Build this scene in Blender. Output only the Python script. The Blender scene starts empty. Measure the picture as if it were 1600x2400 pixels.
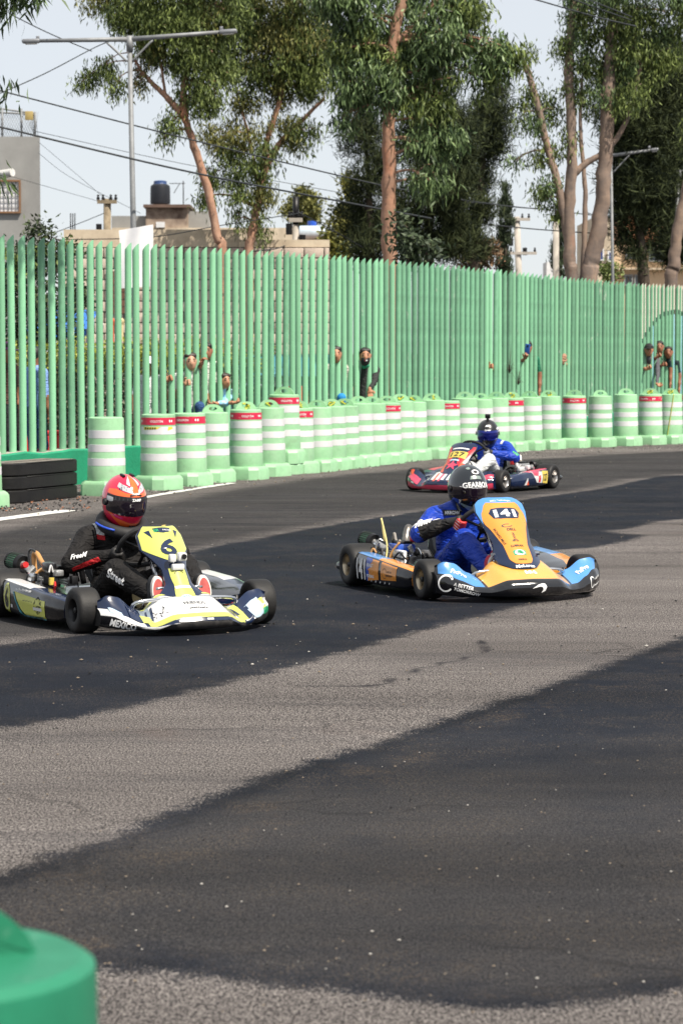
import bpy, bmesh, math, random
import numpy as np
from mathutils import Vector, Matrix
from mathutils.bvhtree import BVHTree
random.seed(7)
RNG = np.random.default_rng(7)
R = math.radians
scene = bpy.context.scene
COL = scene.collection

# ------------------------------------------------------------------ camera
FPX, HORIZON, CAMH = 6000.0, 824.0, 1.55          # focal length in photo pixels (1600 x 2400), horizon row, eye height
PITCH = math.atan((1200.0 - HORIZON) / FPX)
cam_data = bpy.data.cameras.new("camera")
cam_data.sensor_fit = 'VERTICAL'; cam_data.sensor_height = 24.0; cam_data.sensor_width = 16.0
cam_data.lens = 24.0 * FPX / 2400.0
cam_data.clip_start = 0.1; cam_data.clip_end = 3000.0
cam_data.dof.use_dof = True; cam_data.dof.focus_distance = 15.4; cam_data.dof.aperture_fstop = 5.0
cam = bpy.data.objects.new("camera", cam_data); COL.objects.link(cam)
cam.location = (0, 0, CAMH); cam.rotation_euler = (math.pi / 2 - PITCH, 0, 0)
scene.camera = cam

# ------------------------------------------------------------------ sky and sun
SUN_EL, SUN_AZ = R(55), R(135)                    # azimuth clockwise from +Y: behind the camera, to the right
world = bpy.data.worlds.new("World"); scene.world = world; world.use_nodes = True
wn = world.node_tree.nodes; wl = world.node_tree.links
sky = wn.new('ShaderNodeTexSky'); sky.sky_type = 'NISHITA'; sky.sun_disc = False
sky.sun_elevation = SUN_EL; sky.sun_rotation = SUN_AZ
sky.altitude = 2200; sky.air_density = 1.0; sky.dust_density = 4.0; sky.ozone_density = 1.0
veil = wn.new('ShaderNodeMix'); veil.data_type = 'RGBA'; veil.inputs[0].default_value = 0.80      # thin even haze over the whole dome
veil.inputs[7].default_value = (5.75, 5.9, 6.05, 1)
wl.new(sky.outputs[0], veil.inputs[6]); wl.new(veil.outputs[2], wn['Background'].inputs[0]); wn['Background'].inputs[1].default_value = 0.10
sun_data = bpy.data.lights.new("sun", 'SUN'); sun_data.energy = 5.0; sun_data.angle = R(0.53); sun_data.color = (1.0, 0.92, 0.80)
sun = bpy.data.objects.new("sun", sun_data); COL.objects.link(sun)
to_sun = Vector((math.sin(SUN_AZ) * math.cos(SUN_EL), math.cos(SUN_AZ) * math.cos(SUN_EL), math.sin(SUN_EL)))
sun.rotation_euler = to_sun.to_track_quat('Z', 'Y').to_euler(); sun.location = (20, -20, 40)
scene.view_settings.view_transform = 'Standard'; scene.view_settings.look = 'None'
scene.view_settings.gamma = 1.0; scene.view_settings.use_curve_mapping = False
scene.view_settings.exposure = 0.55
try:
    scene.cycles.use_denoising = True
    scene.cycles.max_bounces = 6; scene.cycles.transparent_max_bounces = 8
except Exception:
    pass

# ------------------------------------------------------------------ where a photo pixel lies in the place
def ray(px, py):
    x, y = px - 800.0, 1200.0 - py
    c, s = math.cos(PITCH), math.sin(PITCH)
    return Vector((x, FPX * c + y * s, -FPX * s + y * c))
def at(px, py, Y):
    d = ray(px, py); k = Y / d.y
    return Vector((d.x * k, Y, CAMH + d.z * k))
def ground(px, py, z=0.0):
    d = ray(px, py); k = (z - CAMH) / d.z
    return Vector((d.x * k, d.y * k, z))
def D(x): return x * 1600.0 / 1568.0

# ------------------------------------------------------------------ materials
MATS = {}
def nodes_of(m):
    m.use_nodes = True
    return m.node_tree.nodes, m.node_tree.links, m.node_tree.nodes['Principled BSDF']
def pm(name, col, rough=0.5, metal=0.0, var=0.12, scale=6.0, bump=0.0, bscale=60.0, coat=0.0, spec=0.5, rvar=0.1, col2=None, island=False, transl=0.0, alpha=1.0, trans=0.0, detail=5.0):
    """procedural paint: noise-varied colour and gloss, optional fine relief"""
    if name in MATS: return MATS[name]
    m = bpy.data.materials.new(name); n, l, b = nodes_of(m)
    tc = n.new('ShaderNodeTexCoord')
    nz = n.new('ShaderNodeTexNoise'); nz.inputs['Scale'].default_value = scale; nz.inputs['Detail'].default_value = detail; nz.inputs['Roughness'].default_value = 0.65
    l.new(tc.outputs['Object'], nz.inputs['Vector'])
    rp = n.new('ShaderNodeValToRGB')
    c2 = col2 or tuple(c * (1 - 2 * var) for c in col)
    rp.color_ramp.elements[0].position = 0.32; rp.color_ramp.elements[1].position = 0.68
    rp.color_ramp.elements[0].color = (*c2, 1); rp.color_ramp.elements[1].color = (*col, 1)
    fac = nz.outputs['Fac']
    if island:
        g = n.new('ShaderNodeNewGeometry'); mx = n.new('ShaderNodeMath'); mx.operation = 'MULTIPLY_ADD'
        l.new(g.outputs['Random Per Island'], mx.inputs[0]); mx.inputs[1].default_value = 0.5
        hv = n.new('ShaderNodeMath'); hv.operation = 'MULTIPLY'; l.new(nz.outputs['Fac'], hv.inputs[0]); hv.inputs[1].default_value = 0.5
        l.new(hv.outputs[0], mx.inputs[2]); fac = mx.outputs[0]
    l.new(fac, rp.inputs['Fac']); l.new(rp.outputs['Color'], b.inputs['Base Color'])
    b.inputs['Metallic'].default_value = metal
    b.inputs['Specular IOR Level'].default_value = spec
    b.inputs['Coat Weight'].default_value = coat; b.inputs['Coat Roughness'].default_value = 0.08
    b.inputs['Transmission Weight'].default_value = trans
    if rvar > 0:
        mr = n.new('ShaderNodeMapRange'); l.new(nz.outputs['Fac'], mr.inputs['Value'])
        mr.inputs['To Min'].default_value = min(1, rough + rvar); mr.inputs['To Max'].default_value = max(0.03, rough - rvar)
        l.new(mr.outputs[0], b.inputs['Roughness'])
    else: b.inputs['Roughness'].default_value = rough
    if bump > 0:
        n2 = n.new('ShaderNodeTexNoise'); n2.inputs['Scale'].default_value = bscale; n2.inputs['Detail'].default_value = 4
        l.new(tc.outputs['Object'], n2.inputs['Vector'])
        bp = n.new('ShaderNodeBump'); bp.inputs['Strength'].default_value = bump; bp.inputs['Distance'].default_value = 0.02
        l.new(n2.outputs['Fac'], bp.inputs['Height']); l.new(bp.outputs['Normal'], b.inputs['Normal'])
    if transl > 0:
        t = n.new('ShaderNodeBsdfTranslucent'); mxs = n.new('ShaderNodeMixShader'); mxs.inputs[0].default_value = transl
        l.new(rp.outputs['Color'], t.inputs['Color']); l.new(b.outputs[0], mxs.inputs[1]); l.new(t.outputs[0], mxs.inputs[2])
        l.new(mxs.outputs[0], n['Material Output'].inputs['Surface'])
    MATS[name] = m
    return m

def dirty(m, col, amount=0.5, scale=3.0, lo=0.52, hi=0.70, stretch=(1, 1, 1), detail=6.0):
    """grime, scuffs or chips with a shape of their own over a paint"""
    n, l = m.node_tree.nodes, m.node_tree.links; b = n['Principled BSDF']; src = b.inputs['Base Color'].links[0].from_socket
    tc = n.new('ShaderNodeTexCoord'); mp = n.new('ShaderNodeMapping'); mp.inputs['Scale'].default_value = stretch; l.new(tc.outputs['Object'], mp.inputs['Vector'])
    oi = n.new('ShaderNodeObjectInfo'); va = n.new('ShaderNodeVectorMath'); va.operation = 'MULTIPLY_ADD'; l.new(oi.outputs['Random'], va.inputs[0]); va.inputs[1].default_value = (37, 53, 71); l.new(mp.outputs[0], va.inputs[2])
    z = n.new('ShaderNodeTexNoise'); z.inputs['Scale'].default_value = scale; z.inputs['Detail'].default_value = detail; z.inputs['Roughness'].default_value = 0.7; l.new(va.outputs[0], z.inputs['Vector'])
    r = n.new('ShaderNodeMapRange'); r.inputs[1].default_value = lo; r.inputs[2].default_value = hi; r.inputs[4].default_value = amount; l.new(z.outputs['Fac'], r.inputs[0])
    x = n.new('ShaderNodeMix'); x.data_type = 'RGBA'; l.new(r.outputs[0], x.inputs[0]); l.new(src, x.inputs[6]); x.inputs[7].default_value = (*col, 1); l.new(x.outputs[2], b.inputs['Base Color'])
    return m

def objvar(m, lo=0.88, hi=1.08):
    """each piece fades a little differently"""
    n, l = m.node_tree.nodes, m.node_tree.links; b = n['Principled BSDF']; src = b.inputs['Base Color'].links[0].from_socket
    oi = n.new('ShaderNodeObjectInfo'); r = n.new('ShaderNodeMapRange'); l.new(oi.outputs['Random'], r.inputs[0]); r.inputs[3].default_value = lo; r.inputs[4].default_value = hi
    h = n.new('ShaderNodeHueSaturation'); l.new(src, h.inputs['Color']); l.new(r.outputs[0], h.inputs['Value']); l.new(h.outputs[0], b.inputs['Base Color'])
    return m

# ------------------------------------------------------------------ mesh helpers
class MB:
    """collects shapes; build() links them as one mesh object"""
    def __init__(s): s.v = []; s.f = []; s.m = []
    def add(s, vs, fs, mi=0):
        o = len(s.v); s.v += [tuple(p) for p in vs]; s.f += [tuple(i + o for i in f) for f in fs]; s.m += [mi] * len(fs) if isinstance(mi, int) else list(mi)
    def box(s, c, size, mi=0, rot=None, taper=1.0):
        hx, hy, hz = (d / 2 for d in size); vs = []
        for z in (-1, 1):
            t = taper if z > 0 else 1.0
            for x, y in ((-1, -1), (1, -1), (1, 1), (-1, 1)): vs.append(Vector((x * hx * t, y * hy * t, z * hz)))
        if rot is not None: vs = [rot @ p for p in vs]
        c = Vector(c); s.add([p + c for p in vs], [(3, 2, 1, 0), (4, 5, 6, 7), (0, 1, 5, 4), (1, 2, 6, 5), (2, 3, 7, 6), (3, 0, 4, 7)], mi)
    def rbox(s, c, size, b, mi=0, rot=None):
        """box with chamfered edges"""
        bm = bmesh.new(); bmesh.ops.create_cube(bm, size=1.0)
        for v in bm.verts: v.co = Vector((v.co.x * size[0], v.co.y * size[1], v.co.z * size[2]))
        bmesh.ops.bevel(bm, geom=list(bm.edges), offset=b, segments=2, affect='EDGES', profile=0.5)
        bm.verts.index_update(); M = rot if rot is not None else Matrix.Identity(3); c = Vector(c)
        s.add([M @ v.co + c for v in bm.verts], [tuple(v.index for v in f.verts) for f in bm.faces], mi); bm.free()
    def tube(s, pts, r, n=8, mi=0, caps=True, closed=False):
        pts = [Vector(p) for p in pts]; k = len(pts); rs = r if isinstance(r, (list, tuple)) else [r] * k
        vs = []; up = None
        for i, p in enumerate(pts):
            if closed: t = pts[(i + 1) % k] - pts[i - 1]
            else: t = pts[min(i + 1, k - 1)] - pts[max(i - 1, 0)]
            if t.length < 1e-9: t = Vector((0, 0, 1))
            t.normalize()
            if up is None:
                up = Vector((0, 0, 1)) if abs(t.z) < 0.9 else Vector((1, 0, 0))
            a = t.cross(up)
            if a.length < 1e-6: a = t.orthogonal()
            a.normalize(); b = a.cross(t); up = b
            for j in range(n):
                an = 2 * math.pi * j / n
                vs.append(p + (a * math.cos(an) + b * math.sin(an)) * rs[i])
        fs = []
        for i in range(k if closed else k - 1):
            i2 = (i + 1) % k
            for j in range(n):
                j2 = (j + 1) % n
                fs.append((i * n + j, i * n + j2, i2 * n + j2, i2 * n + j))
        if caps and not closed:
            fs.append(tuple(range(n - 1, -1, -1))); fs.append(tuple((k - 1) * n + j for j in range(n)))
        s.add(vs, fs, mi)
    def lathe(s, prof, n=24, mi=0, M=None, a0=0.0):
        """prof: (radius, z[, mat]) around z; M 4x4"""
        M = M or Matrix.Identity(4); k = len(prof); vs = []
        for p in prof:
            for j in range(n):
                an = a0 + 2 * math.pi * j / n
                vs.append(M @ Vector((p[0] * math.cos(an), p[0] * math.sin(an), p[1])))
        fs = []; ms = []
        for i in range(k - 1):
            for j in range(n):
                j2 = (j + 1) % n
                fs.append((i * n + j, i * n + j2, (i + 1) * n + j2, (i + 1) * n + j)); ms.append(prof[i][2] if len(prof[i]) > 2 else mi)
        s.add(vs, fs, ms)
    def grid(s, rows, mi=0, flip=False, wrap=False):
        """rows: list of equal-length point lists; mi may be a function (i, j)"""
        a, b = len(rows), len(rows[0]); vs = [p for r in rows for p in r]; fs = []; ms = []
        for i in range(a - 1):
            for j in range(b if wrap else b - 1):
                j2 = (j + 1) % b
                q = (i * b + j, i * b + j2, (i + 1) * b + j2, (i + 1) * b + j)
                fs.append(q[::-1] if flip else q); ms.append(mi(i, j) if callable(mi) else mi)
        s.add(vs, fs, ms)
    def build(s, name, mats, parent=None, smooth=True, auto=None):
        me = bpy.data.meshes.new(name); me.from_pydata([tuple(v) for v in s.v], [], s.f)
        mats = mats if isinstance(mats, (list, tuple)) else [mats]
        for m in mats: me.materials.append(m)
        if any(s.m): me.polygons.foreach_set('material_index', s.m)
        if smooth:
            me.polygons.foreach_set('use_smooth', [True] * len(s.f))
            if auto is not None: sharpen(me, auto)
        me.update()
        return link(name, me, parent)
def sharpen(me, deg):
    bm = bmesh.new(); bm.from_mesh(me); c = math.cos(R(deg))
    for e in bm.edges:
        if len(e.link_faces) == 2 and e.link_faces[0].normal.dot(e.link_faces[1].normal) < c: e.smooth = False
    bm.to_mesh(me); bm.free()
def link(name, data, parent=None):
    o = bpy.data.objects.new(name, data); COL.objects.link(o)
    if parent is not None: o.parent = parent
    return o
def empty(name, loc=(0, 0, 0), rz=0.0):
    o = bpy.data.objects.new(name, None); COL.objects.link(o); o.location = loc; o.rotation_euler = (0, 0, rz); o.empty_display_size = 0.2
    return o
def tag(o, label=None, cat=None, group=None, kind=None):
    if label: o['label'] = label
    if cat: o['category'] = cat
    if group: o['group'] = group
    if kind: o['kind'] = kind
    return o
def lerpk(x, knots):
    """piecewise-smooth interpolation over knots (x, y...)"""
    if x <= knots[0][0]: return list(knots[0][1:])
    for a, b in zip(knots, knots[1:]):
        if x <= b[0]:
            t = (x - a[0]) / (b[0] - a[0]); t = t * t * (3 - 2 * t) * 0.5 + t * 0.5
            return [p + (q - p) * t for p, q in zip(a[1:], b[1:])]
    return list(knots[-1][1:])
def smooth_path(pts, k=6):
    """Catmull-Rom through the points"""
    pts = [Vector(p) for p in pts]; out = []
    P = [pts[0] * 2 - pts[1]] + pts + [pts[-1] * 2 - pts[-2]]
    for i in range(1, len(P) - 2):
        a, b, c, d = P[i - 1:i + 3]
        for j in range(k):
            t = j / k
            out.append(0.5 * ((2 * b) + (c - a) * t + (2 * a - 5 * b + 4 * c - d) * t * t + (3 * b - a - 3 * c + d) * t ** 3))
    out.append(pts[-1]); return out

# ------------------------------------------------------------------ continuous bodies: smooth union of tapered limbs, meshed with surface nets
def body_mesh(prims, h=0.014, k=0.012):
    """prims: ('c', a, b, ra, rb, mat) tapered limb or ('e', centre, radii, R3, mat) ellipsoid -> verts, faces, face mats"""
    lo = np.full(3, 9e9); hi = -lo
    for p in prims:
        if p[0] == 'c':
            for q, r in ((p[1], p[3]), (p[2], p[4])): lo = np.minimum(lo, np.array(q) - r); hi = np.maximum(hi, np.array(q) + r)
        else:
            r = max(p[2]); lo = np.minimum(lo, np.array(p[1]) - r); hi = np.maximum(hi, np.array(p[1]) + r)
    lo -= 3 * h; hi += 3 * h
    n = np.ceil((hi - lo) / h).astype(int) + 1
    ax = [(lo[i] + h * np.arange(n[i])).astype(np.float32) for i in range(3)]
    S = np.zeros(n, np.float32); best = np.full(n, 9e9, np.float32); bid = np.zeros(n, np.int16)
    for p in prims:
        if p[0] == 'c': c0 = np.minimum(np.array(p[1]) - p[3], np.array(p[2]) - p[4]); c1 = np.maximum(np.array(p[1]) + p[3], np.array(p[2]) + p[4])
        else: c0 = np.array(p[1]) - max(p[2]); c1 = np.array(p[1]) + max(p[2])
        m = 5 * k + 2 * h
        i0 = np.clip(np.floor((c0 - m - lo) / h).astype(int), 0, n - 1); i1 = np.clip(np.ceil((c1 + m - lo) / h).astype(int) + 1, 1, n)
        sl = tuple(slice(a, b) for a, b in zip(i0, i1))
        X = ax[0][sl[0]][:, None, None]; Y = ax[1][sl[1]][None, :, None]; Z = ax[2][sl[2]][None, None, :]
        if p[0] == 'c':
            a = np.array(p[1], np.float32); d = np.array(p[2], np.float32) - a; L = max(float(d @ d), 1e-9)
            t = np.clip(((X - a[0]) * d[0] + (Y - a[1]) * d[1] + (Z - a[2]) * d[2]) / L, 0, 1)
            ds = np.sqrt((X - a[0] - t * d[0]) ** 2 + (Y - a[1] - t * d[1]) ** 2 + (Z - a[2] - t * d[2]) ** 2) - (p[3] + (p[4] - p[3]) * t)
        else:
            c = p[1]; r = p[2]; M = p[3]
            A, B, C = X - c[0], Y - c[1], Z - c[2]
            if M is None: u, v, w = A / r[0], B / r[1], C / r[2]
            else:
                Mi = M.transposed()
                u = (A * Mi[0][0] + B * Mi[0][1] + C * Mi[0][2]) / r[0]; v = (A * Mi[1][0] + B * Mi[1][1] + C * Mi[1][2]) / r[1]; w = (A * Mi[2][0] + B * Mi[2][1] + C * Mi[2][2]) / r[2]
            ds = (np.sqrt(u * u + v * v + w * w) - 1) * min(r)
        ds = ds.astype(np.float32)
        S[sl] += np.exp(np.clip(-ds / k, -30, 30)); up = ds < best[sl]
        best[sl] = np.where(up, ds, best[sl]); bid[sl] = np.where(up, p[-1], bid[sl])
    F = -k * np.log(np.maximum(S, 1e-12)); ins = F < 0
    cn = n - 1; cnt = np.zeros(cn, np.float32); acc = np.zeros((*cn, 3), np.float32)
    cor = [(i, j, l) for i in (0, 1) for j in (0, 1) for l in (0, 1)]
    def cv(c, arr): return arr[c[0]:c[0] + cn[0], c[1]:c[1] + cn[1], c[2]:c[2] + cn[2]]
    for c in cor:
        for axi in range(3):
            if c[axi]: continue
            c2 = list(c); c2[axi] = 1
            fa, fb = cv(c, F), cv(c2, F); x = (fa < 0) != (fb < 0)
            t = np.where(x, fa / np.where(x, fa - fb, 1), 0)
            cnt += x
            for q in range(3): acc[..., q] += x * (c[q] + (t if q == axi else 0))
    act = cnt > 0; idx = np.full(cn, -1, np.int64); idx[act] = np.arange(act.sum())
    ii = np.argwhere(act); P = (ii + acc[act] / cnt[act][:, None]) * h + lo
    vid = bid[:-1, :-1, :-1][act]
    faces = []
    for axi in range(3):
        s0 = [slice(None)] * 3; s1 = [slice(None)] * 3; s0[axi] = slice(0, -1); s1[axi] = slice(1, None)
        a, b = ins[tuple(s0)], ins[tuple(s1)]; e = np.argwhere(a != b)
        o1, o2 = [(1, 2), (2, 0), (0, 1)][axi]
        e = e[(e[:, o1] > 0) & (e[:, o2] > 0) & (e[:, o1] < cn[o1]) & (e[:, o2] < cn[o2])]
        if not len(e): continue
        d1 = np.zeros(3, int); d1[o1] = 1; d2 = np.zeros(3, int); d2[o2] = 1
        q = [idx[tuple((e - d1 - d2).T)], idx[tuple((e - d2).T)], idx[tuple(e.T)], idx[tuple((e - d1).T)]]
        inside = a[tuple(e.T)]; Q = np.stack(q, 1); Q = np.where(inside[:, None], Q, Q[:, ::-1])
        faces.append(Q)
    Q = np.concatenate(faces); Q = Q[(Q >= 0).all(1)]
    fm = vid[Q[:, 0]]
    for _ in range(2):                                # relax the surface
        sm = np.zeros_like(P); ct = np.zeros(len(P))
        for j in range(4):
            for j2 in ((j + 1) % 4, (j + 3) % 4): np.add.at(sm, Q[:, j], P[Q[:, j2]]); np.add.at(ct, Q[:, j], 1)
        P = P * 0.5 + 0.5 * sm / np.maximum(ct, 1)[:, None]
    return P, Q, fm
def body_obj(name, prims, mats, parent=None, h=0.014, k=0.012):
    P, Q, fm = body_mesh(prims, h, k)
    me = bpy.data.meshes.new(name); me.from_pydata(P.tolist(), [], Q.tolist())
    for m in mats: me.materials.append(m)
    me.polygons.foreach_set('material_index', fm.astype(np.int32)); me.polygons.foreach_set('use_smooth', [True] * len(Q)); me.update()
    return link(name, me, parent)

# ------------------------------------------------------------------ printed graphics that follow a curved surface
_TXT = {}
def text_mesh(txt, bold=0.0, shear=0.0):
    key = (txt, bold, shear)
    if key not in _TXT:
        cu = bpy.data.curves.new('lettering', 'FONT'); cu.body = txt; cu.size = 1.0; cu.offset = bold; cu.shear = shear; cu.resolution_u = 3; cu.align_x = 'LEFT'
        if bold > 0: cu.space_character = 1.0 + 1.5 * bold
        o = bpy.data.objects.new('lettering', cu); COL.objects.link(o)
        dg = bpy.context.evaluated_depsgraph_get(); dg.update(); ev = o.evaluated_get(dg); me = ev.to_mesh()
        V = [(v.co.x, v.co.y) for v in me.vertices]; F = [tuple(p.vertices) for p in me.polygons]
        ev.to_mesh_clear(); bpy.data.objects.remove(o); bpy.data.curves.remove(cu)
        xs = [p[0] for p in V]; ys = [p[1] for p in V]; w, hh = max(xs) - min(xs), max(ys) - min(ys); cx, cy = (max(xs) + min(xs)) / 2, (max(ys) + min(ys)) / 2
        _TXT[key] = ([(x - cx, y - cy) for x, y in V], F, w, hh)
    return _TXT[key]
def bvh_of(objs):
    vs = []; fs = []
    for o in objs:
        k = len(vs); vs += [v.co.copy() for v in o.data.vertices]; fs += [tuple(i + k for i in p.vertices) for p in o.data.polygons]
    return BVHTree.FromPolygons(vs, fs)
class Print:
    """flat print projected onto a surface (bvh); graphics of one colour set join into one child object"""
    def __init__(s, bvh, off=0.0022, cell=0.012): s.b = bvh; s.off = off; s.cell = cell; s.mb = MB(); s.mats = []
    def _put(s, V, F, O, X, Y, mat, lift=0.0):
        O, X, Y = Vector(O), Vector(X).normalized(), Vector(Y); Y = (Y - X * Y.dot(X)).normalized(); N = X.cross(Y)
        bm = bmesh.new(); vv = [bm.verts.new((x, y, 0)) for x, y in V]
        for f in F:
            try: bm.faces.new([vv[i] for i in f])
            except ValueError: pass
        for _ in range(5):
            es = [e for e in bm.edges if e.calc_length() > s.cell]
            if not es: break
            bmesh.ops.subdivide_edges(bm, edges=es, cuts=1); bmesh.ops.triangulate(bm, faces=bm.faces[:])
        bm.normal_update()
        out = []
        for v in bm.verts:
            p = O + X * v.co.x + Y * v.co.y
            h = s.b.ray_cast(p + N * 0.12, -N, 0.3)
            if h[0] is None:
                h = s.b.find_nearest(p)
            nn = h[1] if h[1].dot(N) > 0 else -h[1]
            out.append(h[0] + (nn * 0.6 + N * 0.4).normalized() * (s.off + lift))
        bm.verts.index_update()
        if mat not in s.mats: s.mats.append(mat)
        fl = []
        for f in bm.faces:
            ids = [v.index for v in f.verts]; fl.append(tuple(ids if f.normal.z > 0 else ids[::-1]))
        s.mb.add(out, fl, s.mats.index(mat)); bm.free()
    def text(s, txt, O, X, Y, w, mat, h=None, bold=0.0, shear=0.0, lift=0.0015):
        V, F, tw, th = text_mesh(txt, bold, shear); sx = w / tw; sy = sx if h is None else h / th
        s._put([(x * sx, y * sy) for x, y in V], F, O, X, Y, mat, lift)
    def poly(s, pts, O, X, Y, mat, lift=0.0): s._put(pts, [tuple(range(len(pts)))], O, X, Y, mat, lift)
    def ring(s, r0, r1, O, X, Y, mat, sx=1.0, a0=0, a1=360, lift=0.0, n=24):
        V = []; F = []
        for i in range(n + 1):
            a = R(a0 + (a1 - a0) * i / n); V += [(r0 * math.cos(a) * sx, r0 * math.sin(a)), (r1 * math.cos(a) * sx, r1 * math.sin(a))]
        for i in range(n): F.append((2 * i, 2 * i + 1, 2 * i + 3, 2 * i + 2))
        s._put(V, F, O, X, Y, mat, lift)
    def disc(s, r, O, X, Y, mat, sx=1.0, lift=0.0): s.poly([(r * sx * math.cos(2 * math.pi * i / 20), r * math.sin(2 * math.pi * i / 20)) for i in range(20)], O, X, Y, mat, lift)
    def build(s, name, parent):
        if s.mb.v: return s.mb.build(name, s.mats, parent, smooth=True)
# ================================================================== ground
def px_poly(pts): return np.array([list(ground(x, y))[:2] for x, y in pts])
def sdf_poly(P, poly):
    """signed distance (m) of points to a polygon, positive inside"""
    d = np.full(len(P), 9e9); ins = np.zeros(len(P), bool); n = len(poly)
    for i in range(n):
        a, b = poly[i], poly[(i + 1) % n]; e = b - a
        t = np.clip(((P - a) @ e) / max(e @ e, 1e-9), 0, 1); q = P - a - t[:, None] * e
        d = np.minimum(d, (q ** 2).sum(1))
        c = ((a[1] > P[:, 1]) != (b[1] > P[:, 1])) & (P[:, 0] < (b[0] - a[0]) * (P[:, 1] - a[1]) / (b[1] - a[1] + 1e-12) + a[0])
        ins ^= c
    d = np.sqrt(d); return np.where(ins, d, -d)
BAND = [(-500, 1540), (0, 1512), (150, 1490), (300, 1480), (430, 1400), (439, 1293), (571, 1268), (714, 1240), (850, 1218), (980, 1199), (1200, 1174), (1259, 1165), (1322, 1157), (1389, 1148), (1440, 1138), (1493, 1125), (1557, 1115), (1600, 1114), (1900, 1095), (1900, 1180),
        (1600, 1216), (1539, 1222), (1475, 1240), (1412, 1244), (1455, 1250), (1519, 1255), (1480, 1266), (1378, 1285), (1276, 1290), (1262, 1350), (1300, 1402), (1275, 1412), (1122, 1445), (980, 1481), (867, 1512), (714, 1557), (571, 1593), (408, 1629), (255, 1670), (133, 1690), (61, 1702), (0, 1705), (-500, 1760)]
FORE = [(-500, 2180), (0, 2047), (92, 2011), (173, 1986), (275, 1955), (337, 1930), (428, 1894), (530, 1853), (653, 1807), (816, 1761), (939, 1716), (1031, 1685), (1122, 1654), (1245, 1619), (1265, 1606), (1357, 1578), (1480, 1532), (1600, 1491), (1900, 1400), (2300, 1300), (2400, 2200), (1900, 2290), (1600, 2323), (1326, 2364), (1173, 2369), (1020, 2353), (867, 2338), (714, 2313), (571, 2308), (408, 2287), (240, 2272), (0, 2262), (-500, 2235)]
MID = [(-700, 1540), (0, 1500), (150, 1488), (300, 1478), (430, 1400), (439, 1293), (571, 1266), (714, 1238), (850, 1216), (980, 1197), (1200, 1172), (1389, 1146), (1493, 1123), (1600, 1112), (2100, 1085), (2100, 1044), (1600, 1056), (1200, 1078), (800, 1112), (560, 1142), (300, 1190), (0, 1240), (-700, 1350)]
SKID = [(600, 1603), (700, 1606), (800, 1606), (880, 1609), (930, 1585), (985, 1566), (1060, 1550), (1110, 1538), (1140, 1520), (1130, 1508), (1105, 1498)]
xs = np.concatenate([[-900, -300, -120, -60, -30, -18, -12], np.arange(-9, 10.01, 0.13), [13, 18, 30, 60, 120, 300, 900]])
ys = np.concatenate([[-40, -10, 0, 3], np.arange(5, 20, 0.11), np.arange(20, 46, 0.2), [50, 56, 64, 75, 100, 160, 300, 700, 1600]])
GX, GY = np.meshgrid(xs, ys, indexing='ij'); GP = np.stack([GX.ravel(), GY.ravel()], 1)
nx, ny = len(xs), len(ys)
gz = 0.002 * np.sin(GP[:, 0] * 1.3 + GP[:, 1] * 0.4) * np.sin(GP[:, 1] * 0.7) * (np.abs(GP[:, 0]) < 20) * (GP[:, 1] < 50)
gid = np.arange(nx * ny).reshape(nx, ny)
gf = np.stack([gid[:-1, :-1], gid[1:, :-1], gid[1:, 1:], gid[:-1, 1:]], -1).reshape(-1, 4)
gm = bpy.data.meshes.new('track_surface'); gm.from_pydata(np.column_stack([GP, gz]).tolist(), [], gf.tolist())
for nm, poly in (('band', BAND), ('fore', FORE), ('mid', MID)):
    at_ = gm.attributes.new(nm, 'FLOAT', 'POINT'); at_.data.foreach_set('value', np.clip(sdf_poly(GP, px_poly(poly)), -2, 2).astype(np.float32))
sk = px_poly(SKID); dd = np.full(len(GP), 9e9)
for a, b in zip(sk, sk[1:]):
    e = b - a; t = np.clip(((GP - a) @ e) / (e @ e), 0, 1); dd = np.minimum(dd, np.sqrt(((GP - a - t[:, None] * e) ** 2).sum(1)))
gm.attributes.new('skid', 'FLOAT', 'POINT').data.foreach_set('value', np.clip(dd, 0, 2).astype(np.float32))
gm.polygons.foreach_set('use_smooth', [True] * len(gf))
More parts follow.
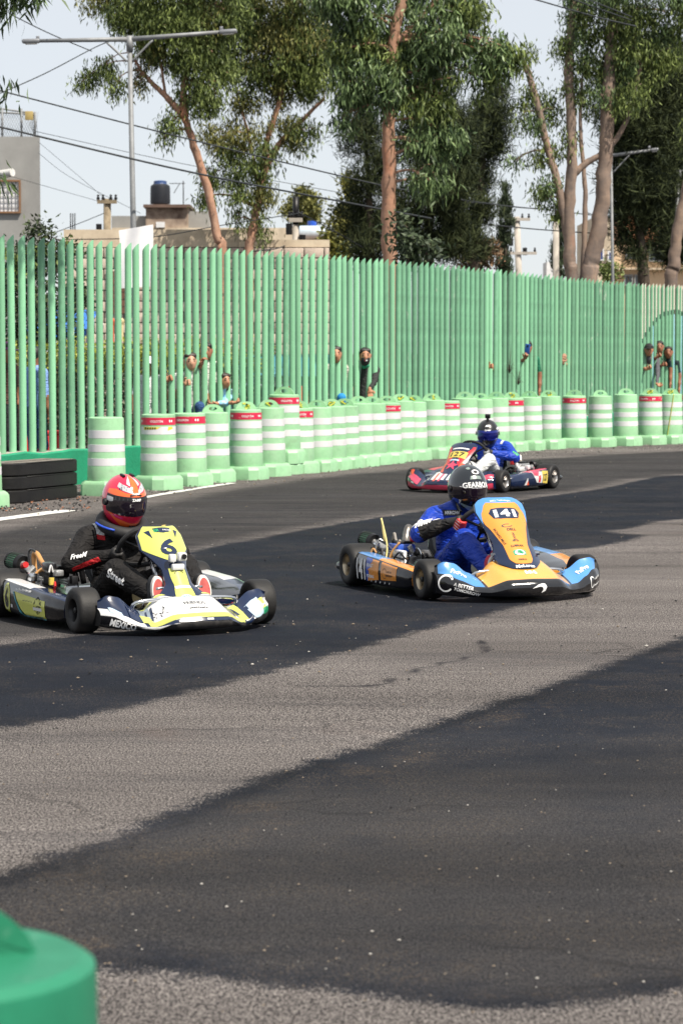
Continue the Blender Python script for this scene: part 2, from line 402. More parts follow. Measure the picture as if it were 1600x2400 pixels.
def asphalt_material():
    m = bpy.data.materials.new('asphalt'); n, l, b = nodes_of(m)
    tc = n.new('ShaderNodeTexCoord')
    def noise(scale, detail=4.0, vec=None, rough=0.6, dist=0.0):
        x = n.new('ShaderNodeTexNoise'); x.inputs['Scale'].default_value = scale; x.inputs['Detail'].default_value = detail; x.inputs['Roughness'].default_value = rough; x.inputs['Distortion'].default_value = dist
        l.new(vec or tc.outputs['Object'], x.inputs['Vector']); return x.outputs['Fac']
    def mapping(rot, sc):
        x = n.new('ShaderNodeMapping'); x.inputs['Rotation'].default_value = (0, 0, rot); x.inputs['Scale'].default_value = sc; l.new(tc.outputs['Object'], x.inputs['Vector']); return x.outputs[0]
    def math_(op, a, c=None, d=None):
        x = n.new('ShaderNodeMath'); x.operation = op
        for i, q in enumerate((a, c, d)):
            if q is None: continue
            if isinstance(q, (int, float)): x.inputs[i].default_value = q
            else: l.new(q, x.inputs[i])
        return x.outputs[0]
    def rng(v, a, c, lo=0.0, hi=1.0):
        x = n.new('ShaderNodeMapRange'); x.interpolation_type = 'SMOOTHSTEP'; l.new(v, x.inputs['Value'])
        for i, q in zip((1, 2, 3, 4), (a, c, lo, hi)): x.inputs[i].default_value = q
        return x.outputs[0]
    def mix(f, a, c):
        x = n.new('ShaderNodeMix'); x.data_type = 'RGBA'
        if isinstance(f, (int, float)): x.inputs[0].default_value = f
        else: l.new(f, x.inputs[0])
        for i, q in ((6, a), (7, c)):
            if isinstance(q, tuple): x.inputs[i].default_value = (*q, 1)
            else: l.new(q, x.inputs[i])
        return x.outputs[2]
    def attr(nm):
        x = n.new('ShaderNodeAttribute'); x.attribute_name = nm; return x.outputs['Fac']
    streakv = mapping(R(28), (0.55, 3.2, 1)); streak = noise(1.5, 7, streakv, 0.65); streak2 = noise(5.0, 5, streakv, 0.7)
    grainv = mapping(R(8), (1.25, 0.5, 1)); fine = noise(70, 3, grainv, 0.9); stone = noise(105, 3, grainv, 0.9); coarse = noise(130, 3, grainv, 0.85); clus = noise(1.7, 7, None, 0.72)
    edge = math_('ADD', math_('MULTIPLY', math_('SUBTRACT', noise(0.8, 3, None, 0.5), 0.5), 0.12), math_('MULTIPLY', math_('SUBTRACT', noise(5.0, 6, None, 0.75), 0.5), 0.30))
    edge = math_('ADD', edge, math_('MULTIPLY', math_('SUBTRACT', fine, 0.5), 0.42))
    band = rng(math_('ADD', attr('band'), edge), -0.03, 0.05); fore = rng(math_('ADD', attr('fore'), edge), -0.03, 0.04); mid = rng(math_('ADD', attr('mid'), math_('MULTIPLY', edge, 1.6)), -0.18, 0.3)
    # worn pale asphalt: stones showing through binder
    lightc = mix(rng(stone, 0.43, 0.58), (0.028, 0.026, 0.027), (0.20, 0.182, 0.174))
    lightc = mix(math_('MULTIPLY', rng(stone, 0.58, 0.68), 0.7), lightc, (0.34, 0.315, 0.29))
    lightc = mix(math_('MULTIPLY', rng(noise(0.55, 6, streakv, 0.62), 0.50, 0.68), 0.50), lightc, (0.036, 0.035, 0.038))
    lightc = mix(math_('MULTIPLY', rng(noise(0.9, 5), 0.58, 0.75), 0.22), lightc, (0.14, 0.092, 0.072))
    midc = mix(rng(stone, 0.42, 0.60), (0.018, 0.018, 0.0195), (0.072, 0.068, 0.068))
    midc = mix(math_('MULTIPLY', rng(streak, 0.42, 0.66), 0.65), midc, (0.022, 0.023, 0.027))
    midc = mix(math_('MULTIPLY', math_('MULTIPLY', rng(streak2, 0.54, 0.70), rng(fine, 0.45, 0.6)), 0.6), midc, (0.15, 0.138, 0.126))
    darkc = mix(rng(coarse, 0.42, 0.60), (0.0065, 0.0082, 0.0125), (0.0180, 0.0210, 0.0295))
    sep = n.new('ShaderNodeSeparateXYZ'); l.new(tc.outputs['Object'], sep.inputs[0])
    worn = math_('MULTIPLY', rng(math_('ADD', math_('MULTIPLY', sep.outputs[1], -1.0), math_('MULTIPLY', math_('SUBTRACT', noise(0.45, 5, None, 0.6), 0.5), 5.0)), -11.3, -8.2), rng(noise(0.9, 6, None, 0.68), 0.25, 0.50)); worn = math_('MULTIPLY', worn, rng(attr('fore'), -0.05, 0.25))
    darkc = mix(math_('MULTIPLY', worn, 0.8), darkc, mix(rng(stone, 0.40, 0.62), (0.0155, 0.0150, 0.0160), (0.060, 0.0565, 0.0565)))
    darkc = mix(math_('MULTIPLY', math_('MULTIPLY', rng(clus, 0.44, 0.62), rng(fine, 0.50, 0.62)), 0.6), darkc, (0.085, 0.070, 0.056))
    pale_speck = math_('MULTIPLY', rng(noise(150, 1), 0.70, 0.75), rng(noise(9, 2), 0.42, 0.6)); darkc = mix(math_('MULTIPLY', pale_speck, 0.8), darkc, (0.22, 0.20, 0.175))  # sparse pale specks scattered over the dark asphalt
    seam = rng(math_('ABSOLUTE', math_('SUBTRACT', math_('ADD', attr('fore'), math_('MULTIPLY', edge, 0.5)), 0.07)), 0.09, 0.03); darkc = mix(math_('MULTIPLY', math_('MULTIPLY', seam, rng(noise(0.7, 4), 0.42, 0.62)), 0.6), darkc, (0.0055, 0.0068, 0.0095))
    # dust caught along the patch edges
    dust = math_('MULTIPLY', math_('MULTIPLY', rng(math_('ABSOLUTE', math_('SUBTRACT', attr('fore'), 0.28)), 0.30, 0.0), rng(noise(2.6, 6, None, 0.7), 0.50, 0.66)), rng(fine, 0.46, 0.58))
    col = mix(mid, lightc, midc); col = mix(band, col, darkc); col = mix(fore, col, darkc)
    col = mix(math_('MULTIPLY', dust, 0.5), col, (0.11, 0.082, 0.058))
    sk_ = math_('MULTIPLY', rng(math_('ADD', attr('skid'), math_('MULTIPLY', edge, 0.12)), 0.05, 0.015), rng(noise(2.2, 4), 0.3, 0.5)); col = mix(math_('MULTIPLY', sk_, 0.9), col, (0.018, 0.0185, 0.022))
    big = noise(0.35, 5, streakv, 0.6); hs = n.new('ShaderNodeMapRange'); l.new(big, hs.inputs[0]); hs.inputs[1].default_value = 0.3; hs.inputs[2].default_value = 0.7; hs.inputs[3].default_value = 0.72; hs.inputs[4].default_value = 1.25
    vm = n.new('ShaderNodeMix'); vm.data_type = 'RGBA'; vm.blend_type = 'MULTIPLY'; vm.inputs[0].default_value = 1.0; l.new(col, vm.inputs[6]); cb = n.new('ShaderNodeCombineColor'); [l.new(hs.outputs[0], cb.inputs[i]) for i in range(3)]; l.new(cb.outputs[0], vm.inputs[7]); col = vm.outputs[2]
    vo = n.new('ShaderNodeTexVoronoi'); vo.feature = 'DISTANCE_TO_EDGE'; vo.inputs['Scale'].default_value = 0.55; dv = n.new('ShaderNodeVectorMath'); dv.operation = 'MULTIPLY_ADD'; nv = n.new('ShaderNodeTexNoise'); nv.inputs['Scale'].default_value = 2.5; nv.inputs['Detail'].default_value = 5; l.new(tc.outputs['Object'], nv.inputs['Vector']); l.new(nv.outputs['Color'], dv.inputs[0]); dv.inputs[1].default_value = (0.6, 0.6, 0); l.new(tc.outputs['Object'], dv.inputs[2]); l.new(dv.outputs[0], vo.inputs['Vector'])
    crack = math_('MULTIPLY', rng(vo.outputs['Distance'], 0.010, 0.002), rng(noise(0.45, 3), 0.48, 0.58)); col = mix(math_('MULTIPLY', crack, 0.4), col, (0.012, 0.012, 0.013))
    l.new(col, b.inputs['Base Color'])
    b.inputs['Specular IOR Level'].default_value = 0.04
    ro = mix(math_('MAXIMUM', band, fore), (0.92, 0.92, 0.92), (0.72, 0.72, 0.72)); l.new(ro, b.inputs['Roughness'])
    bp = n.new('ShaderNodeBump'); bp.inputs['Strength'].default_value = 0.55; bp.inputs['Distance'].default_value = 0.012
    l.new(math_('ADD', math_('MULTIPLY', stone, 0.7), math_('MULTIPLY', coarse, 0.5)), bp.inputs['Height']); l.new(bp.outputs['Normal'], b.inputs['Normal'])
    return m
gm.materials.append(asphalt_material()); gm.update()
tag(link('track_surface', gm), kind='structure', label='worn pale and freshly tarred dark asphalt of the kart track')

M_LINE = pm('road_paint', (0.74, 0.73, 0.70), 0.7, var=0.2, scale=14, bump=0.2)
def road_line(pts, w):
    P = [ground(*p) for p in pts]; mb = MB(); rows = [[], []]
    P = smooth_path(P, 10)
    for i, p in enumerate(P):
        t = (P[min(i + 1, len(P) - 1)] - P[max(i - 1, 0)]).normalized(); s = Vector((-t.y, t.x, 0))
        jit = 0.012 * random.uniform(-1, 1)
        rows[0].append(p + s * (w / 2 + jit) + Vector((0, 0, 0.0065))); rows[1].append(p - s * (w / 2 + jit) + Vector((0, 0, 0.0065)))
    mb.grid(rows, flip=False); o = mb.build('road_line', M_LINE); tag(o, kind='structure'); return o
road_line([(-60, 1226), (40, 1213), (161, 1197)], 0.22)
road_line([(332, 1168), (430, 1151), (545, 1133)], 0.12)
road_line([(1130, 1066), (1200, 1060), (1240, 1057)], 0.10)

# ================================================================== green tube fence on a low wall
TOPS = [(27, 550), (77, 553), (123, 557.5), (189, 561), (255, 565), (300, 569), (362, 572), (443, 576), (500, 579), (539, 581), (609, 586), (689, 592), (740, 595), (833, 602), (890, 607), (961, 612), (1030, 618), (1047, 621), (1108, 626), (1158, 629), (1201, 633), (1243, 638), (1276, 642), (1322, 647), (1376, 654), (1433, 659), (1504, 664), (1597, 667)]
HF = 2.86
_c = np.polyfit([p[0] / 1000 for p in TOPS], [p[1] for p in TOPS], 5)
def fence_top(px):
    if px < 20: return np.polyval(_c, 0.02) + (px - 20) * 0.07
    if px > 1590: return np.polyval(_c, 1.59) + (px - 1590) * 0.03
    return float(np.polyval(_c, px / 1000))
def fence_at(px, side=0.0, z=0.0):
    """point on the fence line at photo column px, moved 'side' metres towards the track"""
    p = ground(px, fence_top(px), HF); q = ground(px + 8, fence_top(px + 8), HF); p0 = ground(px - 8, fence_top(px - 8), HF)
    t = (q - p0); t.z = 0; t.normalize(); nrm = Vector((t.y, -t.x, 0))
    return Vector((p.x, p.y, z)) + nrm * side, t, nrm
def fence_px(px, side, z=0.0):
    """like fence_at, but the moved point itself is seen at column px"""
    q = px
    for _ in range(8):
        p = fence_at(q, side, z)[0]; q -= (800 + p.x / p.y * FPX) - px
    return fence_at(q, side, z)
SP = [(-400, 26), (50, 23.6), (300, 21.2), (600, 16.7), (900, 13.6), (1200, 10.3), (1500, 8.4), (1700, 8.4)]
TUBE_PX = []; x = 3.0
while x > -190: TUBE_PX.append(x); x -= float(np.interp(x, [s[0] for s in SP], [s[1] for s in SP]))
x = 27.0
while x < 1700: TUBE_PX.append(x); x += float(np.interp(x, [s[0] for s in SP], [s[1] for s in SP]))
TUBE_PX.sort()
M_TUBE = pm('fence_green_paint', (0.245, 0.54, 0.325), 0.38, var=0.05, scale=5, bump=0.05, bscale=40, rvar=0.08)
M_TUBE2 = pm('fence_green_worn', (0.185, 0.43, 0.26), 0.5, var=0.12, scale=9, bump=0.06, bscale=40, rvar=0.1)
dirty(M_TUBE, (0.12, 0.30, 0.18), 0.35, 6.0, 0.55, 0.72, (1, 1, 0.25)); dirty(M_TUBE, (0.10, 0.08, 0.06), 0.7, 26, 0.66, 0.70); dirty(M_TUBE2, (0.10, 0.26, 0.16), 0.6, 5.0, 0.50, 0.72, (1, 1, 0.2)); dirty(M_TUBE2, (0.55, 0.60, 0.52), 0.6, 12, 0.63, 0.68, (1, 1, 0.3)); dirty(M_TUBE2, (0.10, 0.06, 0.04), 0.7, 24, 0.66, 0.70)
objvar(M_TUBE, 0.82, 1.08); objvar(M_TUBE2, 0.78, 1.12)
M_CREAM = pm('mural_cream_paint', (0.56, 0.55, 0.46), 0.6, var=0.1, scale=10)
M_MDARK = pm('mural_outline_paint', (0.03, 0.07, 0.05), 0.6)
M_MBLUE = pm('mural_blue_paint', (0.25, 0.52, 0.60), 0.6)
M_PLINTH = pm('plinth_green_paint', (0.012, 0.27, 0.14), 0.6, var=0.12, scale=3.0, bump=0.25, bscale=30)
M_CONC = pm('bare_concrete', (0.42, 0.38, 0.34), 0.9, var=0.2, scale=6, bump=0.3, bscale=40)
fence = empty('tube_fence', tuple(fence_at(400)[0]))
tag(fence, 'tall green fence of slant-cut steel tubes on a low green wall', 'fence')
def to_child(o):
    o.parent = fence; o.location = Vector(o.location) - Vector(fence.location)
TR, ZB = 0.0415, 0.41
def tube_mesh(name, mats, mur=None):
    mb = MB(); n = 14; rows = []
    zs = [0.0, HF - ZB - 0.11] if mur is None else mur[0]
    def ring(z, cut=False):
        r = []
        for j in range(n):
            a = 2 * math.pi * j / n; cx, cy = math.cos(a), math.sin(a)
            r.append((TR * cx, TR * cy, z + (0.047 * (cx - 1) if cut else 0)))
        return r
    rows = [ring(z) for z in zs] + [ring(HF - ZB, True)]
    if mur is None: mb.grid(rows, wrap=True)
    else: mb.grid(rows, lambda i, j: mur[1](i, j), wrap=True)
    inner = [(x * 0.86, y * 0.86, z - 0.004) for x, y, z in rows[-1]]; low = [(x * 0.86, y * 0.86, HF - ZB - 0.28) for x, y, z in rows[-1]]
    mb.grid([rows[-1], inner, low], wrap=True)
    o = mb.build(name, mats, smooth=True, auto=40); me = o.data; bpy.data.objects.remove(o); return me
TM = [tube_mesh('tube', M_TUBE), tube_mesh('tube', M_TUBE2)]
def arch_z(px):
    """height of the painted arch outline at column px"""
    t = (px - 1573) / 75.0
    if px < 1497: return 0.9
    return 2.28 - 0.62 * t * t if t < 0 else 2.28 - 0.35 * t * t
for i, px in enumerate(TUBE_PX):
    p, t, nrm = fence_at(px, 0.0, ZB)
    if px < 1493: me = TM[1] if (px > 900 and random.random() < 0.8) or random.random() < 0.15 else TM[0]
    else:
        az = arch_z(px) - ZB; blue = random.random() < 0.28
        def pick(k, j, blue=blue, n=14):
            front = 8 <= j <= 13 or j == 0
            if not front: return 0
            right = j >= 12 or j == 0
            if k == 0: return 3 if (blue and right) else 0
            if k == 1: return 2 if right else 0
            return 1 if (j >= 12 or j == 0) else 0
        me = tube_mesh('tube', [M_TUBE2, M_CREAM, M_MDARK, M_MBLUE], ([0, az, az + 0.09, max(az + 0.12, HF - ZB - 0.11)], pick))
    o = bpy.data.objects.new('tube', me); COL.objects.link(o)
    o.location = p + nrm * random.uniform(-0.004, 0.004) + Vector((0, 0, random.uniform(-0.012, 0.008)))
    o.rotation_euler = (random.uniform(-0.004, 0.004), random.uniform(-0.005, 0.005), R(-14) + random.uniform(-0.1, 0.1))
    to_child(o)
mb = MB(); rows = []
for px in np.linspace(-195, 1705, 90):
    p, t, nrm = fence_at(px); w = 0.11; zt = ZB + 0.012 * math.sin(px * 0.05) + random.uniform(-0.006, 0.006)
    rows.append([p + nrm * w + Vector((0, 0, -0.1)), p + nrm * w + Vector((0, 0, zt - 0.02)), p + nrm * (w - 0.02) + Vector((0, 0, zt)), p - nrm * (w - 0.02) + Vector((0, 0, zt)), p - nrm * w + Vector((0, 0, zt - 0.02)), p - nrm * w + Vector((0, 0, -0.1))])
mb.grid(rows, lambda i, j: 1 if j == 2 else 0, flip=True)
pl = mb.build('plinth', [M_PLINTH, M_CONC], smooth=False); pl.location = (0, 0, 0); to_child(pl)

# ================================================================== traffic drums
M_DRUM = pm('drum_green_plastic', (0.295, 0.55, 0.315), 0.5, var=0.08, scale=7, bump=0.05, bscale=25)
M_DRUMW = pm('drum_white_stripe', (0.66, 0.655, 0.68), 0.45, var=0.04, scale=9)
M_DRUMR = pm('drum_red_band', (0.62, 0.02, 0.07), 0.45, var=0.12, scale=12)
M_DRUMG = pm('drum_shaded_green_plastic', (0.012, 0.185, 0.098), 0.5, var=0.12, scale=6, bump=0.06, bscale=25)  # saturated green paint, darkened further so the colour carries the drum's shade
M_TEXTW = pm('print_white', (0.82, 0.82, 0.82), 0.5, var=0.05)
M_TEXTY = pm('sticker_yellow', (0.70, 0.62, 0.06), 0.5)
M_STRAPY = pm('strap_yellow', (0.62, 0.58, 0.05), 0.6, var=0.2, scale=40)
M_STRAPR = pm('strap_red', (0.60, 0.06, 0.03), 0.6, var=0.2, scale=40)
M_BLACKP = pm('print_black', (0.012, 0.012, 0.014), 0.5, var=0.05)
dirty(M_DRUM, (0.16, 0.20, 0.14), 0.45, 5.0, 0.55, 0.75); dirty(M_DRUM, (0.40, 0.58, 0.40), 0.5, 2.0, 0.5, 0.7); dirty(M_DRUMW, (0.45, 0.44, 0.42), 0.5, 7.0, 0.58, 0.72); dirty(M_DRUMR, (0.55, 0.35, 0.33), 0.7, 14, 0.60, 0.66); dirty(M_DRUMG, (0.01, 0.14, 0.07), 0.7, 4.0, 0.52, 0.68); dirty(M_DRUMG, (0.10, 0.26, 0.18), 0.5, 18.0, 0.60, 0.66)
objvar(M_DRUM, 0.90, 1.06); objvar(M_DRUMW, 0.90, 1.03)
def r_at(z): return 0.206 - (z - 0.16) / 0.67 * 0.022
PROF = []
for z0, z1 in ((0.155, 0.317), (0.317, 0.465), (0.465, 0.61), (0.61, 0.83)):
    r = r_at(z0)
    PROF += [(r, z0 + 0.004), (r - 0.003, z1 - 0.012), (r - 0.004, z1 - 0.002)]
PROF = [(0.205, 0.15)] + PROF + [(0.178, 0.834), (0.172, 0.838), (0.150, 0.836), (0.08, 0.838), (0.0, 0.838)]
def drum_meshes(green):
    out = {}
    mb = MB(); mb.lathe(PROF, 32); o = mb.build('body', green, auto=35); out['body'] = o.data; bpy.data.objects.remove(o)
    mb = MB(); rows = []
    def sq(h, c, z): return [(h, -h + c, z), (h, h - c, z), (h - c, h, z), (-h + c, h, z), (-h, h - c, z), (-h, -h + c, z), (-h + c, -h, z), (h - c, -h, z)]
    rows = [sq(0.238, 0.09, -0.02), sq(0.236, 0.09, 0.115), sq(0.225, 0.09, 0.14), sq(0.205, 0.085, 0.158), sq(0.12, 0.04, 0.158)]
    mb.grid(rows, wrap=True); o = mb.build('base', green, smooth=True, auto=25); out['base'] = o.data; bpy.data.objects.remove(o)
    for k, (a, b) in enumerate(((0.322, 0.40), (0.47, 0.547), (0.615, 0.70))):
        mb = MB(); r = 0.0008 + 0.0015; ra = r_at({0: 0.317, 1: 0.465, 2: 0.61}[k]) + r
        mb.lathe([(ra - 0.003, a - 0.001), (ra, a), (ra - 0.0012, b), (ra - 0.005, b + 0.001)], 32); o = mb.build('stripe', M_DRUMW, auto=25); out['stripe%d' % k] = o.data; bpy.data.objects.remove(o)
    mb = MB(); rb = r_at(0.61) + 0.0016
    mb.lathe([(rb - 0.004, 0.719), (rb - 0.001, 0.72), (rb - 0.003, 0.80), (rb - 0.006, 0.801)], 32); o = mb.build('band', M_DRUMR, auto=25); out['band'] = o.data; bpy.data.objects.remove(o)
    # flat arched carrying handle with an oval hole
    mb = MB(); n = 20; fr = []; bk = []; fi = []; bi = []
    for i in range(n + 1):
        u = -1 + 2 * i / n; w = 0.135 * u; hgt = 0.098 * (1 - abs(u) ** 2.6) ** 0.75
        fr.append((w, -0.013, 0.835 + hgt)); bk.append((w, 0.013, 0.835 + hgt))
        ui = max(-0.45, min(0.45, u)); a = math.pi * i / n
        fi.append((-0.052 * math.cos(a), -0.013, 0.875 + 0.030 * math.sin(a))); bi.append((-0.052 * math.cos(a), 0.013, 0.875 + 0.030 * math.sin(a)))
    lo_f = [(-0.052, -0.013, 0.85)] ; 
    mb.grid([fr, fi], flip=True); mb.grid([bk, bi]); mb.grid([fr, bk]); mb.grid([fi, bi], flip=True)
    bf = [(-0.135 + 0.27 * i / n, -0.013, 0.832) for i in range(n + 1)]; bb = [(x, 0.013, z) for x, y, z in bf]
    cf = [(-0.052 + 0.104 * i / n, -0.013, 0.875 - 0.022 * math.sin(math.pi * i / n)) for i in range(n + 1)]; cb = [(x, 0.013, z) for x, y, z in cf]
    mb.grid([cf, bf], flip=True); mb.grid([cb, bb]); mb.grid([cf, cb])
    o = mb.build('handle', green, auto=40); out['handle'] = o.data; bpy.data.objects.remove(o)
    return out
DM = drum_meshes(M_DRUM)
def make_drum(loc, rot, label, band=False, handle=True, hrot=0.0, meshes=DM, group='striped drums along the fence', face=0.0, text_side=0.0, strap=0, scale=1.0):
    t = empty('traffic_drum', loc, rot); tag(t, label, 'traffic drum', group); t.scale = (scale,) * 3
    def ch(nm, key, par=t):
        o = link(nm, meshes[key], par); return o
    ch('base', 'base')
    b = ch('body', 'body')
    for k in range(3): ch('stripe', 'stripe%d' % k)
    if handle:
        h = ch('handle', 'handle'); h.rotation_euler = (0, 0, hrot - rot)
    if band:
        bd = ch('band', 'band')
        pr = Print(bvh_of([bd]), 0.0012, 0.02)
        for da in (0, 120, 240):
            a = face - rot + R(da) + text_side; dirn = Vector((math.cos(a), math.sin(a), 0)); X = Vector((-math.sin(a), math.cos(a), 0))
            rb = 0.19
            pr.text('CICLOTÓN', dirn * rb + X * -0.02 + Vector((0, 0, 0.762)), X, (0, 0, 1), 0.14, M_TEXTW, h=0.030, bold=0.02)
            for q, dx in enumerate((0.135, 0.165)):
                a2 = a + dx / rb; d2 = Vector((math.cos(a2), math.sin(a2), 0)); X2 = Vector((-math.sin(a2), math.cos(a2), 0))
                pr.disc(0.014, d2 * rb + Vector((0, 0, 0.762)), X2, (0, 0, 1), M_TEXTW, sx=0.75)
        o = pr.build('lettering', bd)
    if strap:
        mb = MB(); rr = random.Random(strap); pts = []
        for i in range(9): pts.append((rr.uniform(-0.05, 0.05), rr.uniform(-0.04, 0.04), 0.84 + rr.uniform(-0.02, 0.075)))
        mb.tube(smooth_path(pts, 4), 0.007, 5)
        if strap % 3 == 0: mb.tube(smooth_path([(0.03, -0.02, 0.9), (0.08, -0.1, 0.87), (0.11, -0.17, 0.80), (0.12, -0.19, 0.70)], 4), 0.007, 5, mi=1)
        o = mb.build('strap', [M_STRAPY, M_STRAPR], t); o.rotation_euler = (0, 0, hrot - rot)
    return t
# photo column of the drum's axis, photo row of its foot, red band, handle, strap, raised
DRUMS = [(-50, 1191, 0, 1, 0), (246, 1163, 0, 0, 0), (369, 1149, 1, 0, 0), (441, 1140, 1, 0, 0), (497, 1131, 0, 1, 0), (575, 1125, 1, 1, 5), (629, 1117, 0, 1, 4), (665, 1112, 1, 1, 0), (699, 1110, 1, 1, 3),
         (743, 1106, 0, 1, 0), (776, 1102, 0, 1, 2), (807, 1098, 0, 1, 4), (840, 1094, 0, 1, 0), (872, 1090, 0, 1, 0), (907, 1087, 1, 1, 0), (938, 1082, 0, 1, 6), (969, 1079, 0, 1, 4), (1012, 1075, 0, 1, 7),
         (1048, 1072, 1, 0, 0), (1089, 1068, 0, 1, 0), (1127, 1064, 0, 1, 0), (1164, 1061, 0, 1, 0), (1200, 1059, 1, 1, 5), (1242, 1056, 0, 1, 0), (1287, 1053, 0, 1, 1), (1347, 1050, 1, 1, 0), (1408, 1048, 0, 1, 0), (1468, 1045.5, 0, 1, 0), (1526, 1043, 1, 1, 2), (1574, 1041, 0, 1, 2), (1627, 1039, 1, 1, 0)]
OTHER = {0: 'green drum with white stripes cut by the picture edge beside the black rubber block',
         1: 'green and white striped drum standing alone just past the black rubber block',
         2: 'red-banded drum with a torn yellow sticker, first of the tight row',
         3: 'red-banded drum without handle, second of the tight row', 4: 'plain striped drum with arched handle between two red-banded drums near the row start',
         5: 'red-banded drum just below the child in the blue hoodie', 6: 'plain striped drum in front of the raised red-banded drum',
         7: 'raised red-banded drum stacked on another base, tallest of the row', 8: 'half-hidden red-banded drum tucked beside the raised drum',
         9: 'first plain striped drum past the raised drum', 10: 'plain striped drum below the man peering with half his face', 11: 'plain striped drum between the half-hidden face and the masked man',
         12: 'plain striped drum directly below the masked man', 13: 'plain striped drum just past the masked man, before a red-banded one', 14: 'red-banded drum halfway along the row, past the masked man',
         15: 'plain striped drum with a red strap hanging down its front', 16: 'narrow-looking plain drum with yellow strap, second past the middle red-banded drum', 17: 'plain drum with yellow strap on its handle just before the far kart',
         18: 'red-banded drum behind the nose of the far red kart', 19: 'plain striped drum directly above the number 127 panel', 20: 'plain striped drum half behind the far driver with helmet camera',
         21: 'plain striped drum at the shoulder of the far blue driver', 22: 'red-banded drum just right of the far blue driver', 23: 'plain striped drum, first after the red-banded one by the far driver',
         24: 'plain striped drum left of the widely spaced red-banded drum', 25: 'first fully visible red-banded drum of the spaced far row', 26: 'widely spaced plain drum between the far red-banded drum and the mural',
         27: 'plain striped drum under the edge of the fence mural', 28: 'red-banded drum under the hand reaching from the mural', 29: 'plain drum with a thin yellow cord trailing down, near the picture edge', 30: 'red-banded drum cut off by the picture edge'}
RAISED = None
for i, (px, py, band, hd, st) in enumerate(DRUMS):
    g = ground(px, py); g = g + Vector((0, 0.235, 0)) * (0.96)
    fa, t, nrm = fence_at(px); rot = math.atan2(nrm.y, nrm.x) + random.uniform(-0.22, 0.22)
    face = math.atan2(-g.y, -g.x)                                     # lettering turned towards the track
    z = 0.0
    if i == 7:
        tag(make_drum((g.x, g.y, 0), rot + 0.1, 'striped drum whose base shows under the raised red-banded drum', handle=False), group='striped drums along the fence'); z = 0.155
    d = make_drum((g.x, g.y, z), rot, OTHER[i], bool(band), bool(hd), math.pi / 2 + math.atan2(nrm.y, nrm.x) * 0.0 + math.pi / 2 + random.uniform(-0.35, 0.35), face=face, text_side=random.uniform(-0.5, 0.5) if i > 4 else (0.0 if i == 2 else -0.3), strap=st, scale=random.uniform(0.985, 1.02))
    if i == 2:
        body = [c for c in d.children if c.name.startswith('stripe')][2]
        pr = Print(bvh_of([body]), 0.0012, 0.02); a = face - rot; dirn = Vector((math.cos(a), math.sin(a), 0)); X = Vector((-math.sin(a), math.cos(a), 0)); O = dirn * 0.19 + Vector((0, 0, 0.685))
        pr.poly([(-0.16, -0.02), (-0.02, -0.012), (0.03, 0.014), (-0.16, 0.014)], O, X, (0, 0, 1), M_TEXTY)
        pr.poly([(0.10, -0.03), (0.16, -0.005), (0.15, 0.014), (0.11, 0.014)], O, X, (0, 0, 1), M_TEXTY)
        for q in range(5): pr.poly([(-0.15 + q * 0.026, -0.014), (-0.135 + q * 0.026, -0.014), (-0.132 + q * 0.026, 0.008), (-0.147 + q * 0.026, 0.010)], O, X, (0, 0, 1), M_BLACKP, 0.001)
        pr.build('sticker', d)
    if i == 29:
        mb = MB(); a = face - rot; pts = []
        for q in range(10):
            aa = a + 0.25 - 0.06 * q; zz = 0.84 - 0.085 * q; rr_ = r_at(max(zz, 0.16)) + 0.012; pts.append((rr_ * math.cos(aa), rr_ * math.sin(aa), zz))
        mb.tube(smooth_path(pts, 3), 0.006, 5); mb.build('strap', M_STRAPY, d)
# saturated green drum close to the camera, its colour darkened for shade
g = Vector((-0.085, 2.9, 0))
FD = make_drum((-0.088 + (-178 - -178) / 2070, 2.92, 0), R(15), 'blurred shade-darkened green drum close to the camera in the bottom corner', False, True, R(22), meshes=drum_meshes(M_DRUMG), group=None)
FD.location = at(-172, 2250, 2.92); FD.location.z = 0.0; FD.scale = (1.04, 1.04, 1.015)
for c_ in FD.children:
    if c_.name.startswith('handle'): c_.scale = (0.92, 1, 0.72); c_.location.z = 0.832 * 0.28
if 'group' in FD: del FD['group']

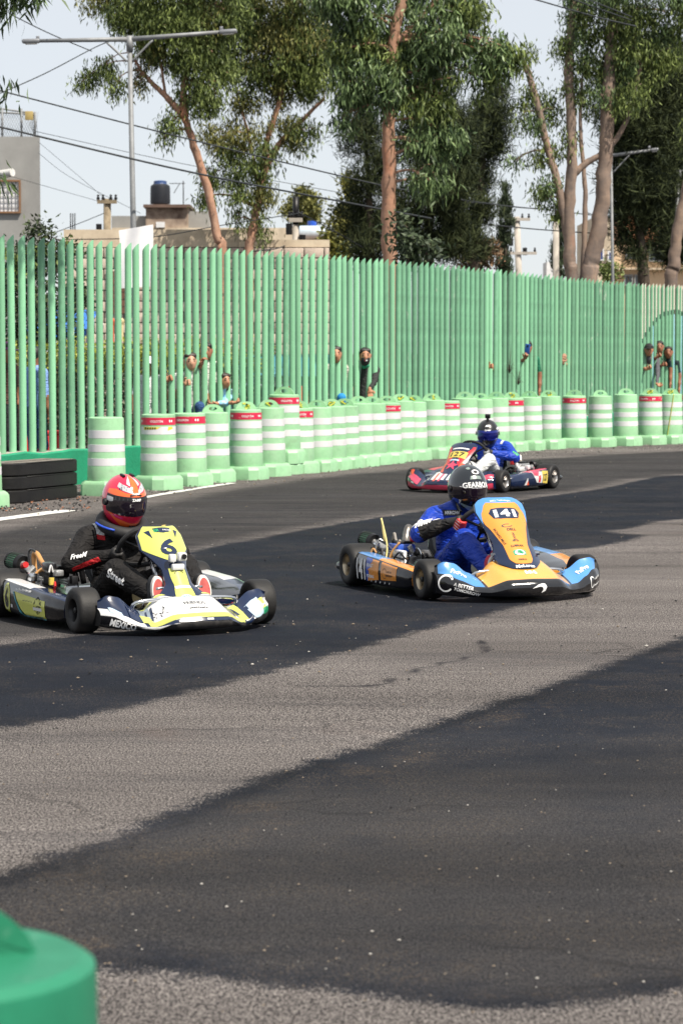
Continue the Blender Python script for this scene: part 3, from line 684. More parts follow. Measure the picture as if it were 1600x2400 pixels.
# ================================================================== black rubber block by the fence: three slabs stacked
M_RUB = pm('black_rubber', (0.006, 0.006, 0.007), 0.5, var=0.3, scale=5, bump=0.12, bscale=30, spec=0.3, col2=(0.012, 0.0115, 0.011))
M_DUST = pm('dusty_rubber_top', (0.20, 0.175, 0.15), 0.9, var=0.25, scale=7)
gA, gB = ground(30, 1182), ground(183, 1166)
blk = empty('rubber_barrier', tuple(gA), math.atan2(gB.y - gA.y, gB.x - gA.x)); tag(blk, 'black rubber barrier block of three rounded layers against the green wall', 'barrier')
L = (gB - gA).length; H3 = 0.135
for k in range(3):
    mb = MB(); Wd = 0.42; out = []
    for (cx, cy, r, a0, a1) in ((0.20, 0.20, 0.20, 180, 270), (L - 0.02, 0.02, 0.02, 270, 360), (L - 0.03, Wd - 0.03, 0.03, 0, 90), (0.20, Wd - 0.20, 0.20, 90, 180)):
        for q in range(7):
            a = R(a0 + (a1 - a0) * q / 6); out.append((cx + r * math.cos(a), cy + r * math.sin(a)))
    def ringz(z, ins): return [(x + (L / 2 - x) * ins * 2 / L, y + (Wd / 2 - y) * ins * 2 / Wd, z) for x, y in out]
    z0 = k * (H3 + 0.004); rows = [ringz(z0, 0.012), ringz(z0 + 0.012, 0.0), ringz(z0 + H3 - 0.014, 0.0), ringz(z0 + H3, 0.014), ringz(z0 + H3, 0.19)]
    mb.grid(rows, (lambda i, j, k=k: 1 if (k == 2 and i >= 3) else 0), wrap=True)
    mb.build('layer', [M_RUB, M_DUST], blk, auto=40)
    mb = MB(); mb.box((L * 0.58, 0.004, z0 + H3 * 0.95), (L * 0.72, 0.012, 0.010)); mb.build('groove_lip', M_RUB, blk)

# ================================================================== loose crumbs of rubber and gravel on the asphalt
mb = MB(); rr = random.Random(5)
def crumb(p, s, mi):
    vs = [(p[0] + s * rr.uniform(0.5, 1) * a, p[1] + s * rr.uniform(0.5, 1) * b, p[2] + s * 0.6 * c) for a, b, c in ((1, 0, 0.3), (-1, 0, 0.3), (0, 1, 0.3), (0, -1, 0.3), (0.1, 0, 1), (0, 0.1, -0.4))]
    mb.add(vs, [(0, 2, 4), (2, 1, 4), (1, 3, 4), (3, 0, 4), (2, 0, 5), (1, 2, 5), (3, 1, 5), (0, 3, 5)], mi)
for _ in range(1500):
    px, py = rr.uniform(-50, 1650), 1060 + 1340 * rr.random() ** 1.2
    g_ = ground(px, py); crumb((g_.x, g_.y, 0.006), rr.choice([0.003, 0.004, 0.005, 0.007, 0.010]) * (0.7 if g_.y < 12 else 1.25), rr.choice([0, 0, 0, 0, 0, 2, 2, 2, 1]))
for _ in range(500):                                                  # swept up along the drums
    px = rr.uniform(0, 1600); i = int(np.argmin([abs(d[0] - px) for d in DRUMS])); g_ = ground(px, DRUMS[i][1] + abs(rr.gauss(0, 7)))
    crumb((g_.x, g_.y, 0.008), rr.choice([0.008, 0.012, 0.018]), rr.choice([0, 0, 1, 2]))
for _ in range(260):
    g_ = ground(rr.uniform(0, 215), rr.uniform(1150, 1200)); crumb((g_.x, g_.y, 0.008), rr.choice([0.01, 0.015, 0.02]), rr.choice([0, 0, 0, 3]))
o = mb.build('rubber_crumbs', [M_RUB, pm('gravel_pale', (0.42, 0.40, 0.37), 0.9), pm('gravel_brown', (0.20, 0.16, 0.12), 0.9), pm('gravel_red', (0.35, 0.15, 0.08), 0.9)], smooth=False)
tag(o, 'scattered rubber crumbs and small stones on the asphalt', kind='stuff')
# ================================================================== kart materials
M_TYRE = pm('tyre_rubber', (0.0095, 0.0095, 0.0105), 0.6, var=0.25, scale=10, bump=0.08, bscale=60, spec=0.35, col2=(0.017, 0.016, 0.015))
M_RIMG = pm('rim_gold_alloy', (0.50, 0.42, 0.30), 0.32, metal=0.9, var=0.1)
M_RIMS = pm('rim_silver_alloy', (0.62, 0.60, 0.58), 0.3, metal=0.9, var=0.1)
M_RIMB = pm('rim_black_alloy', (0.03, 0.03, 0.032), 0.35, metal=0.6)
M_STEEL = pm('chrome_steel', (0.62, 0.63, 0.65), 0.18, metal=1.0, var=0.05)
M_ALU = pm('cast_aluminium', (0.52, 0.52, 0.51), 0.42, metal=0.8, var=0.18, scale=20, bump=0.15, bscale=90)
M_DARKM = pm('dark_metal', (0.022, 0.022, 0.024), 0.42, metal=0.5, var=0.2, scale=18)
M_BPLAST = pm('black_plastic', (0.009, 0.009, 0.010), 0.30, var=0.2, scale=6, coat=0.4)
M_GRIP = pm('black_suede', (0.015, 0.015, 0.016), 0.8, var=0.2, scale=30)
M_TANK = pm('tank_plastic', (0.62, 0.50, 0.26), 0.45, var=0.12, scale=9, trans=0.0)
M_TANKG = pm('tank_plastic_grey', (0.55, 0.55, 0.46), 0.45, var=0.12, scale=9)
M_HOSE = pm('tan_hose', (0.55, 0.28, 0.09), 0.4)
M_WIREY = pm('yellow_tube', (0.66, 0.55, 0.22), 0.4)
M_FILT = pm('filter_green', (0.10, 0.26, 0.15), 0.7, var=0.2, scale=40)
M_RED = pm('red_anodised', (0.55, 0.02, 0.02), 0.35, metal=0.3)
M_NAVY = pm('navy_gloss', (0.006, 0.016, 0.055), 0.22, var=0.15, scale=5, coat=0.6)
M_LIME = pm('lime_yellow_gloss', (0.54, 0.57, 0.12), 0.3, var=0.06, scale=6, coat=0.5)
M_WHITE = pm('white_gloss', (0.68, 0.68, 0.68), 0.3, var=0.06, scale=9, coat=0.5)
M_GREY = pm('grey_gloss', (0.22, 0.27, 0.32), 0.3, coat=0.5)
M_TEAL = pm('teal_gloss', (0.02, 0.24, 0.30), 0.3, coat=0.5)
M_PGREEN = pm('green_gloss', (0.01, 0.32, 0.14), 0.3, coat=0.5)
M_ORANGE = pm('orange_gloss', (0.72, 0.27, 0.035), 0.28, var=0.06, scale=5, coat=0.6)
M_ORANGEL = pm('pale_orange_gloss', (0.74, 0.36, 0.07), 0.28, var=0.06, scale=5, coat=0.6)
M_SKYB = pm('papaya_blue_gloss', (0.07, 0.25, 0.58), 0.28, var=0.06, scale=5, coat=0.6)
M_ROYAL = pm('royal_blue_gloss', (0.02, 0.09, 0.50), 0.3, coat=0.5)
M_BLKG = pm('black_gloss', (0.008, 0.008, 0.010), 0.16, var=0.2, scale=6, coat=0.8)
M_REDG = pm('red_gloss', (0.62, 0.02, 0.03), 0.25, coat=0.6, var=0.08)
M_REDO = pm('red_orange_gloss', (0.78, 0.09, 0.02), 0.25, coat=0.6, var=0.08)
M_PINKR = pm('pink_red_gloss', (0.70, 0.06, 0.12), 0.3, coat=0.4)
M_YPLATE = pm('number_plate_yellow', (0.72, 0.55, 0.10), 0.4)
M_GRIME = pm('scuffed_black', (0.014, 0.014, 0.015), 0.5, var=0.4, scale=25, col2=(0.045, 0.042, 0.04))

for m_, c_ in ((M_WHITE, (0.25, 0.24, 0.22)), (M_LIME, (0.22, 0.21, 0.08)), (M_ORANGE, (0.35, 0.14, 0.03)), (M_ORANGEL, (0.45, 0.24, 0.08)), (M_SKYB, (0.06, 0.14, 0.26)), (M_BLKG, (0.05, 0.048, 0.045)), (M_NAVY, (0.03, 0.035, 0.05)), (M_REDG, (0.2, 0.03, 0.03))): dirty(m_, c_, 0.55, 16, 0.60, 0.72, (1, 1, 2.5))
FA, RA = 0.52, -0.52                                                   # front and rear axle
def part(mb, name, mats, parent, auto=35): return mb.build(name, mats, parent, auto=auto)
def wheel(root, x, y, r, w, side, rim_mat, steer=0.0):
    """side: +1 left, -1 right; the outer face looks along side*y"""
    M0 = Matrix.Translation((x, y, r)) @ Matrix.Rotation(steer, 4, 'Z') @ Matrix.Rotation(-side * math.pi / 2, 4, 'X')   # local +z -> outward
    rr = r * 0.52; h = w / 2; mb = MB()
    mb.lathe([(rr * 1.0, -h * 0.95), (rr * 1.06, -h * 0.9), (rr * 0.98, -h * 0.7), (rr * 0.9, 0), (rr * 0.97, h * 0.55), (rr * 1.06, h * 0.86), (rr * 1.03, h * 0.93), (rr * 0.97, h * 0.86), (rr * 0.88, h * 0.5), (rr * 0.80, h * 0.15), (rr * 0.45, h * 0.12), (rr * 0.42, h * 0.3), (0.0, h * 0.32)], 28, M=M0)
    for k in range(3):
        a = 2 * math.pi * k / 3; c = M0 @ Vector((rr * 0.62 * math.cos(a), rr * 0.62 * math.sin(a), h * 0.16)); mb.box(c, (0.012, 0.012, 0.012))
    rim = mb.build('wheel', rim_mat, root, auto=30)
    mb = MB(); prof = [(rr * 0.99, -h * 0.92)]
    for k in range(13):
        t = k / 12; a = math.pi * (1 - t); cx = math.copysign(abs(math.cos(a)) ** 0.42, math.cos(a)); sn = math.sin(a) ** 0.42 if math.sin(a) > 0 else 0
        prof.append((rr + 0.012 + (r - rr - 0.012) * max(sn, 0.0), h * cx))
    prof.append((rr * 0.99, h * 0.92)); mb.lathe(prof, 40, M=M0)
    mb.build('tyre', M_TYRE, rim, auto=60)
    mb = MB(); mb.lathe([(0.0, h * 0.28), (0.017, h * 0.28), (0.017, h * 0.75), (0.010, h * 0.8), (0.0, h * 0.8)], 10, M=M0); mb.build('hub', M_DARKM, rim, auto=40)
    return rim

class Kart:
    def __init__(s, loc, heading, label, livery):
        s.root = empty('racing_kart', loc, math.atan2(heading[1], heading[0])); tag(s.root, label, 'kart', 'racing karts on the track'); s.lv = livery; s.M = {}
    # front fairing: v runs from the rear top edge over the nose to the lower lip
    def fairing(s, halfw, knots, mats, pick):
        s.halfw = halfw; s.fk = knots
        mb = MB(); rows = []; n = 64; s.frow = []
        for i in range(n + 1):
            u = -1 + 2 * i / n; rows.append(s.fsec(u))
        mb.grid(rows, lambda i, j: pick(-1 + 2 * (i + 0.5) / n, j), flip=False)
        for e in (0, -1):
            r = rows[e]; mb.add(r, [tuple(range(len(r))) if e else tuple(range(len(r) - 1, -1, -1))], pick(1 if e else -1, 8))
        o = mb.build('front_fairing', mats, s.root, auto=50); s.M['fairing'] = o; return o
    def fsec(s, u):
        xf, xr, zf, zr, zb = lerpk(abs(u), s.fk); y = u * s.halfw
        P = [(xr, zr - 0.03), (xr, zr - 0.006), (xr + 0.008, zr)]
        for t in (0.25, 0.5, 0.75): P.append((xr + (xf - 0.045 - xr) * t, zr + (zf - zr) * t + 0.006 * math.sin(math.pi * t)))
        P += [(xf - 0.045, zf), (xf - 0.016, zf - 0.010), (xf, zf - 0.034), (xf + 0.002, (zf + zb) / 2), (xf - 0.006, zb + 0.014), (xf - 0.025, zb), (xf - 0.10, zb - 0.003)]
        return [Vector((x - 0.02 * abs(u) ** 8, y, z)) for x, z in P]
    def fpt(s, u, t):
        """point on the fairing; t = 0 rear top edge, 1 front top edge, 2 lower lip"""
        S = s.fsec(u)
        if t <= 1: a = 2 + t * 4; i = min(int(a), 5); f = a - i; return S[i].lerp(S[i + 1], f)
        a = 7 + (t - 1) * 4; i = min(int(a), 10); f = a - i; return S[i].lerp(S[i + 1], f)
    # upright front panel: v 0 bottom .. 1 top
    def panel(s, knots, mats, pick, name='front_panel'):
        s.pk = knots; mb = MB(); nu, nv = 22, 30; rows = []
        for j in range(nv + 1):
            rows.append([s.ppt(-1 + 2 * i / nu, j / nv) for i in range(nu + 1)])
        mb.grid(rows, lambda j, i: pick(-1 + 2 * (i + 0.5) / nu, (j + 0.5) / nv))
        back = [[p + Vector((-0.012, 0, -0.004)) for p in r] for r in rows]; mb.grid(back, 0, flip=True)
        edge = [r[0] for r in rows] + rows[-1][1:] + [r[-1] for r in rows[::-1]][1:] + rows[0][::-1][1:]; eb = [p + Vector((-0.012, 0, -0.004)) for p in edge]; mb.grid([edge, eb], 0)
        o = mb.build(name, mats, s.root, auto=50); s.M['panel'] = o; return o
    def ppt(s, u, v):
        x, z, w, b, e = lerpk(v, s.pk); uu = abs(u)
        return Vector((x - b * uu ** 2.0, w * u, z - e * uu ** 2))
    def pstrip(s, pr, v0, v1, lo, hi, mat, k=24, lift=0.0):
        """graphic on the panel between u = lo(v) and hi(v)"""
        rows = []
        for i in range(k + 1):
            v = v0 + (v1 - v0) * i / k; a, b = lo(v), hi(v)
            rows.append([s.ppt(a + (b - a) * j / 10, v) + Vector((0.0016 + lift, 0, 0.0016 + lift)) for j in range(11)])
        if mat not in pr.mats: pr.mats.append(mat)
        pr.mb.grid(rows, pr.mats.index(mat))
    def pframe(s, v):
        a, b = s.ppt(0, max(0, v - 0.04)), s.ppt(0, min(1, v + 0.04)); return s.ppt(0, v), Vector((0, 1, 0)), (b - a).normalized()
    def pod(s, side, knots, mats, pick):
        """knots: x, outer y, top z, bottom z"""
        mb = MB(); rows = []; n = 22; x0, x1 = knots[0][0], knots[-1][0]
        for i in range(n + 1):
            x = x0 + (x1 - x0) * i / n; yo, zt, zb = lerpk(x, knots); yi = 0.34
            S = [(yi, zb + 0.01), (yi, zt - 0.05), (yi + 0.02, zt - 0.03), (yo - 0.11, zt - 0.006), (yo - 0.035, zt), (yo - 0.012, zt - 0.006), (yo, zt - 0.022), (yo + 0.006, (zt + zb) / 2), (yo, zb + 0.02), (yo - 0.02, zb), (yi, zb)]
            if i in (0, n): S = [(yi + (y - yi) * 0.93, (zt + zb) / 2 + (z - (zt + zb) / 2) * 0.86) for y, z in S]
            rows.append([Vector((x, side * y, z)) for y, z in S])
        mb.grid(rows, lambda i, j: pick((i + 0.5) / n, j), flip=side > 0)
        for e in (0, -1): mb.add(rows[e], [tuple(range(11))], pick(0.0 if e == 0 else 1.0, 3))
        return mb.build('side_pod', mats, s.root, auto=45)
    def running_gear(s, rim, frame_mat, steer=0.0, show='right'):
        r = s.root
        for sd in (-1, 1):
            wheel(r, FA, sd * 0.535, 0.127, 0.135, sd, rim, steer); wheel(r, RA, sd * 0.59, 0.141, 0.205, sd, rim)
        mb = MB()
        for sd in (-1, 1):
            mb.tube(smooth_path([(-0.66, sd * 0.30, 0.06), (-0.35, sd * 0.30, 0.055), (0.05, sd * 0.26, 0.05), (0.35, sd * 0.20, 0.05), (0.58, sd * 0.17, 0.055), (0.70, sd * 0.15, 0.055)], 5), 0.0155, 8)
            mb.tube([(FA - 0.03, sd * 0.19, 0.06), (FA, sd * 0.40, 0.09)], 0.015, 8); mb.tube([(FA, sd * 0.40, 0.05), (FA, sd * 0.40, 0.17)], 0.014, 8)
            mb.tube(smooth_path([(-0.30, sd * 0.30, 0.07), (-0.30, sd * 0.48, 0.075), (-0.24, sd * 0.53, 0.08), (0.24, sd * 0.53, 0.08), (0.30, sd * 0.47, 0.075), (0.30, sd * 0.22, 0.07)], 3), 0.010, 6)
        for x, w in ((-0.64, 0.30), (-0.30, 0.30), (0.20, 0.23), (0.68, 0.15)): mb.tube([(x, -w, 0.055), (x, w, 0.055)], 0.0155, 8)
        mb.build('chassis_frame', frame_mat, r)
        mb = MB(); mb.add([(-0.12, -0.26, 0.035), (0.25, -0.22, 0.035), (0.68, -0.16, 0.035), (0.68, 0.16, 0.035), (0.25, 0.22, 0.035), (-0.12, 0.26, 0.035)], [tuple(range(6))]); mb.add([(-0.12, -0.26, 0.029), (0.25, -0.22, 0.029), (0.68, -0.16, 0.029), (0.68, 0.16, 0.029), (0.25, 0.22, 0.029), (-0.12, 0.26, 0.029)], [tuple(range(5, -1, -1))]); mb.build('floor_tray', M_DARKM, r, smooth=False)
        mb = MB(); mb.tube([(RA, -0.62, 0.141), (RA, 0.62, 0.141)], 0.02, 10)
        Ms = Matrix.Translation((RA, -0.18, 0.141)) @ Matrix.Rotation(math.pi / 2, 4, 'X'); mb.lathe([(0.0, 0.004), (0.10, 0.004), (0.10, -0.004), (0.0, -0.004)], 24, M=Ms)
        mb.build('rear_axle', M_STEEL, r, auto=30)
        mb = MB(); mb.tube([(RA + 0.02, 0.14, 0.141), (RA - 0.02, 0.14, 0.141)], 0.095, 20); o = mb.build('brake_disc', M_DARKM, r, auto=30)
        for sd in (-1, 1):
            mb = MB(); mb.tube([(FA - 0.05, sd * 0.03, 0.11), (FA - 0.06, sd * 0.42, 0.11)], 0.007, 6); mb.tube([(FA - 0.06, sd * 0.40, 0.11), (FA - 0.06, sd * 0.44, 0.11)], 0.013, 6, mi=1); mb.build('tie_rod', [M_STEEL, M_RED], r)
            mb = MB(); mb.tube(smooth_path([(FA + 0.02, sd * 0.08, 0.06), (FA + 0.10, sd * 0.085, 0.12), (FA + 0.10, sd * 0.09, 0.23), (FA + 0.10, sd * 0.14, 0.235)], 4), 0.008, 6); mb.build('pedal', M_STEEL, r)
        mb = MB(); mb.tube(smooth_path([(0.66, -0.30, 0.10), (0.70, -0.30, 0.17), (0.70, -0.1, 0.185), (0.70, 0.1, 0.185), (0.70, 0.30, 0.17), (0.66, 0.30, 0.10)], 5), 0.011, 8); mb.build('front_bumper_bar', M_STEEL, r)
        # rear bumper
        mb = MB(); mb.tube(smooth_path([(-0.60, -0.66, 0.12), (-0.72, -0.64, 0.12), (-0.74, -0.4, 0.12), (-0.74, 0.4, 0.12), (-0.72, 0.64, 0.12), (-0.60, 0.66, 0.12)], 5), 0.030, 10)
        for y in (-0.35, 0.35): mb.rbox((-0.735, y, 0.125), (0.06, 0.30, 0.13), 0.02)
        for y in (-0.2, 0.2): mb.tube([(-0.64, y, 0.06), (-0.73, y, 0.11)], 0.012, 6)
        mb.build('rear_bumper', M_BPLAST, r, auto=45)
        # seat shell
        mb = MB(); rows = []
        path = [(0.02, 0.075), (-0.08, 0.05), (-0.20, 0.045), (-0.30, 0.08), (-0.36, 0.16), (-0.39, 0.24), (-0.41, 0.31), (-0.42, 0.36)]
        for k, (x, z) in enumerate(path):
            row = []
            for q in range(13):
                u = -1 + q / 6; w = (0.185, 0.19, 0.195, 0.195, 0.19, 0.185, 0.16, 0.11)[k]; lift = (0.06, 0.14, 0.20, 0.22, 0.16, 0.10, 0.06, 0.03)[k] * abs(u) ** 3; nx_, nz_ = (0.3, 1.0) if k < 3 else ((0.8, 0.7) if k < 5 else (1.0, 0.2)); row.append(Vector((x + lift * nx_ * 0.8, w * u, z + lift * nz_ * 0.7)))
            rows.append(row)
        mb.grid(rows); back = [[p + Vector((-0.008, 0, -0.006)) for p in rw] for rw in rows]; mb.grid(back, flip=True)
        ed = [rw[0] for rw in rows] + rows[-1][1:] + [rw[-1] for rw in rows[::-1]][1:] + rows[0][::-1][1:]; mb.grid([ed, [p + Vector((-0.008, 0, -0.006)) for p in ed]])
        mb.build('seat', M_BPLAST, r, auto=60)
        # steering
        C = Vector((0.13, 0, 0.43)); ax = Vector((-0.80, 0, 0.60)).normalized(); e1 = Vector((0, 1, 0)); e2 = ax.cross(e1)
        s.sw = (C, ax, e1, e2); rad = 0.155; mb = MB()
        ring = []
        for k in range(32):
            a = 2 * math.pi * k / 32; q = rad * (1 - 0.12 * max(0, math.sin(a)) ** 6 - 0.06 * max(0, -math.sin(a)) ** 6); ring.append(C + (e1 * math.cos(a) + e2 * math.sin(a)) * q)
        mb.tube(ring, 0.015, 8, closed=True)
        for a in (R(200), R(-20), R(90)): mb.tube([C - ax * 0.03, C + (e1 * math.cos(a) + e2 * math.sin(a)) * rad * 0.97], 0.010, 6, mi=1)
        mb.tube([C - ax * 0.05, C - ax * 0.01], 0.035, 10, mi=1)
        mb.build('steering_wheel', [M_GRIP, M_DARKM], r, auto=40)
        mb = MB(); mb.tube([C - ax * 0.04, Vector((FA - 0.02, 0, 0.09))], 0.011, 8); mb.tube([(FA - 0.18, -0.13, 0.06), (FA - 0.19, 0, 0.27), (FA - 0.18, 0.13, 0.06)], 0.009, 6); mb.build('steering_column', M_STEEL, r)
    def tank(s, mat):
        pr = [('e', (0.30, 0, 0.13), (0.13, 0.10, 0.10), None, 0), ('c', (0.24, -0.03, 0.16), (0.24, 0.03, 0.16), 0.085, 0.085, 0), ('c', (0.33, 0.0, 0.20), (0.33, 0, 0.255), 0.03, 0.03, 1)]
        return body_obj('fuel_tank', pr, [mat, M_RED], s.root, h=0.012, k=0.010)
    def engine(s, side, head_mat, cover_mat, filt=(-0.60, 0.43, 0.27), filt_mat=M_FILT, exhaust=True, detail=0):
        """side -1 right, +1 left"""
        def S(p): return Vector((p[0], side * p[1], p[2]))
        e = MB()
        e.rbox(S((-0.22, 0.40, 0.125)), (0.19, 0.15, 0.13), 0.02)
        e.tube([S((-0.19, 0.46, 0.12)), S((-0.19, 0.53, 0.12))], [0.058, 0.052], 18); e.tube([S((-0.30, 0.46, 0.10)), S((-0.30, 0.50, 0.10))], 0.035, 14)
        e.tube([S((-0.19, 0.53, 0.12)), S((-0.19, 0.545, 0.12))], 0.03, 12)
        for k in range(4): e.box(S((-0.27, 0.40, 0.195 + 0.014 * k)), (0.13 + 0.01 * (k % 2), 0.13, 0.006))
        eng = e.build('engine', M_ALU, s.root, auto=35)
        m = MB(); m.rbox(S((-0.25, 0.40, 0.268)), (0.17, 0.13, 0.05), 0.012); m.rbox(S((-0.25, 0.40, 0.298)), (0.11, 0.08, 0.03), 0.01, mi=1)
        for dx, dy in ((-0.06, -0.04), (-0.06, 0.04), (0.06, -0.04), (0.06, 0.04)): m.tube([S((-0.25 + dx, 0.40 + dy, 0.29)), S((-0.25 + dx, 0.40 + dy, 0.31))], 0.008, 6, mi=1)
        m.build('cylinder_head', [head_mat, M_DARKM], eng, auto=35)
        m = MB(); m.rbox(S((-0.14, 0.46, 0.235)), (0.16, 0.04, 0.05), 0.01); m.build('coil_cover', cover_mat, eng, auto=35)
        # carburettor and cone air filter
        f = S(filt); m = MB(); m.tube([S((-0.36, 0.41, 0.20)), S((-0.44, 0.42, 0.225)), f], [0.03, 0.028, 0.026], 12); m.rbox(S((-0.43, 0.42, 0.205)), (0.06, 0.055, 0.10), 0.01); m.build('carburettor', M_ALU, eng, auto=35)
        m = MB(); d = (f - S((-0.44, 0.42, 0.225))).normalized(); d = Vector((-0.9, side * 0.35, 0.18)).normalized(); q = Vector((0, 0, 1)).rotation_difference(d).to_matrix().to_4x4(); Mf = Matrix.Translation(f) @ q
        m.lathe([(0.0, -0.02), (0.052, -0.018), (0.055, 0.0), (0.055, 0.012)], 24, mi=1, M=Mf)
        for k in range(22):
            a = 2 * math.pi * k / 22; c, sn = math.cos(a), math.sin(a)
            m.tube([Mf @ Vector((0.053 * c, 0.053 * sn, 0.01)), Mf @ Vector((0.048 * c, 0.048 * sn, 0.085))], 0.0035, 4, mi=2)
        m.lathe([(0.050, 0.008), (0.044, 0.086)], 24, mi=0, M=Mf); m.lathe([(0.050, 0.084), (0.050, 0.095), (0.0, 0.097)], 24, mi=1, M=Mf)
        m.build('air_filter', [filt_mat, M_DARKM, pm('filter_mesh', (0.02, 0.03, 0.022), 0.6)], eng, auto=40)
        if exhaust:
            m = MB(); m.tube(smooth_path([S((-0.32, 0.34, 0.22)), S((-0.42, 0.30, 0.30)), S((-0.46, 0.27, 0.37)), S((-0.50, 0.24, 0.36)), S((-0.52, 0.22, 0.24)), S((-0.52, 0.15, 0.18))], 5), 0.026, 12); m.tube(smooth_path([S((-0.52, 0.15, 0.18)), S((-0.58, 0.0, 0.17)), S((-0.60, -0.25, 0.17))], 4), 0.045, 12); m.build('exhaust_pipe', pm('burnt_steel', (0.34, 0.31, 0.28), 0.35, metal=0.9, var=0.3, scale=14), eng)
        if detail == 6:
            m = MB(); m.tube(smooth_path([S((-0.50, 0.42, 0.25)), S((-0.52, 0.42, 0.35)), S((-0.47, 0.42, 0.365)), S((-0.36, 0.43, 0.32)), S((-0.24, 0.45, 0.31))], 5), 0.015, 10); m.tube(smooth_path([S((-0.22, 0.46, 0.31)), S((-0.245, 0.52, 0.26)), S((-0.235, 0.53, 0.18)), S((-0.20, 0.53, 0.10))], 5), 0.010, 8); m.build('hose', M_HOSE, eng)
            m = MB(); m.tube(smooth_path([S((-0.34, 0.22, 0.20)), S((-0.36, 0.25, 0.36)), S((-0.30, 0.25, 0.39)), S((-0.24, 0.25, 0.36)), S((-0.24, 0.22, 0.2))], 5), 0.017, 10); m.tube(smooth_path([S((-0.52, 0.45, 0.28)), S((-0.55, 0.44, 0.37)), S((-0.50, 0.43, 0.385)), S((-0.40, 0.42, 0.33))], 5), 0.006, 6); m.build('hose', M_BPLAST, eng)
            m = MB(); m.rbox(S((-0.15, 0.47, 0.31)), (0.10, 0.06, 0.06), 0.012); m.build('ignition_box', M_BPLAST, eng, auto=35)
            m = MB(); m.rbox(S((-0.08, 0.53, 0.14)), (0.10, 0.02, 0.075), 0.006); m.tube([S((-0.04, 0.50, 0.22)), S((-0.04, 0.50, 0.26))], 0.016, 8, mi=1); m.build('starter_cover', [M_WHITE, M_YPLATE], eng, auto=35)
        if detail == 141:
            m = MB(); m.tube(smooth_path([S((-0.50, 0.42, 0.29)), S((-0.53, 0.43, 0.43)), S((-0.52, 0.43, 0.42)), S((-0.36, 0.46, 0.28)), S((-0.20, 0.53, 0.20)), S((-0.12, 0.56, 0.13))], 4), 0.0065, 6); m.build('hose', M_WIREY, eng)
            m = MB(); m.tube(smooth_path([S((-0.42, 0.40, 0.27)), S((-0.38, 0.40, 0.35)), S((-0.30, 0.42, 0.31)), S((-0.20, 0.44, 0.30)), S((-0.14, 0.46, 0.32))], 5), 0.009, 8); m.tube(smooth_path([S((-0.14, 0.46, 0.31)), S((-0.17, 0.50, 0.25)), S((-0.18, 0.53, 0.17))], 4), 0.007, 6, mi=1); m.build('hose', [pm('grey_hose', (0.30, 0.27, 0.24), 0.4), M_HOSE], eng)
            m = MB(); m.rbox(S((-0.22, 0.33, 0.32)), (0.05, 0.04, 0.04), 0.01); m.build('spark_cap', M_RED, eng, auto=35)
            for k in range(3):
                m = MB(); m.tube([S((-0.10 + 0.045 * k, 0.52, 0.10)), S((-0.10 + 0.045 * k, 0.52, 0.16 + 0.02 * (k % 2)))], 0.02, 10); m.build('starter_motor', M_ALU, eng, auto=35)

def fittings(K, side, seed):
    """small bright and dark engine ancillaries"""
    rr = random.Random(seed); eng = [c for c in K.root.children if c.name.startswith('engine')][0]; ms = [M_ALU, M_WHITE, M_DARKM, M_STEEL, M_BPLAST, M_RED, M_HOSE, M_ALU]
    for k in range(20):
        x, y, z = rr.uniform(-0.46, -0.04), rr.uniform(0.34, 0.55), rr.uniform(0.15, 0.31); m = MB(); c = Vector((x, side * y, z)); kind = rr.random()
        if kind < 0.4: m.rbox(c, (rr.uniform(0.02, 0.06), rr.uniform(0.02, 0.05), rr.uniform(0.02, 0.05)), 0.005)
        elif kind < 0.7: d = Vector((rr.uniform(-1, 1), rr.uniform(-1, 1), rr.uniform(-0.3, 1))).normalized(); m.tube([c - d * 0.025, c + d * 0.025], rr.uniform(0.008, 0.02), 10)
        else:
            d = Vector((rr.uniform(-0.12, 0.12), side * rr.uniform(-0.05, 0.05), rr.uniform(-0.10, 0.05))); m.tube(smooth_path([c, c + d * 0.5 + Vector((0, 0, 0.04)), c + d], 4), rr.uniform(0.004, 0.008), 6)
        m.build('fitting', rr.choice(ms), eng, auto=35)
FK = [(0.0, 0.97, 0.64, 0.145, 0.25, 0.035), (0.30, 0.955, 0.64, 0.14, 0.235, 0.035), (0.50, 0.90, 0.66, 0.095, 0.15, 0.035), (0.62, 0.865, 0.665, 0.098, 0.175, 0.035), (0.78, 0.82, 0.67, 0.138, 0.235, 0.035), (0.90, 0.77, 0.675, 0.172, 0.246, 0.04), (1.0, 0.725, 0.68, 0.175, 0.225, 0.05)]
YX = Vector((0, 1, 0)); ZZ = Vector((0, 0, 1))

# ------------------------------------------------------------------ kart 141, orange and black
H141 = Vector((0.362, -0.932, 0)); F141 = Vector((1.047, 16.19, 0))
K = K141 = Kart(F141 - H141 * FA, H141, 'orange, black and blue kart with number 141 on its front panel', 'papaya')
K.running_gear(M_RIMG, M_DARKM, steer=0.0)
def pk141(u, j):
    a = abs(u)
    if j <= 5: return 1 if a < 0.50 else (2 if 0.53 < a < 0.97 else 0)
    return 0
o = K.fairing(0.56, FK, [M_BLKG, M_ORANGEL, M_SKYB], pk141)
pr = Print(bvh_of([o]))
def chevron(pr, O, X, Y, w, mat):
    pr.poly([(-0.5 * w, -0.06 * w), (-0.12 * w, 0.17 * w), (0.20 * w, 0.24 * w), (0.40 * w, 0.20 * w), (0.5 * w, 0.02 * w), (0.40 * w, -0.22 * w), (0.12 * w, -0.34 * w), (0.24 * w, -0.16 * w), (0.22 * w, 0.0 * w), (0.05 * w, 0.06 * w), (-0.25 * w, 0.0 * w)], O, X, Y, mat)
chevron(pr, K.fpt(0.03, 1.45), YX, ZZ, 0.10, M_TEXTW)
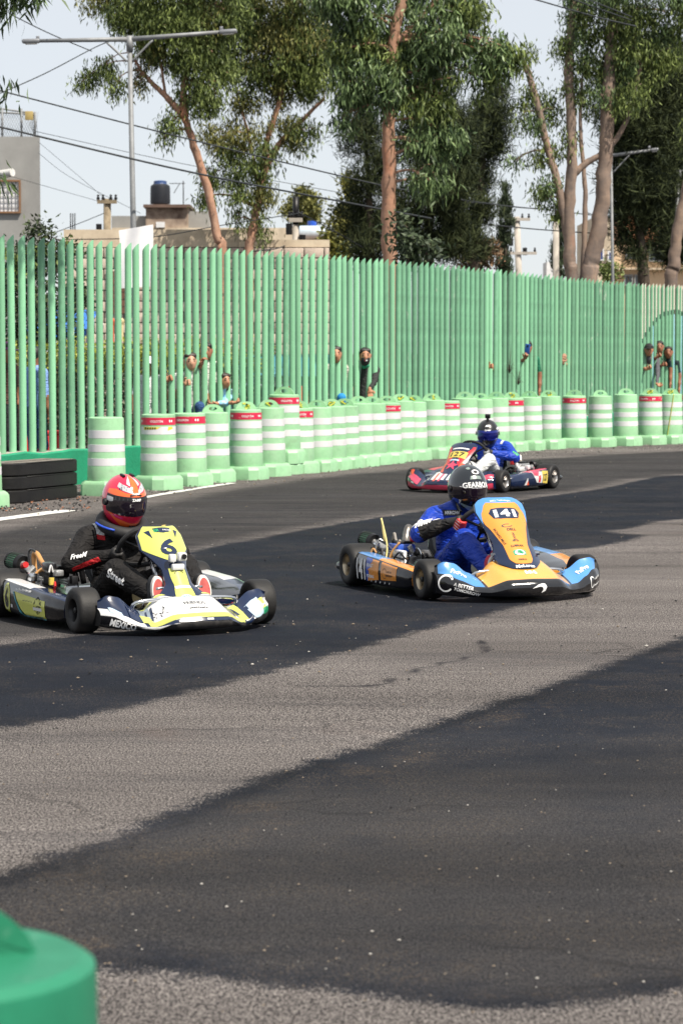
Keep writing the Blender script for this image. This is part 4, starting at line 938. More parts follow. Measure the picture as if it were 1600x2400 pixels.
Yt = (K.fpt(0, 0.0) - K.fpt(0, 1.0)).normalized()
for q, (dx, wd, hh) in enumerate(((-0.028, 0.022, 0.05), (0.0, 0.03, 0.045), (0.03, 0.022, 0.05))): pr.poly([(dx - wd / 2, -hh / 2), (dx + wd / 2, -hh / 2 + 0.008), (dx + wd / 2 - 0.004, hh / 2), (dx - wd / 2 + 0.004, hh / 2 - 0.006)], K.fpt(0.02, 0.72), YX, Yt, M_TEXTW)
for sd in (-1, 1):
    tx = (K.fpt(sd * 0.95, 1.4) - K.fpt(sd * 0.70, 1.4)).normalized() * sd; 
    if sd < 0:
        pr.ring(0.044, 0.054, K.fpt(-0.93, 1.42), tx, ZZ, M_TEXTW, sx=0.95, a0=40, a1=330)
        pr.text('A BETTER', K.fpt(-0.77, 1.28), tx, ZZ, 0.125, M_TEXTW, bold=0.015); pr.text('TOMORROW', K.fpt(-0.735, 1.60), tx, ZZ, 0.165, M_TEXTW, bold=0.03, shear=0.2)
    else:
        pr.ring(0.030, 0.037, K.fpt(0.84, 1.50), tx, ZZ, M_TEXTW, sx=0.8, a0=40, a1=330)
        pr.text('A BETTER', K.fpt(0.925, 1.36), tx, ZZ, 0.075, M_TEXTW, bold=0.015); pr.text('TOMORROW', K.fpt(0.925, 1.62), tx, ZZ, 0.085, M_TEXTW, bold=0.03, shear=0.2)
    ty = (K.fpt(sd * 0.76, 0.0) - K.fpt(sd * 0.76, 1.0)).normalized(); txt = (K.fpt(sd * 0.88, 0.5) - K.fpt(sd * 0.64, 0.5)).normalized() * sd
    pr.text('FxPro', K.fpt(sd * 0.76, 0.62), txt, ty, 0.105, M_TEXTW, bold=0.03)
pr.build('lettering', o)
PK141 = [(0.0, 0.815, 0.200, 0.085, 0.03, 0.0), (0.08, 0.80, 0.212, 0.145, 0.09, -0.015), (0.20, 0.755, 0.250, 0.155, 0.10, -0.01), (0.40, 0.67, 0.340, 0.130, 0.075, 0.0), (0.62, 0.575, 0.440, 0.150, 0.07, 0.0), (0.80, 0.49, 0.527, 0.175, 0.07, 0.0), (0.90, 0.445, 0.575, 0.168, 0.06, 0.0), (0.96, 0.417, 0.602, 0.140, 0.05, 0.0), (0.99, 0.402, 0.616, 0.105, 0.035, 0.0), (1.0, 0.398, 0.620, 0.07, 0.02, 0.0)]
o = K.panel(PK141, [M_NAVY], lambda u, v: 0)
pr = Print(bvh_of([o]), 0.0034)
def lim141(v): return 0.36 + 0.14 * math.sin(min(1, (v - 0.13) / 0.06) * math.pi / 2) + 0.46 * max(0, min(1, (v - 0.19) / 0.50)) ** 1.2
K.pstrip(pr, 0.13, 0.93, lambda v: -min(lim141(v), 0.93), lambda v: min(lim141(v), 0.93), M_ORANGE, 60)
K.pstrip(pr, 0.93, 1.0, lambda v: -0.97, lambda v: 0.97, M_SKYB); K.pstrip(pr, 0.66, 0.94, lambda v: -0.985, lambda v: -0.985 + 0.34 * max(0, (v - 0.66) / 0.28), M_SKYB, lift=0.0006); K.pstrip(pr, 0.66, 0.94, lambda v: 0.985 - 0.34 * max(0, (v - 0.66) / 0.28), lambda v: 0.985, M_SKYB, lift=0.0006)
O, X, Y = K.pframe(0.80)
plate = [(-0.105, 0.012), (-0.085, 0.043), (0.085, 0.043), (0.105, 0.012), (0.085, -0.035), (0.04, -0.045), (-0.04, -0.045), (-0.085, -0.035)]
pr.poly(plate, O, X, Y, M_NAVY); pr.text('141', O, X, Y, 0.15, M_TEXTW, h=0.060, bold=0.05)
O, X, Y = K.pframe(0.955); pr.text('DELL Technologies', O, X, Y, 0.14, M_TEXTW, bold=0.012)
O, X, Y = K.pframe(0.655); pr.ring(0.010, 0.014, O - YX * 0.02, X, Y, M_BLACKP, sx=2.6, a0=60, a1=350)
O, X, Y = K.pframe(0.585); pr.text('DELL', O, X, Y, 0.060, M_BLACKP, bold=0.02)
O, X, Y = K.pframe(0.515)
for k in range(3): pr.text('x', O + Y * (0.014 - 0.016 * k), X, Y, 0.018, M_BLACKP)
O, X, Y = K.pframe(0.445)
for k in range(6):
    a = R(20 + 28 * k); pr.poly([(0.004 * math.cos(a), 0.004 * math.sin(a)), (0.022 * math.cos(a - 0.18), 0.022 * math.sin(a - 0.18)), (0.024 * math.cos(a), 0.024 * math.sin(a)), (0.022 * math.cos(a + 0.18), 0.022 * math.sin(a + 0.18))], O, X, Y, M_BLACKP)
O, X, Y = K.pframe(0.375); pr.text('LUBRAX', O, X, Y, 0.085, M_BLACKP, bold=0.03)
O, X, Y = K.pframe(0.295); pr.poly([(-0.045, 0.012), (-0.03, 0.024), (0.03, 0.024), (0.045, 0.012), (0.04, -0.02), (-0.04, -0.02)], O, X, Y, M_PGREEN); pr.disc(0.022, O, X, Y, M_WHITE, sx=1.6, lift=0.001); pr.text('BR', O, X, Y, 0.03, M_PGREEN, lift=0.003)
O, X, Y = K.pframe(0.205); pr.text('PIRELLI', O, X, Y, 0.055, M_BLACKP, bold=0.02)
O, X, Y = K.pframe(0.09); pr.text('McLaren', O, X, Y, 0.13, M_TEXTW, bold=0.04, shear=0.15)
Od = K.ppt(-0.62, 0.50); t = (K.ppt(-0.55, 0.42) - K.ppt(-0.72, 0.64)).normalized(); pr.text('RICHARD MILLE', Od, t, K.pframe(0.5)[2] + YX * 0.3, 0.14, M_BLACKP, bold=0.01)
pr.build('lettering', o)
PODK = [(-0.41, 0.67, 0.238, 0.05), (-0.1, 0.675, 0.225, 0.045), (0.2, 0.655, 0.200, 0.045), (0.385, 0.61, 0.175, 0.05)]
def pod141(f, j): return (2 if f < 0.5 else 1) if j in (3, 4) else 0
for sd in (-1, 1):
    o = K.pod(sd, PODK, [M_BLKG, M_ORANGE, M_SKYB], pod141)
    pr = Print(bvh_of([o])); X = Vector((-sd, 0, 0)) if sd > 0 else Vector((1, 0, 0)); yo = sd * 0.675
    def q(x, z): return Vector((x, yo, z))
    pr.poly([(-0.08, -0.072), (0.115, -0.052), (0.115, 0.068), (-0.08, 0.080)], q(-0.10, 0.135), X, ZZ, M_ORANGE)
    if sd < 0:
        pr.poly([(-0.08, -0.072), (-0.055, -0.07), (-0.055, -0.05), (-0.03, -0.04), (-0.03, 0.0), (-0.055, 0.0), (-0.005, 0.02), (-0.005, 0.05), (0.02, 0.055), (0.02, 0.075), (-0.08, 0.080)], q(-0.10, 0.135), X, ZZ, M_ROYAL, 0.0006)
        pr.poly([(-0.105, -0.05), (0.10, -0.04), (0.10, 0.045), (-0.105, 0.066)], q(0.155, 0.135), X, ZZ, M_ORANGE)
        pr.text('141', q(-0.275, 0.135), X, ZZ, 0.155, M_TEXTW, h=0.135, bold=0.02)
        pr.text('RENAULT', q(-0.115, 0.168), X, ZZ, 0.105, M_TEXTW, h=0.022, bold=0.03)
        pr.text('PETROBRAS', q(-0.11, 0.098), X, ZZ, 0.12, M_TEXTW, h=0.020, bold=0.03)
        pr.ring(0.028, 0.034, q(0.10, 0.13), X, ZZ, M_BLACKP, a0=40, a1=330)
        pr.text('A BETTER', q(0.165, 0.143), X, ZZ, 0.075, M_BLACKP, bold=0.015); pr.text('TOMORROW', q(0.165, 0.120), X, ZZ, 0.10, M_BLACKP, bold=0.03)
        for k in range(6): pr.poly([(0, 0), (0.014, 0.004), (0.018, 0.016), (0.006, 0.012)], q(-0.17 + 0.065 * k, 0.062), X, ZZ, M_TEXTW)
    pr.build('lettering', o)
K.tank(M_TANKG); K.engine(-1, M_ROYAL, M_WHITE, filt=(-0.575, 0.475, 0.285), detail=141); fittings(K, -1, 1)
for sd in (-1, 1):
    mb = MB(); mb.tube([(0.62, sd * 0.12, 0.275), (0.655, sd * 0.165, 0.28)], 0.012, 8); mb.build('panel_bolt', M_STEEL, K.root, auto=30)

# ------------------------------------------------------------------ kart 6, navy, lime and white
H6 = Vector((0.470, -0.8827, 0)); F6 = Vector((-0.950, 14.315, 0))
K = K6 = Kart(F6 - H6 * FA, H6, 'navy, lime yellow and white kart with number 6 on its front panel', 'lime')
K.running_gear(M_RIMB, M_DARKM, steer=0.0)
def pk6(u, j):
    a = abs(u)
    if j <= 5: return 1 if a < 0.56 else 0
    if j <= 7: return 1 if a < 0.50 else (0 if a < 0.6 else 1)
    return 2
FK6 = [(k[0], k[1], k[2], k[3] - 0.028, k[4] - 0.03, k[5]) for k in FK]
o = K.fairing(0.51, FK6, [M_NAVY, M_WHITE, M_GRIME], pk6)
pr = Print(bvh_of([o])); Yt = (K.fpt(0, 0.0) - K.fpt(0, 1.0)).normalized()
def fstrip(u0, u1, t0, t1, mat, lift=0.0, k=8, skew=0.0):
    """graphic strip on the fairing between two (u, t) curves"""
    mbp = MB(); rows = []
    for i in range(k + 1):
        f = i / k; u = u0 + (u1 - u0) * f; a = t0 if not callable(t0) else t0(f); b = t1 if not callable(t1) else t1(f)
        rows.append([K.fpt(u + skew * q / 4, a + (b - a) * q / 4) + Vector((0.0022 + lift, 0, 0.0022 + lift)) for q in range(5)])
    if mat not in pr.mats: pr.mats.append(mat)
    pr.mb.grid(rows, pr.mats.index(mat), flip=False)
fstrip(-0.56, 0.56, 0.96, 1.06, M_LIME, 0.0005, 20); fstrip(-0.56, 0.56, 1.08, 1.30, M_NAVY, 0.0003, 20)
for u_ in (-0.50, -0.44, 0.34, 0.40): fstrip(u_, u_ + 0.025, 0.25, 0.85, M_NAVY, 0.001, 3, 0.07 if u_ > 0 else -0.07)
fstrip(-0.52, -0.2, 0.02, 0.09, M_LIME, 0.0005); fstrip(0.2, 0.52, 0.02, 0.09, M_LIME, 0.0005); fstrip(-0.56, -0.44, 0.1, 0.95, M_GREY, 0.0004, 6, -0.05)
fstrip(-0.30, 0.02, 1.12, 1.26, M_NAVY, 0.001); fstrip(0.10, 0.42, 1.12, 1.3, M_NAVY, 0.001); fstrip(0.02, 0.10, 1.12, 1.22, M_WHITE, 0.001)
fstrip(0.46, 0.58, 0.15, 1.1, M_LIME, 0.001, 8, 0.08); fstrip(0.58, 0.66, 0.1, 1.1, M_NAVY, 0.0012, 8, 0.06); fstrip(0.46, 0.50, 0.10, 0.8, M_NAVY, 0.0015, 6, 0.06)
fstrip(0.56, 0.70, 1.05, 1.5, M_NAVY, 0.001); fstrip(0.66, 0.84, 0.55, 1.55, pm('pale_blue_gloss', (0.45, 0.58, 0.70), 0.3, coat=0.5), 0.001, 8, 0.1); fstrip(0.84, 0.93, 0.75, 1.55, M_LIME, 0.0012, 6, 0.05); fstrip(0.88, 0.99, 1.2, 1.6, M_PGREEN, 0.0015, 6); fstrip(0.93, 1.0, 0.8, 1.2, M_WHITE, 0.0015, 6)
fstrip(-1.0, -0.60, 1.05, 1.30, M_WHITE, 0.001, 10); fstrip(-0.92, -0.80, 0.92, 1.1, pm('pale_blue_gloss', (0.45, 0.58, 0.70)), 0.0015, 6)
fstrip(-0.60, -0.50, 0.6, 1.0, M_LIME, 0.001, 6); fstrip(-0.72, -0.60, 0.3, 1.0, M_NAVY, 0.001, 6)
fstrip(-1.0, -0.62, 1.30, 1.95, M_BLKG, 0.0008, 10); fstrip(-0.78, -0.36, 1.32, 1.55, M_WHITE, 0.0012, 10, 0.08)
pr.text('FRIENDS', K.fpt(0.02, 0.56), YX, Yt, 0.125, M_BLACKP, h=0.034, bold=0.0); 
rr = random.Random(3)
for k in range(9): pr.poly([(0, 0), (0.010, 0.003), (0.008, 0.013), (-0.002, 0.010)], K.fpt(0.02, 0.78) + YX * (-0.055 + 0.0125 * k) + Yt * rr.uniform(-0.003, 0.003), YX, Yt, M_BLACKP)
for k in range(16): a = rr.uniform(0, 6.28); pr.poly([(0, 0), (0.004, 0.001), (0.016 * math.cos(a), 0.02 * math.sin(a)), (0.016 * math.cos(a) - 0.004, 0.02 * math.sin(a))], K.fpt(-0.40 + rr.uniform(-0.06, 0.06), 0.6 + rr.uniform(-0.15, 0.2)), YX, Yt, M_GRIME)
tx = (K.fpt(-0.60, 1.5) - K.fpt(-0.95, 1.5)).normalized(); pr.text('MEXICO', K.fpt(-0.82, 1.62), tx, ZZ, 0.15, M_TEXTW, h=0.040, bold=0.045, shear=0.25)
pr.build('graphics', o)
PK6 = [(0.0, 0.735, 0.175, 0.175, 0.05, 0.0), (0.06, 0.725, 0.185, 0.165, 0.06, 0.0), (0.22, 0.665, 0.255, 0.085, 0.05, 0.0), (0.38, 0.60, 0.335, 0.078, 0.05, 0.0), (0.50, 0.555, 0.385, 0.120, 0.07, 0.0), (0.66, 0.495, 0.435, 0.165, 0.09, 0.0), (0.85, 0.42, 0.510, 0.160, 0.08, 0.0), (0.96, 0.375, 0.552, 0.125, 0.05, 0.0), (1.0, 0.355, 0.565, 0.105, 0.04, 0.0)]
PK6 = [(k[0], k[1], k[2], k[3] * (0.87 if k[0] > 0.45 else 0.95), k[4], k[5]) for k in PK6]
o = K.panel(PK6, [M_NAVY], lambda u, v: 0)
pr = Print(bvh_of([o]), 0.0034)
K.pstrip(pr, 0.0, 0.40, lambda v: -0.30 - 0.35 * min(1, v / 0.3), lambda v: 0.30 + 0.35 * min(1, v / 0.3), M_LIME, 20)
K.pstrip(pr, 0.50, 0.985, lambda v: -min(0.95, 0.30 + 0.66 * math.sin(min(1, (v - 0.5) / 0.17) * math.pi / 2)), lambda v: min(0.95, 0.30 + 0.66 * math.sin(min(1, (v - 0.5) / 0.17) * math.pi / 2)), M_LIME, 40)
O, X, Y = K.pframe(0.715); X6 = (X * math.cos(R(12)) - Y * math.sin(R(12))); pr.text('6', O, X6, Y * math.cos(R(12)) + X * math.sin(R(12)), 0.095, M_NAVY, h=0.130, bold=0.03)
O, X, Y = K.pframe(0.715)
O, X, Y = K.pframe(0.93); pr.poly([(-0.055, 0.02), (0.055, 0.02), (0.04, -0.012), (0.0, -0.022), (-0.04, -0.012)], O, X, Y, M_NAVY); pr.text('SR', O - YX * 0.035, X, Y, 0.032, M_PGREEN, bold=0.03); pr.text('RACING', O + YX * 0.028, X, Y, 0.05, M_TEXTW, bold=0.01)
for sd in (-1, 1): pr.poly([(0, 0.03), (sd * 0.028, 0.03), (sd * -0.004, -0.035)] if sd < 0 else [(0, 0.03), (-0.004, -0.035), (0.028, 0.03)], K.ppt(sd * 0.55, 0.88), X, Y, M_NAVY)
O, X, Y = K.pframe(0.08); pr.disc(0.017, O, X, Y, M_WHITE, sx=2.0); pr.disc(0.012, O, X, Y, pm('teal_print', (0.05, 0.45, 0.38), 0.4), sx=1.9, lift=0.001); pr.text('BR', O, X, Y, 0.022, M_TEXTW, lift=0.003)
O, X, Y = K.pframe(0.19); pr.poly([(-0.045, -0.009), (0.045, -0.009), (0.048, 0.009), (-0.048, 0.009)], O, X, Y, M_WHITE)
O, X, Y = K.pframe(0.33); pr.ring(0.016, 0.020, O, X, Y, M_BLACKP, sx=1.4, a0=10, a1=170)
pr.build('lettering', o)
mb = MB(); c = K.ppt(0, 0.50) + Vector((0.035, 0.0, 0.015)); mb.rbox(c + YX * -0.03, (0.04, 0.04, 0.045), 0.01); mb.rbox(c + YX * 0.028 + ZZ * 0.006, (0.05, 0.055, 0.05), 0.014); mb.rbox(c + Vector((0.01, 0, -0.05)), (0.03, 0.075, 0.035), 0.008); mb.tube([c + YX * 0.03 + Vector((0.02, 0, 0.008)), c + YX * 0.03 + Vector((0.034, 0, 0.008))], 0.015, 12, mi=1); mb.build('onboard_camera', [M_WHITE, M_DARKM], K.root, auto=35)
def pod6(f, j): return 2 if j in (3, 4) and f < 0.55 else (1 if j in (3, 4) else 0)
for sd in (-1, 1):
    o = K.pod(sd, PODK, [M_BLKG, M_NAVY, M_WHITE], pod6)
    pr = Print(bvh_of([o])); X = Vector((-sd, 0, 0)); X = X if sd > 0 else Vector((1, 0, 0)); yo = sd * 0.675
    if sd < 0:
        pr.poly([(-0.19, 0.052), (0.21, 0.025), (0.21, -0.075), (-0.04, -0.070), (-0.10, -0.04)], q(0.03, 0.13), X, ZZ, M_LIME)
        pr.poly([(-0.22, 0.045), (-0.20, 0.05), (-0.11, -0.045), (-0.05, -0.078), (0.2, -0.082), (0.2, -0.09), (-0.06, -0.088), (-0.12, -0.06)], q(0.03, 0.13), X, ZZ, M_TEAL)
        pr.disc(0.085, q(-0.285, 0.135), X, ZZ, M_LIME, sx=0.62); pr.disc(0.066, q(-0.285, 0.135), X, ZZ, M_WHITE, sx=0.56, lift=0.0006); pr.disc(0.063, q(-0.285, 0.135), X, ZZ, M_LIME, sx=0.54, lift=0.0012); pr.text('6', q(-0.285, 0.135), X, ZZ, 0.052, M_BLACKP, h=0.115, bold=0.06, lift=0.0025)
        pr.text('www.friendskarting.com', q(-0.04, 0.195), X, ZZ, 0.20, M_TEXTW, h=0.018, bold=0.02)
        pr.poly([(0, 0.05), (0.05, 0.02), (0.045, -0.03), (0, -0.055), (-0.045, -0.03), (-0.05, 0.02)], q(0.155, 0.125), X, ZZ, M_BLACKP); pr.poly([(-0.055, -0.012), (0.055, -0.012), (0.055, -0.03), (-0.055, -0.03)], q(0.155, 0.125), X, ZZ, M_WHITE, 0.001); pr.poly([(-0.03, 0.004), (0.03, 0.004), (0.02, 0.03), (-0.02, 0.03)], q(0.155, 0.125), X, ZZ, M_LIME, 0.001)
        for k in range(7): pr.poly([(0, 0), (0.012, 0.002), (0.01, 0.008), (-0.004, 0.005)], q(-0.03 + 0.017 * k, 0.135 + 0.003 * (k % 2)), X, ZZ, M_GRIME)
        pr.poly([(0, 0), (0.03, 0), (0.03, 0.018), (0, 0.018)], q(-0.225, 0.085), X, ZZ, M_WHITE)
    else:
        pr.poly([(-0.3, 0.0), (0.1, 0.03), (0.2, -0.05), (-0.3, -0.06)], Vector((0, yo, 0.14)), X, ZZ, M_LIME)
    pr.build('graphics', o)
K.tank(M_TANK); K.engine(-1, M_BPLAST, M_DARKM, filt=(-0.59, 0.475, 0.30), detail=6, exhaust=False); fittings(K, -1, 2)

# ------------------------------------------------------------------ kart 127, navy and red
H127 = Vector((-0.512, -0.859, 0)); F127 = Vector((1.290, 28.40, 0))
K = K127 = Kart(F127 - H127 * FA, H127, 'navy and red kart with a yellow 127 plate by the drums', 'red')
K.running_gear(M_RIMS, M_DARKM)
def pk127(u, j):
    a = abs(u)
    if j <= 5: return 0 if a < 0.5 else 1
    return 0 if j < 9 else 2
o = K.fairing(0.535, FK, [M_NAVY, M_NAVY, M_PINKR], pk127)
pr = Print(bvh_of([o]))
fstrip(-0.5, 0.5, 0.25, 1.0, M_WHITE, 0.0005, 12)
for k in range(8): fstrip(-0.46 + 0.12 * k, -0.41 + 0.12 * k, 0.2 + 0.1 * (k % 3), 1.05, [M_PINKR, M_NAVY, M_REDO][k % 3], 0.001, 3, 0.05)
fstrip(-0.98, -0.62, 0.6, 1.1, M_PINKR, 0.001, 8); fstrip(0.62, 0.98, 0.6, 1.1, M_PINKR, 0.001, 8); fstrip(-0.95, -0.85, 0.1, 0.8, M_REDO, 0.0015, 4); fstrip(-0.8, -0.72, 1.2, 1.4, M_WHITE, 0.0015, 4)
pr.build('graphics', o)
PK127 = [(k[0], k[1] - 0.02, 0.2 + (k[2] - 0.2) * 0.80, k[3] * 0.95, k[4], k[5]) for k in PK141]
o = K.panel(PK127, [M_NAVY], lambda u, v: 0)
pr = Print(bvh_of([o]), 0.0034)
for sg in (-1, 1):
    K.pstrip(pr, 0.30, 0.86, (lambda v: -0.97) if sg < 0 else (lambda v: 0.55 + 0.25 * math.sin(v * 9)), (lambda v: -0.55 - 0.25 * math.sin(v * 9)) if sg < 0 else (lambda v: 0.97), M_REDG, 20)
    K.pstrip(pr, 0.10, 0.50, (lambda v: -0.85) if sg < 0 else (lambda v: 0.35 + 0.8 * v), (lambda v: -0.35 - 0.8 * v) if sg < 0 else (lambda v: 0.85), M_REDO, 14, lift=0.0006)
O, X, Y = K.pframe(0.68); pr.poly([(-0.105, -0.05), (0.105, -0.05), (0.11, 0.05), (-0.11, 0.05)], O, X, Y, M_YPLATE); pr.text('127', O, X, Y, 0.165, M_BLACKP, h=0.075, bold=0.03)
O, X, Y = K.pframe(0.36); pr.poly([(0, 0.07), (0.02, 0.02), (0.07, 0.015), (0.03, -0.02), (0.05, -0.075), (0, -0.035), (-0.05, -0.075), (-0.03, -0.02), (-0.07, 0.015), (-0.02, 0.02)], O, X, Y, M_PINKR)
O, X, Y = K.pframe(0.84); pr.poly([(-0.1, -0.008), (0.1, -0.008), (0.1, 0.008), (-0.1, 0.008)], O, X, Y, M_TEXTW); O, X, Y = K.pframe(0.51); pr.poly([(-0.06, -0.01), (0.06, -0.01), (0.05, 0.012), (-0.05, 0.012)], O, X, Y, pm('pale_blue_gloss', (0.45, 0.58, 0.70)))
pr.build('lettering', o)
for sd in (-1, 1):
    o = K.pod(sd, PODK, [M_NAVY, M_PINKR, M_BLKG], lambda f, j: 1 if j in (3, 4) and f < 0.6 else 0)
    pr = Print(bvh_of([o])); yo = sd * 0.675
    if sd > 0:
        X = Vector((-1, 0, 0))
        def q2(x, z): return Vector((x, yo, z))
        pr.poly([(-0.13, 0.075), (0.14, 0.065), (0.11, -0.06), (-0.02, -0.05)], q2(-0.10, 0.14), X, ZZ, M_WHITE); pr.poly([(-0.1, 0.075), (0.05, 0.07), (0.03, 0.02), (-0.06, 0.03)], q2(-0.08, 0.14), X, ZZ, M_PINKR, 0.001); pr.poly([(0.0, 0.02), (0.06, 0.03), (0.05, -0.05), (0.0, -0.05)], q2(-0.12, 0.14), X, ZZ, M_REDG, 0.001)
        pr.poly([(-0.075, 0.075), (0.075, 0.07), (0.06, -0.07), (-0.06, -0.06)], q2(-0.285, 0.14), X, ZZ, M_YPLATE, 0.001); pr.text('127', q2(-0.285, 0.14), X, ZZ, 0.10, M_BLACKP, h=0.08, bold=0.03, lift=0.003)
        pr.poly([(-0.03, -0.05), (0.06, -0.05), (0.04, 0.03)], q2(0.16, 0.12), X, ZZ, M_WHITE); pr.poly([(0.02, -0.05), (0.07, -0.05), (0.045, 0.0)], q2(0.16, 0.12), X, ZZ, M_REDO, 0.001)
    pr.build('graphics', o)
K.tank(M_TANK); K.engine(1, M_ALU, M_WHITE, filt=(-0.50, 0.42, 0.26), filt_mat=M_DARKM, exhaust=True); fittings(K, 1, 3)
# ================================================================== drivers
def suit(name, col, var=0.12, rough=0.6):
    m = pm(name, col, rough, var=var, scale=7, rvar=0.08, spec=0.25)
    n, l = m.node_tree.nodes, m.node_tree.links; b = n['Principled BSDF']; tc = [x for x in n if x.type == 'TEX_COORD'][0]
    mp = n.new('ShaderNodeMapping'); mp.inputs['Scale'].default_value = (1.0, 1.0, 2.2); l.new(tc.outputs['Object'], mp.inputs['Vector'])
    z = n.new('ShaderNodeTexNoise'); z.inputs['Scale'].default_value = 9; z.inputs['Detail'].default_value = 2; z.inputs['Distortion'].default_value = 1.6; l.new(mp.outputs[0], z.inputs['Vector'])
    bp = n.new('ShaderNodeBump'); bp.inputs['Strength'].default_value = 0.9; bp.inputs['Distance'].default_value = 0.035; l.new(z.outputs['Fac'], bp.inputs['Height']); l.new(bp.outputs['Normal'], b.inputs['Normal'])
    return m
M_SBLK = suit('suit_black', (0.010, 0.009, 0.009), rough=0.75); M_SBLUE = suit('suit_blue', (0.010, 0.050, 0.42), rough=0.45); M_SWHITE = suit('suit_white', (0.70, 0.72, 0.72)); M_SRED = suit('suit_red', (0.50, 0.015, 0.02)); M_SCAMO = suit('sleeve_black', (0.016, 0.016, 0.017), rough=0.75); dirty(M_SCAMO, (0.06, 0.055, 0.05), 0.7, 22, 0.55, 0.62)
M_GLB = pm('glove_black', (0.014, 0.013, 0.013), 0.6, var=0.2, scale=30); M_GLR = pm('glove_red', (0.55, 0.02, 0.02), 0.55, var=0.15, scale=20); M_GLG = pm('glove_grey', (0.30, 0.31, 0.33), 0.55, var=0.2, scale=25)
M_SOLE = pm('shoe_sole_red', (0.55, 0.10, 0.09), 0.7, var=0.2, scale=20); M_SHOEW = pm('shoe_edge_white', (0.72, 0.68, 0.64), 0.6); M_SHOEB = pm('shoe_black', (0.02, 0.02, 0.022), 0.6); M_SHOER = pm('shoe_red', (0.55, 0.02, 0.05), 0.6)
M_VIS = pm('dark_visor', (0.010, 0.006, 0.012), 0.05, var=0.1, coat=1.0, rvar=0.0); M_VISB = pm('blue_mirror_visor', (0.01, 0.02, 0.30), 0.08, metal=0.7, coat=1.0, rvar=0.0)
M_HRED = pm('helmet_red', (0.72, 0.014, 0.06), 0.14, coat=1.0, var=0.06, rvar=0.03); M_HORG = pm('helmet_fluo_orange', (0.88, 0.13, 0.02), 0.14, coat=1.0, var=0.05, rvar=0.03); M_HBLK = pm('helmet_black', (0.007, 0.010, 0.014), 0.14, coat=1.0, var=0.15, rvar=0.03); M_HMAT = pm('helmet_satin_black', (0.012, 0.012, 0.013), 0.32, coat=0.3, var=0.15)
M_HSIL = pm('helmet_silver', (0.60, 0.60, 0.62), 0.25, metal=0.3, var=0.1, scale=30); M_VENT = pm('vent_grey_green', (0.22, 0.28, 0.26), 0.3, coat=0.5); M_COLLAR = pm('neck_collar_foam', (0.010, 0.010, 0.012), 0.7, bump=0.1, bscale=40)
M_BLUETR = pm('blue_trim', (0.02, 0.08, 0.55), 0.5)
def hpt(az, el, k=1.0):
    """helmet surface, x forward; az to the left"""
    c, s = math.cos(el), math.sin(el); x, y, z = c * math.cos(az), c * math.sin(az), s
    px_ = x * (0.158 if x > 0 else 0.150); py_ = y * 0.124; pz_ = z * (0.148 if z > 0 else 0.182)
    if z < 0 and x > 0: px_ *= 1 + 0.13 * min(1, -z * 1.6) * x
    if z < 0: py_ *= 1 - 0.10 * z * z
    pz_ = max(pz_, -0.168 if x > 0 else -0.168 + 0.03 * -x)
    return Vector((px_, py_, pz_)) * k
def make_helmet(person, loc, pitch, yaw, shell, visor, name='helmet'):
    mb = MB(); rows = []; na, ne = 56, 34
    for i in range(ne + 1):
        el = -math.pi / 2 * 0.80 + (math.pi / 2 * 0.80 + math.pi / 2) * i / ne; rows.append([hpt(2 * math.pi * j / na, el) for j in range(na)])
    mb.grid(rows, wrap=True); o = mb.build(name, shell, person)
    o.location = loc; o.rotation_euler = (0, pitch, yaw)
    mb = MB(); rows = []
    for i in range(13):
        f = i / 12; row = []
        for j in range(37):
            az = R(-84 + 168 * j / 36); sag = 1 - 0.16 * (abs(az) / R(84)) ** 3
            lo, hi = R(-20) * sag, R(17) * sag; row.append(hpt(az, lo + (hi - lo) * f, 1.018))
        rows.append(row)
    mb.grid(rows); ed = [rows[0], [p * 0.985 for p in rows[0]]]; mb.grid(ed, flip=True); mb.grid([rows[-1], [p * 0.985 for p in rows[-1]]]); v = mb.build('visor', visor, o)
    for sd in (-1, 1):
        mb = MB(); p = hpt(sd * R(86), R(-2), 1.03); mb.tube([p, p + Vector((0, sd * 0.010, 0))], [0.022, 0.018], 14); mb.build('visor_pivot', M_DARKM, o, auto=40)
    return o, bvh_of([o, v])
def hframe(az, el):
    P = hpt(az, el, 1.02); X = (hpt(az + 0.05, el) - hpt(az - 0.05, el)).normalized(); Y = (hpt(az, el + 0.05) - hpt(az, el - 0.05)).normalized(); return P, X, Y
def hpatch(pr, pts, mat, lift=0.0, k=4):
    """fill between two (az, el) polylines in degrees: pts = [(az, el_low, el_high)]"""
    rows = []
    for (a0, l0, h0), (a1, l1, h1) in zip(pts, pts[1:]):
        for q in range(k):
            f = q / k; az = a0 + (a1 - a0) * f; lo = l0 + (l1 - l0) * f; hi = h0 + (h1 - h0) * f
            rows.append([hpt(R(az), R(lo + (hi - lo) * j / 8), 1.012) + Vector((0, 0, 0)) for j in range(9)])
    az, lo, hi = pts[-1]; rows.append([hpt(R(az), R(lo + (hi - lo) * j / 8), 1.012) for j in range(9)])
    rows = [[p * (1 + lift) for p in r] for r in rows]
    if mat not in pr.mats: pr.mats.append(mat)
    pr.mb.grid(rows, pr.mats.index(mat), flip=True)
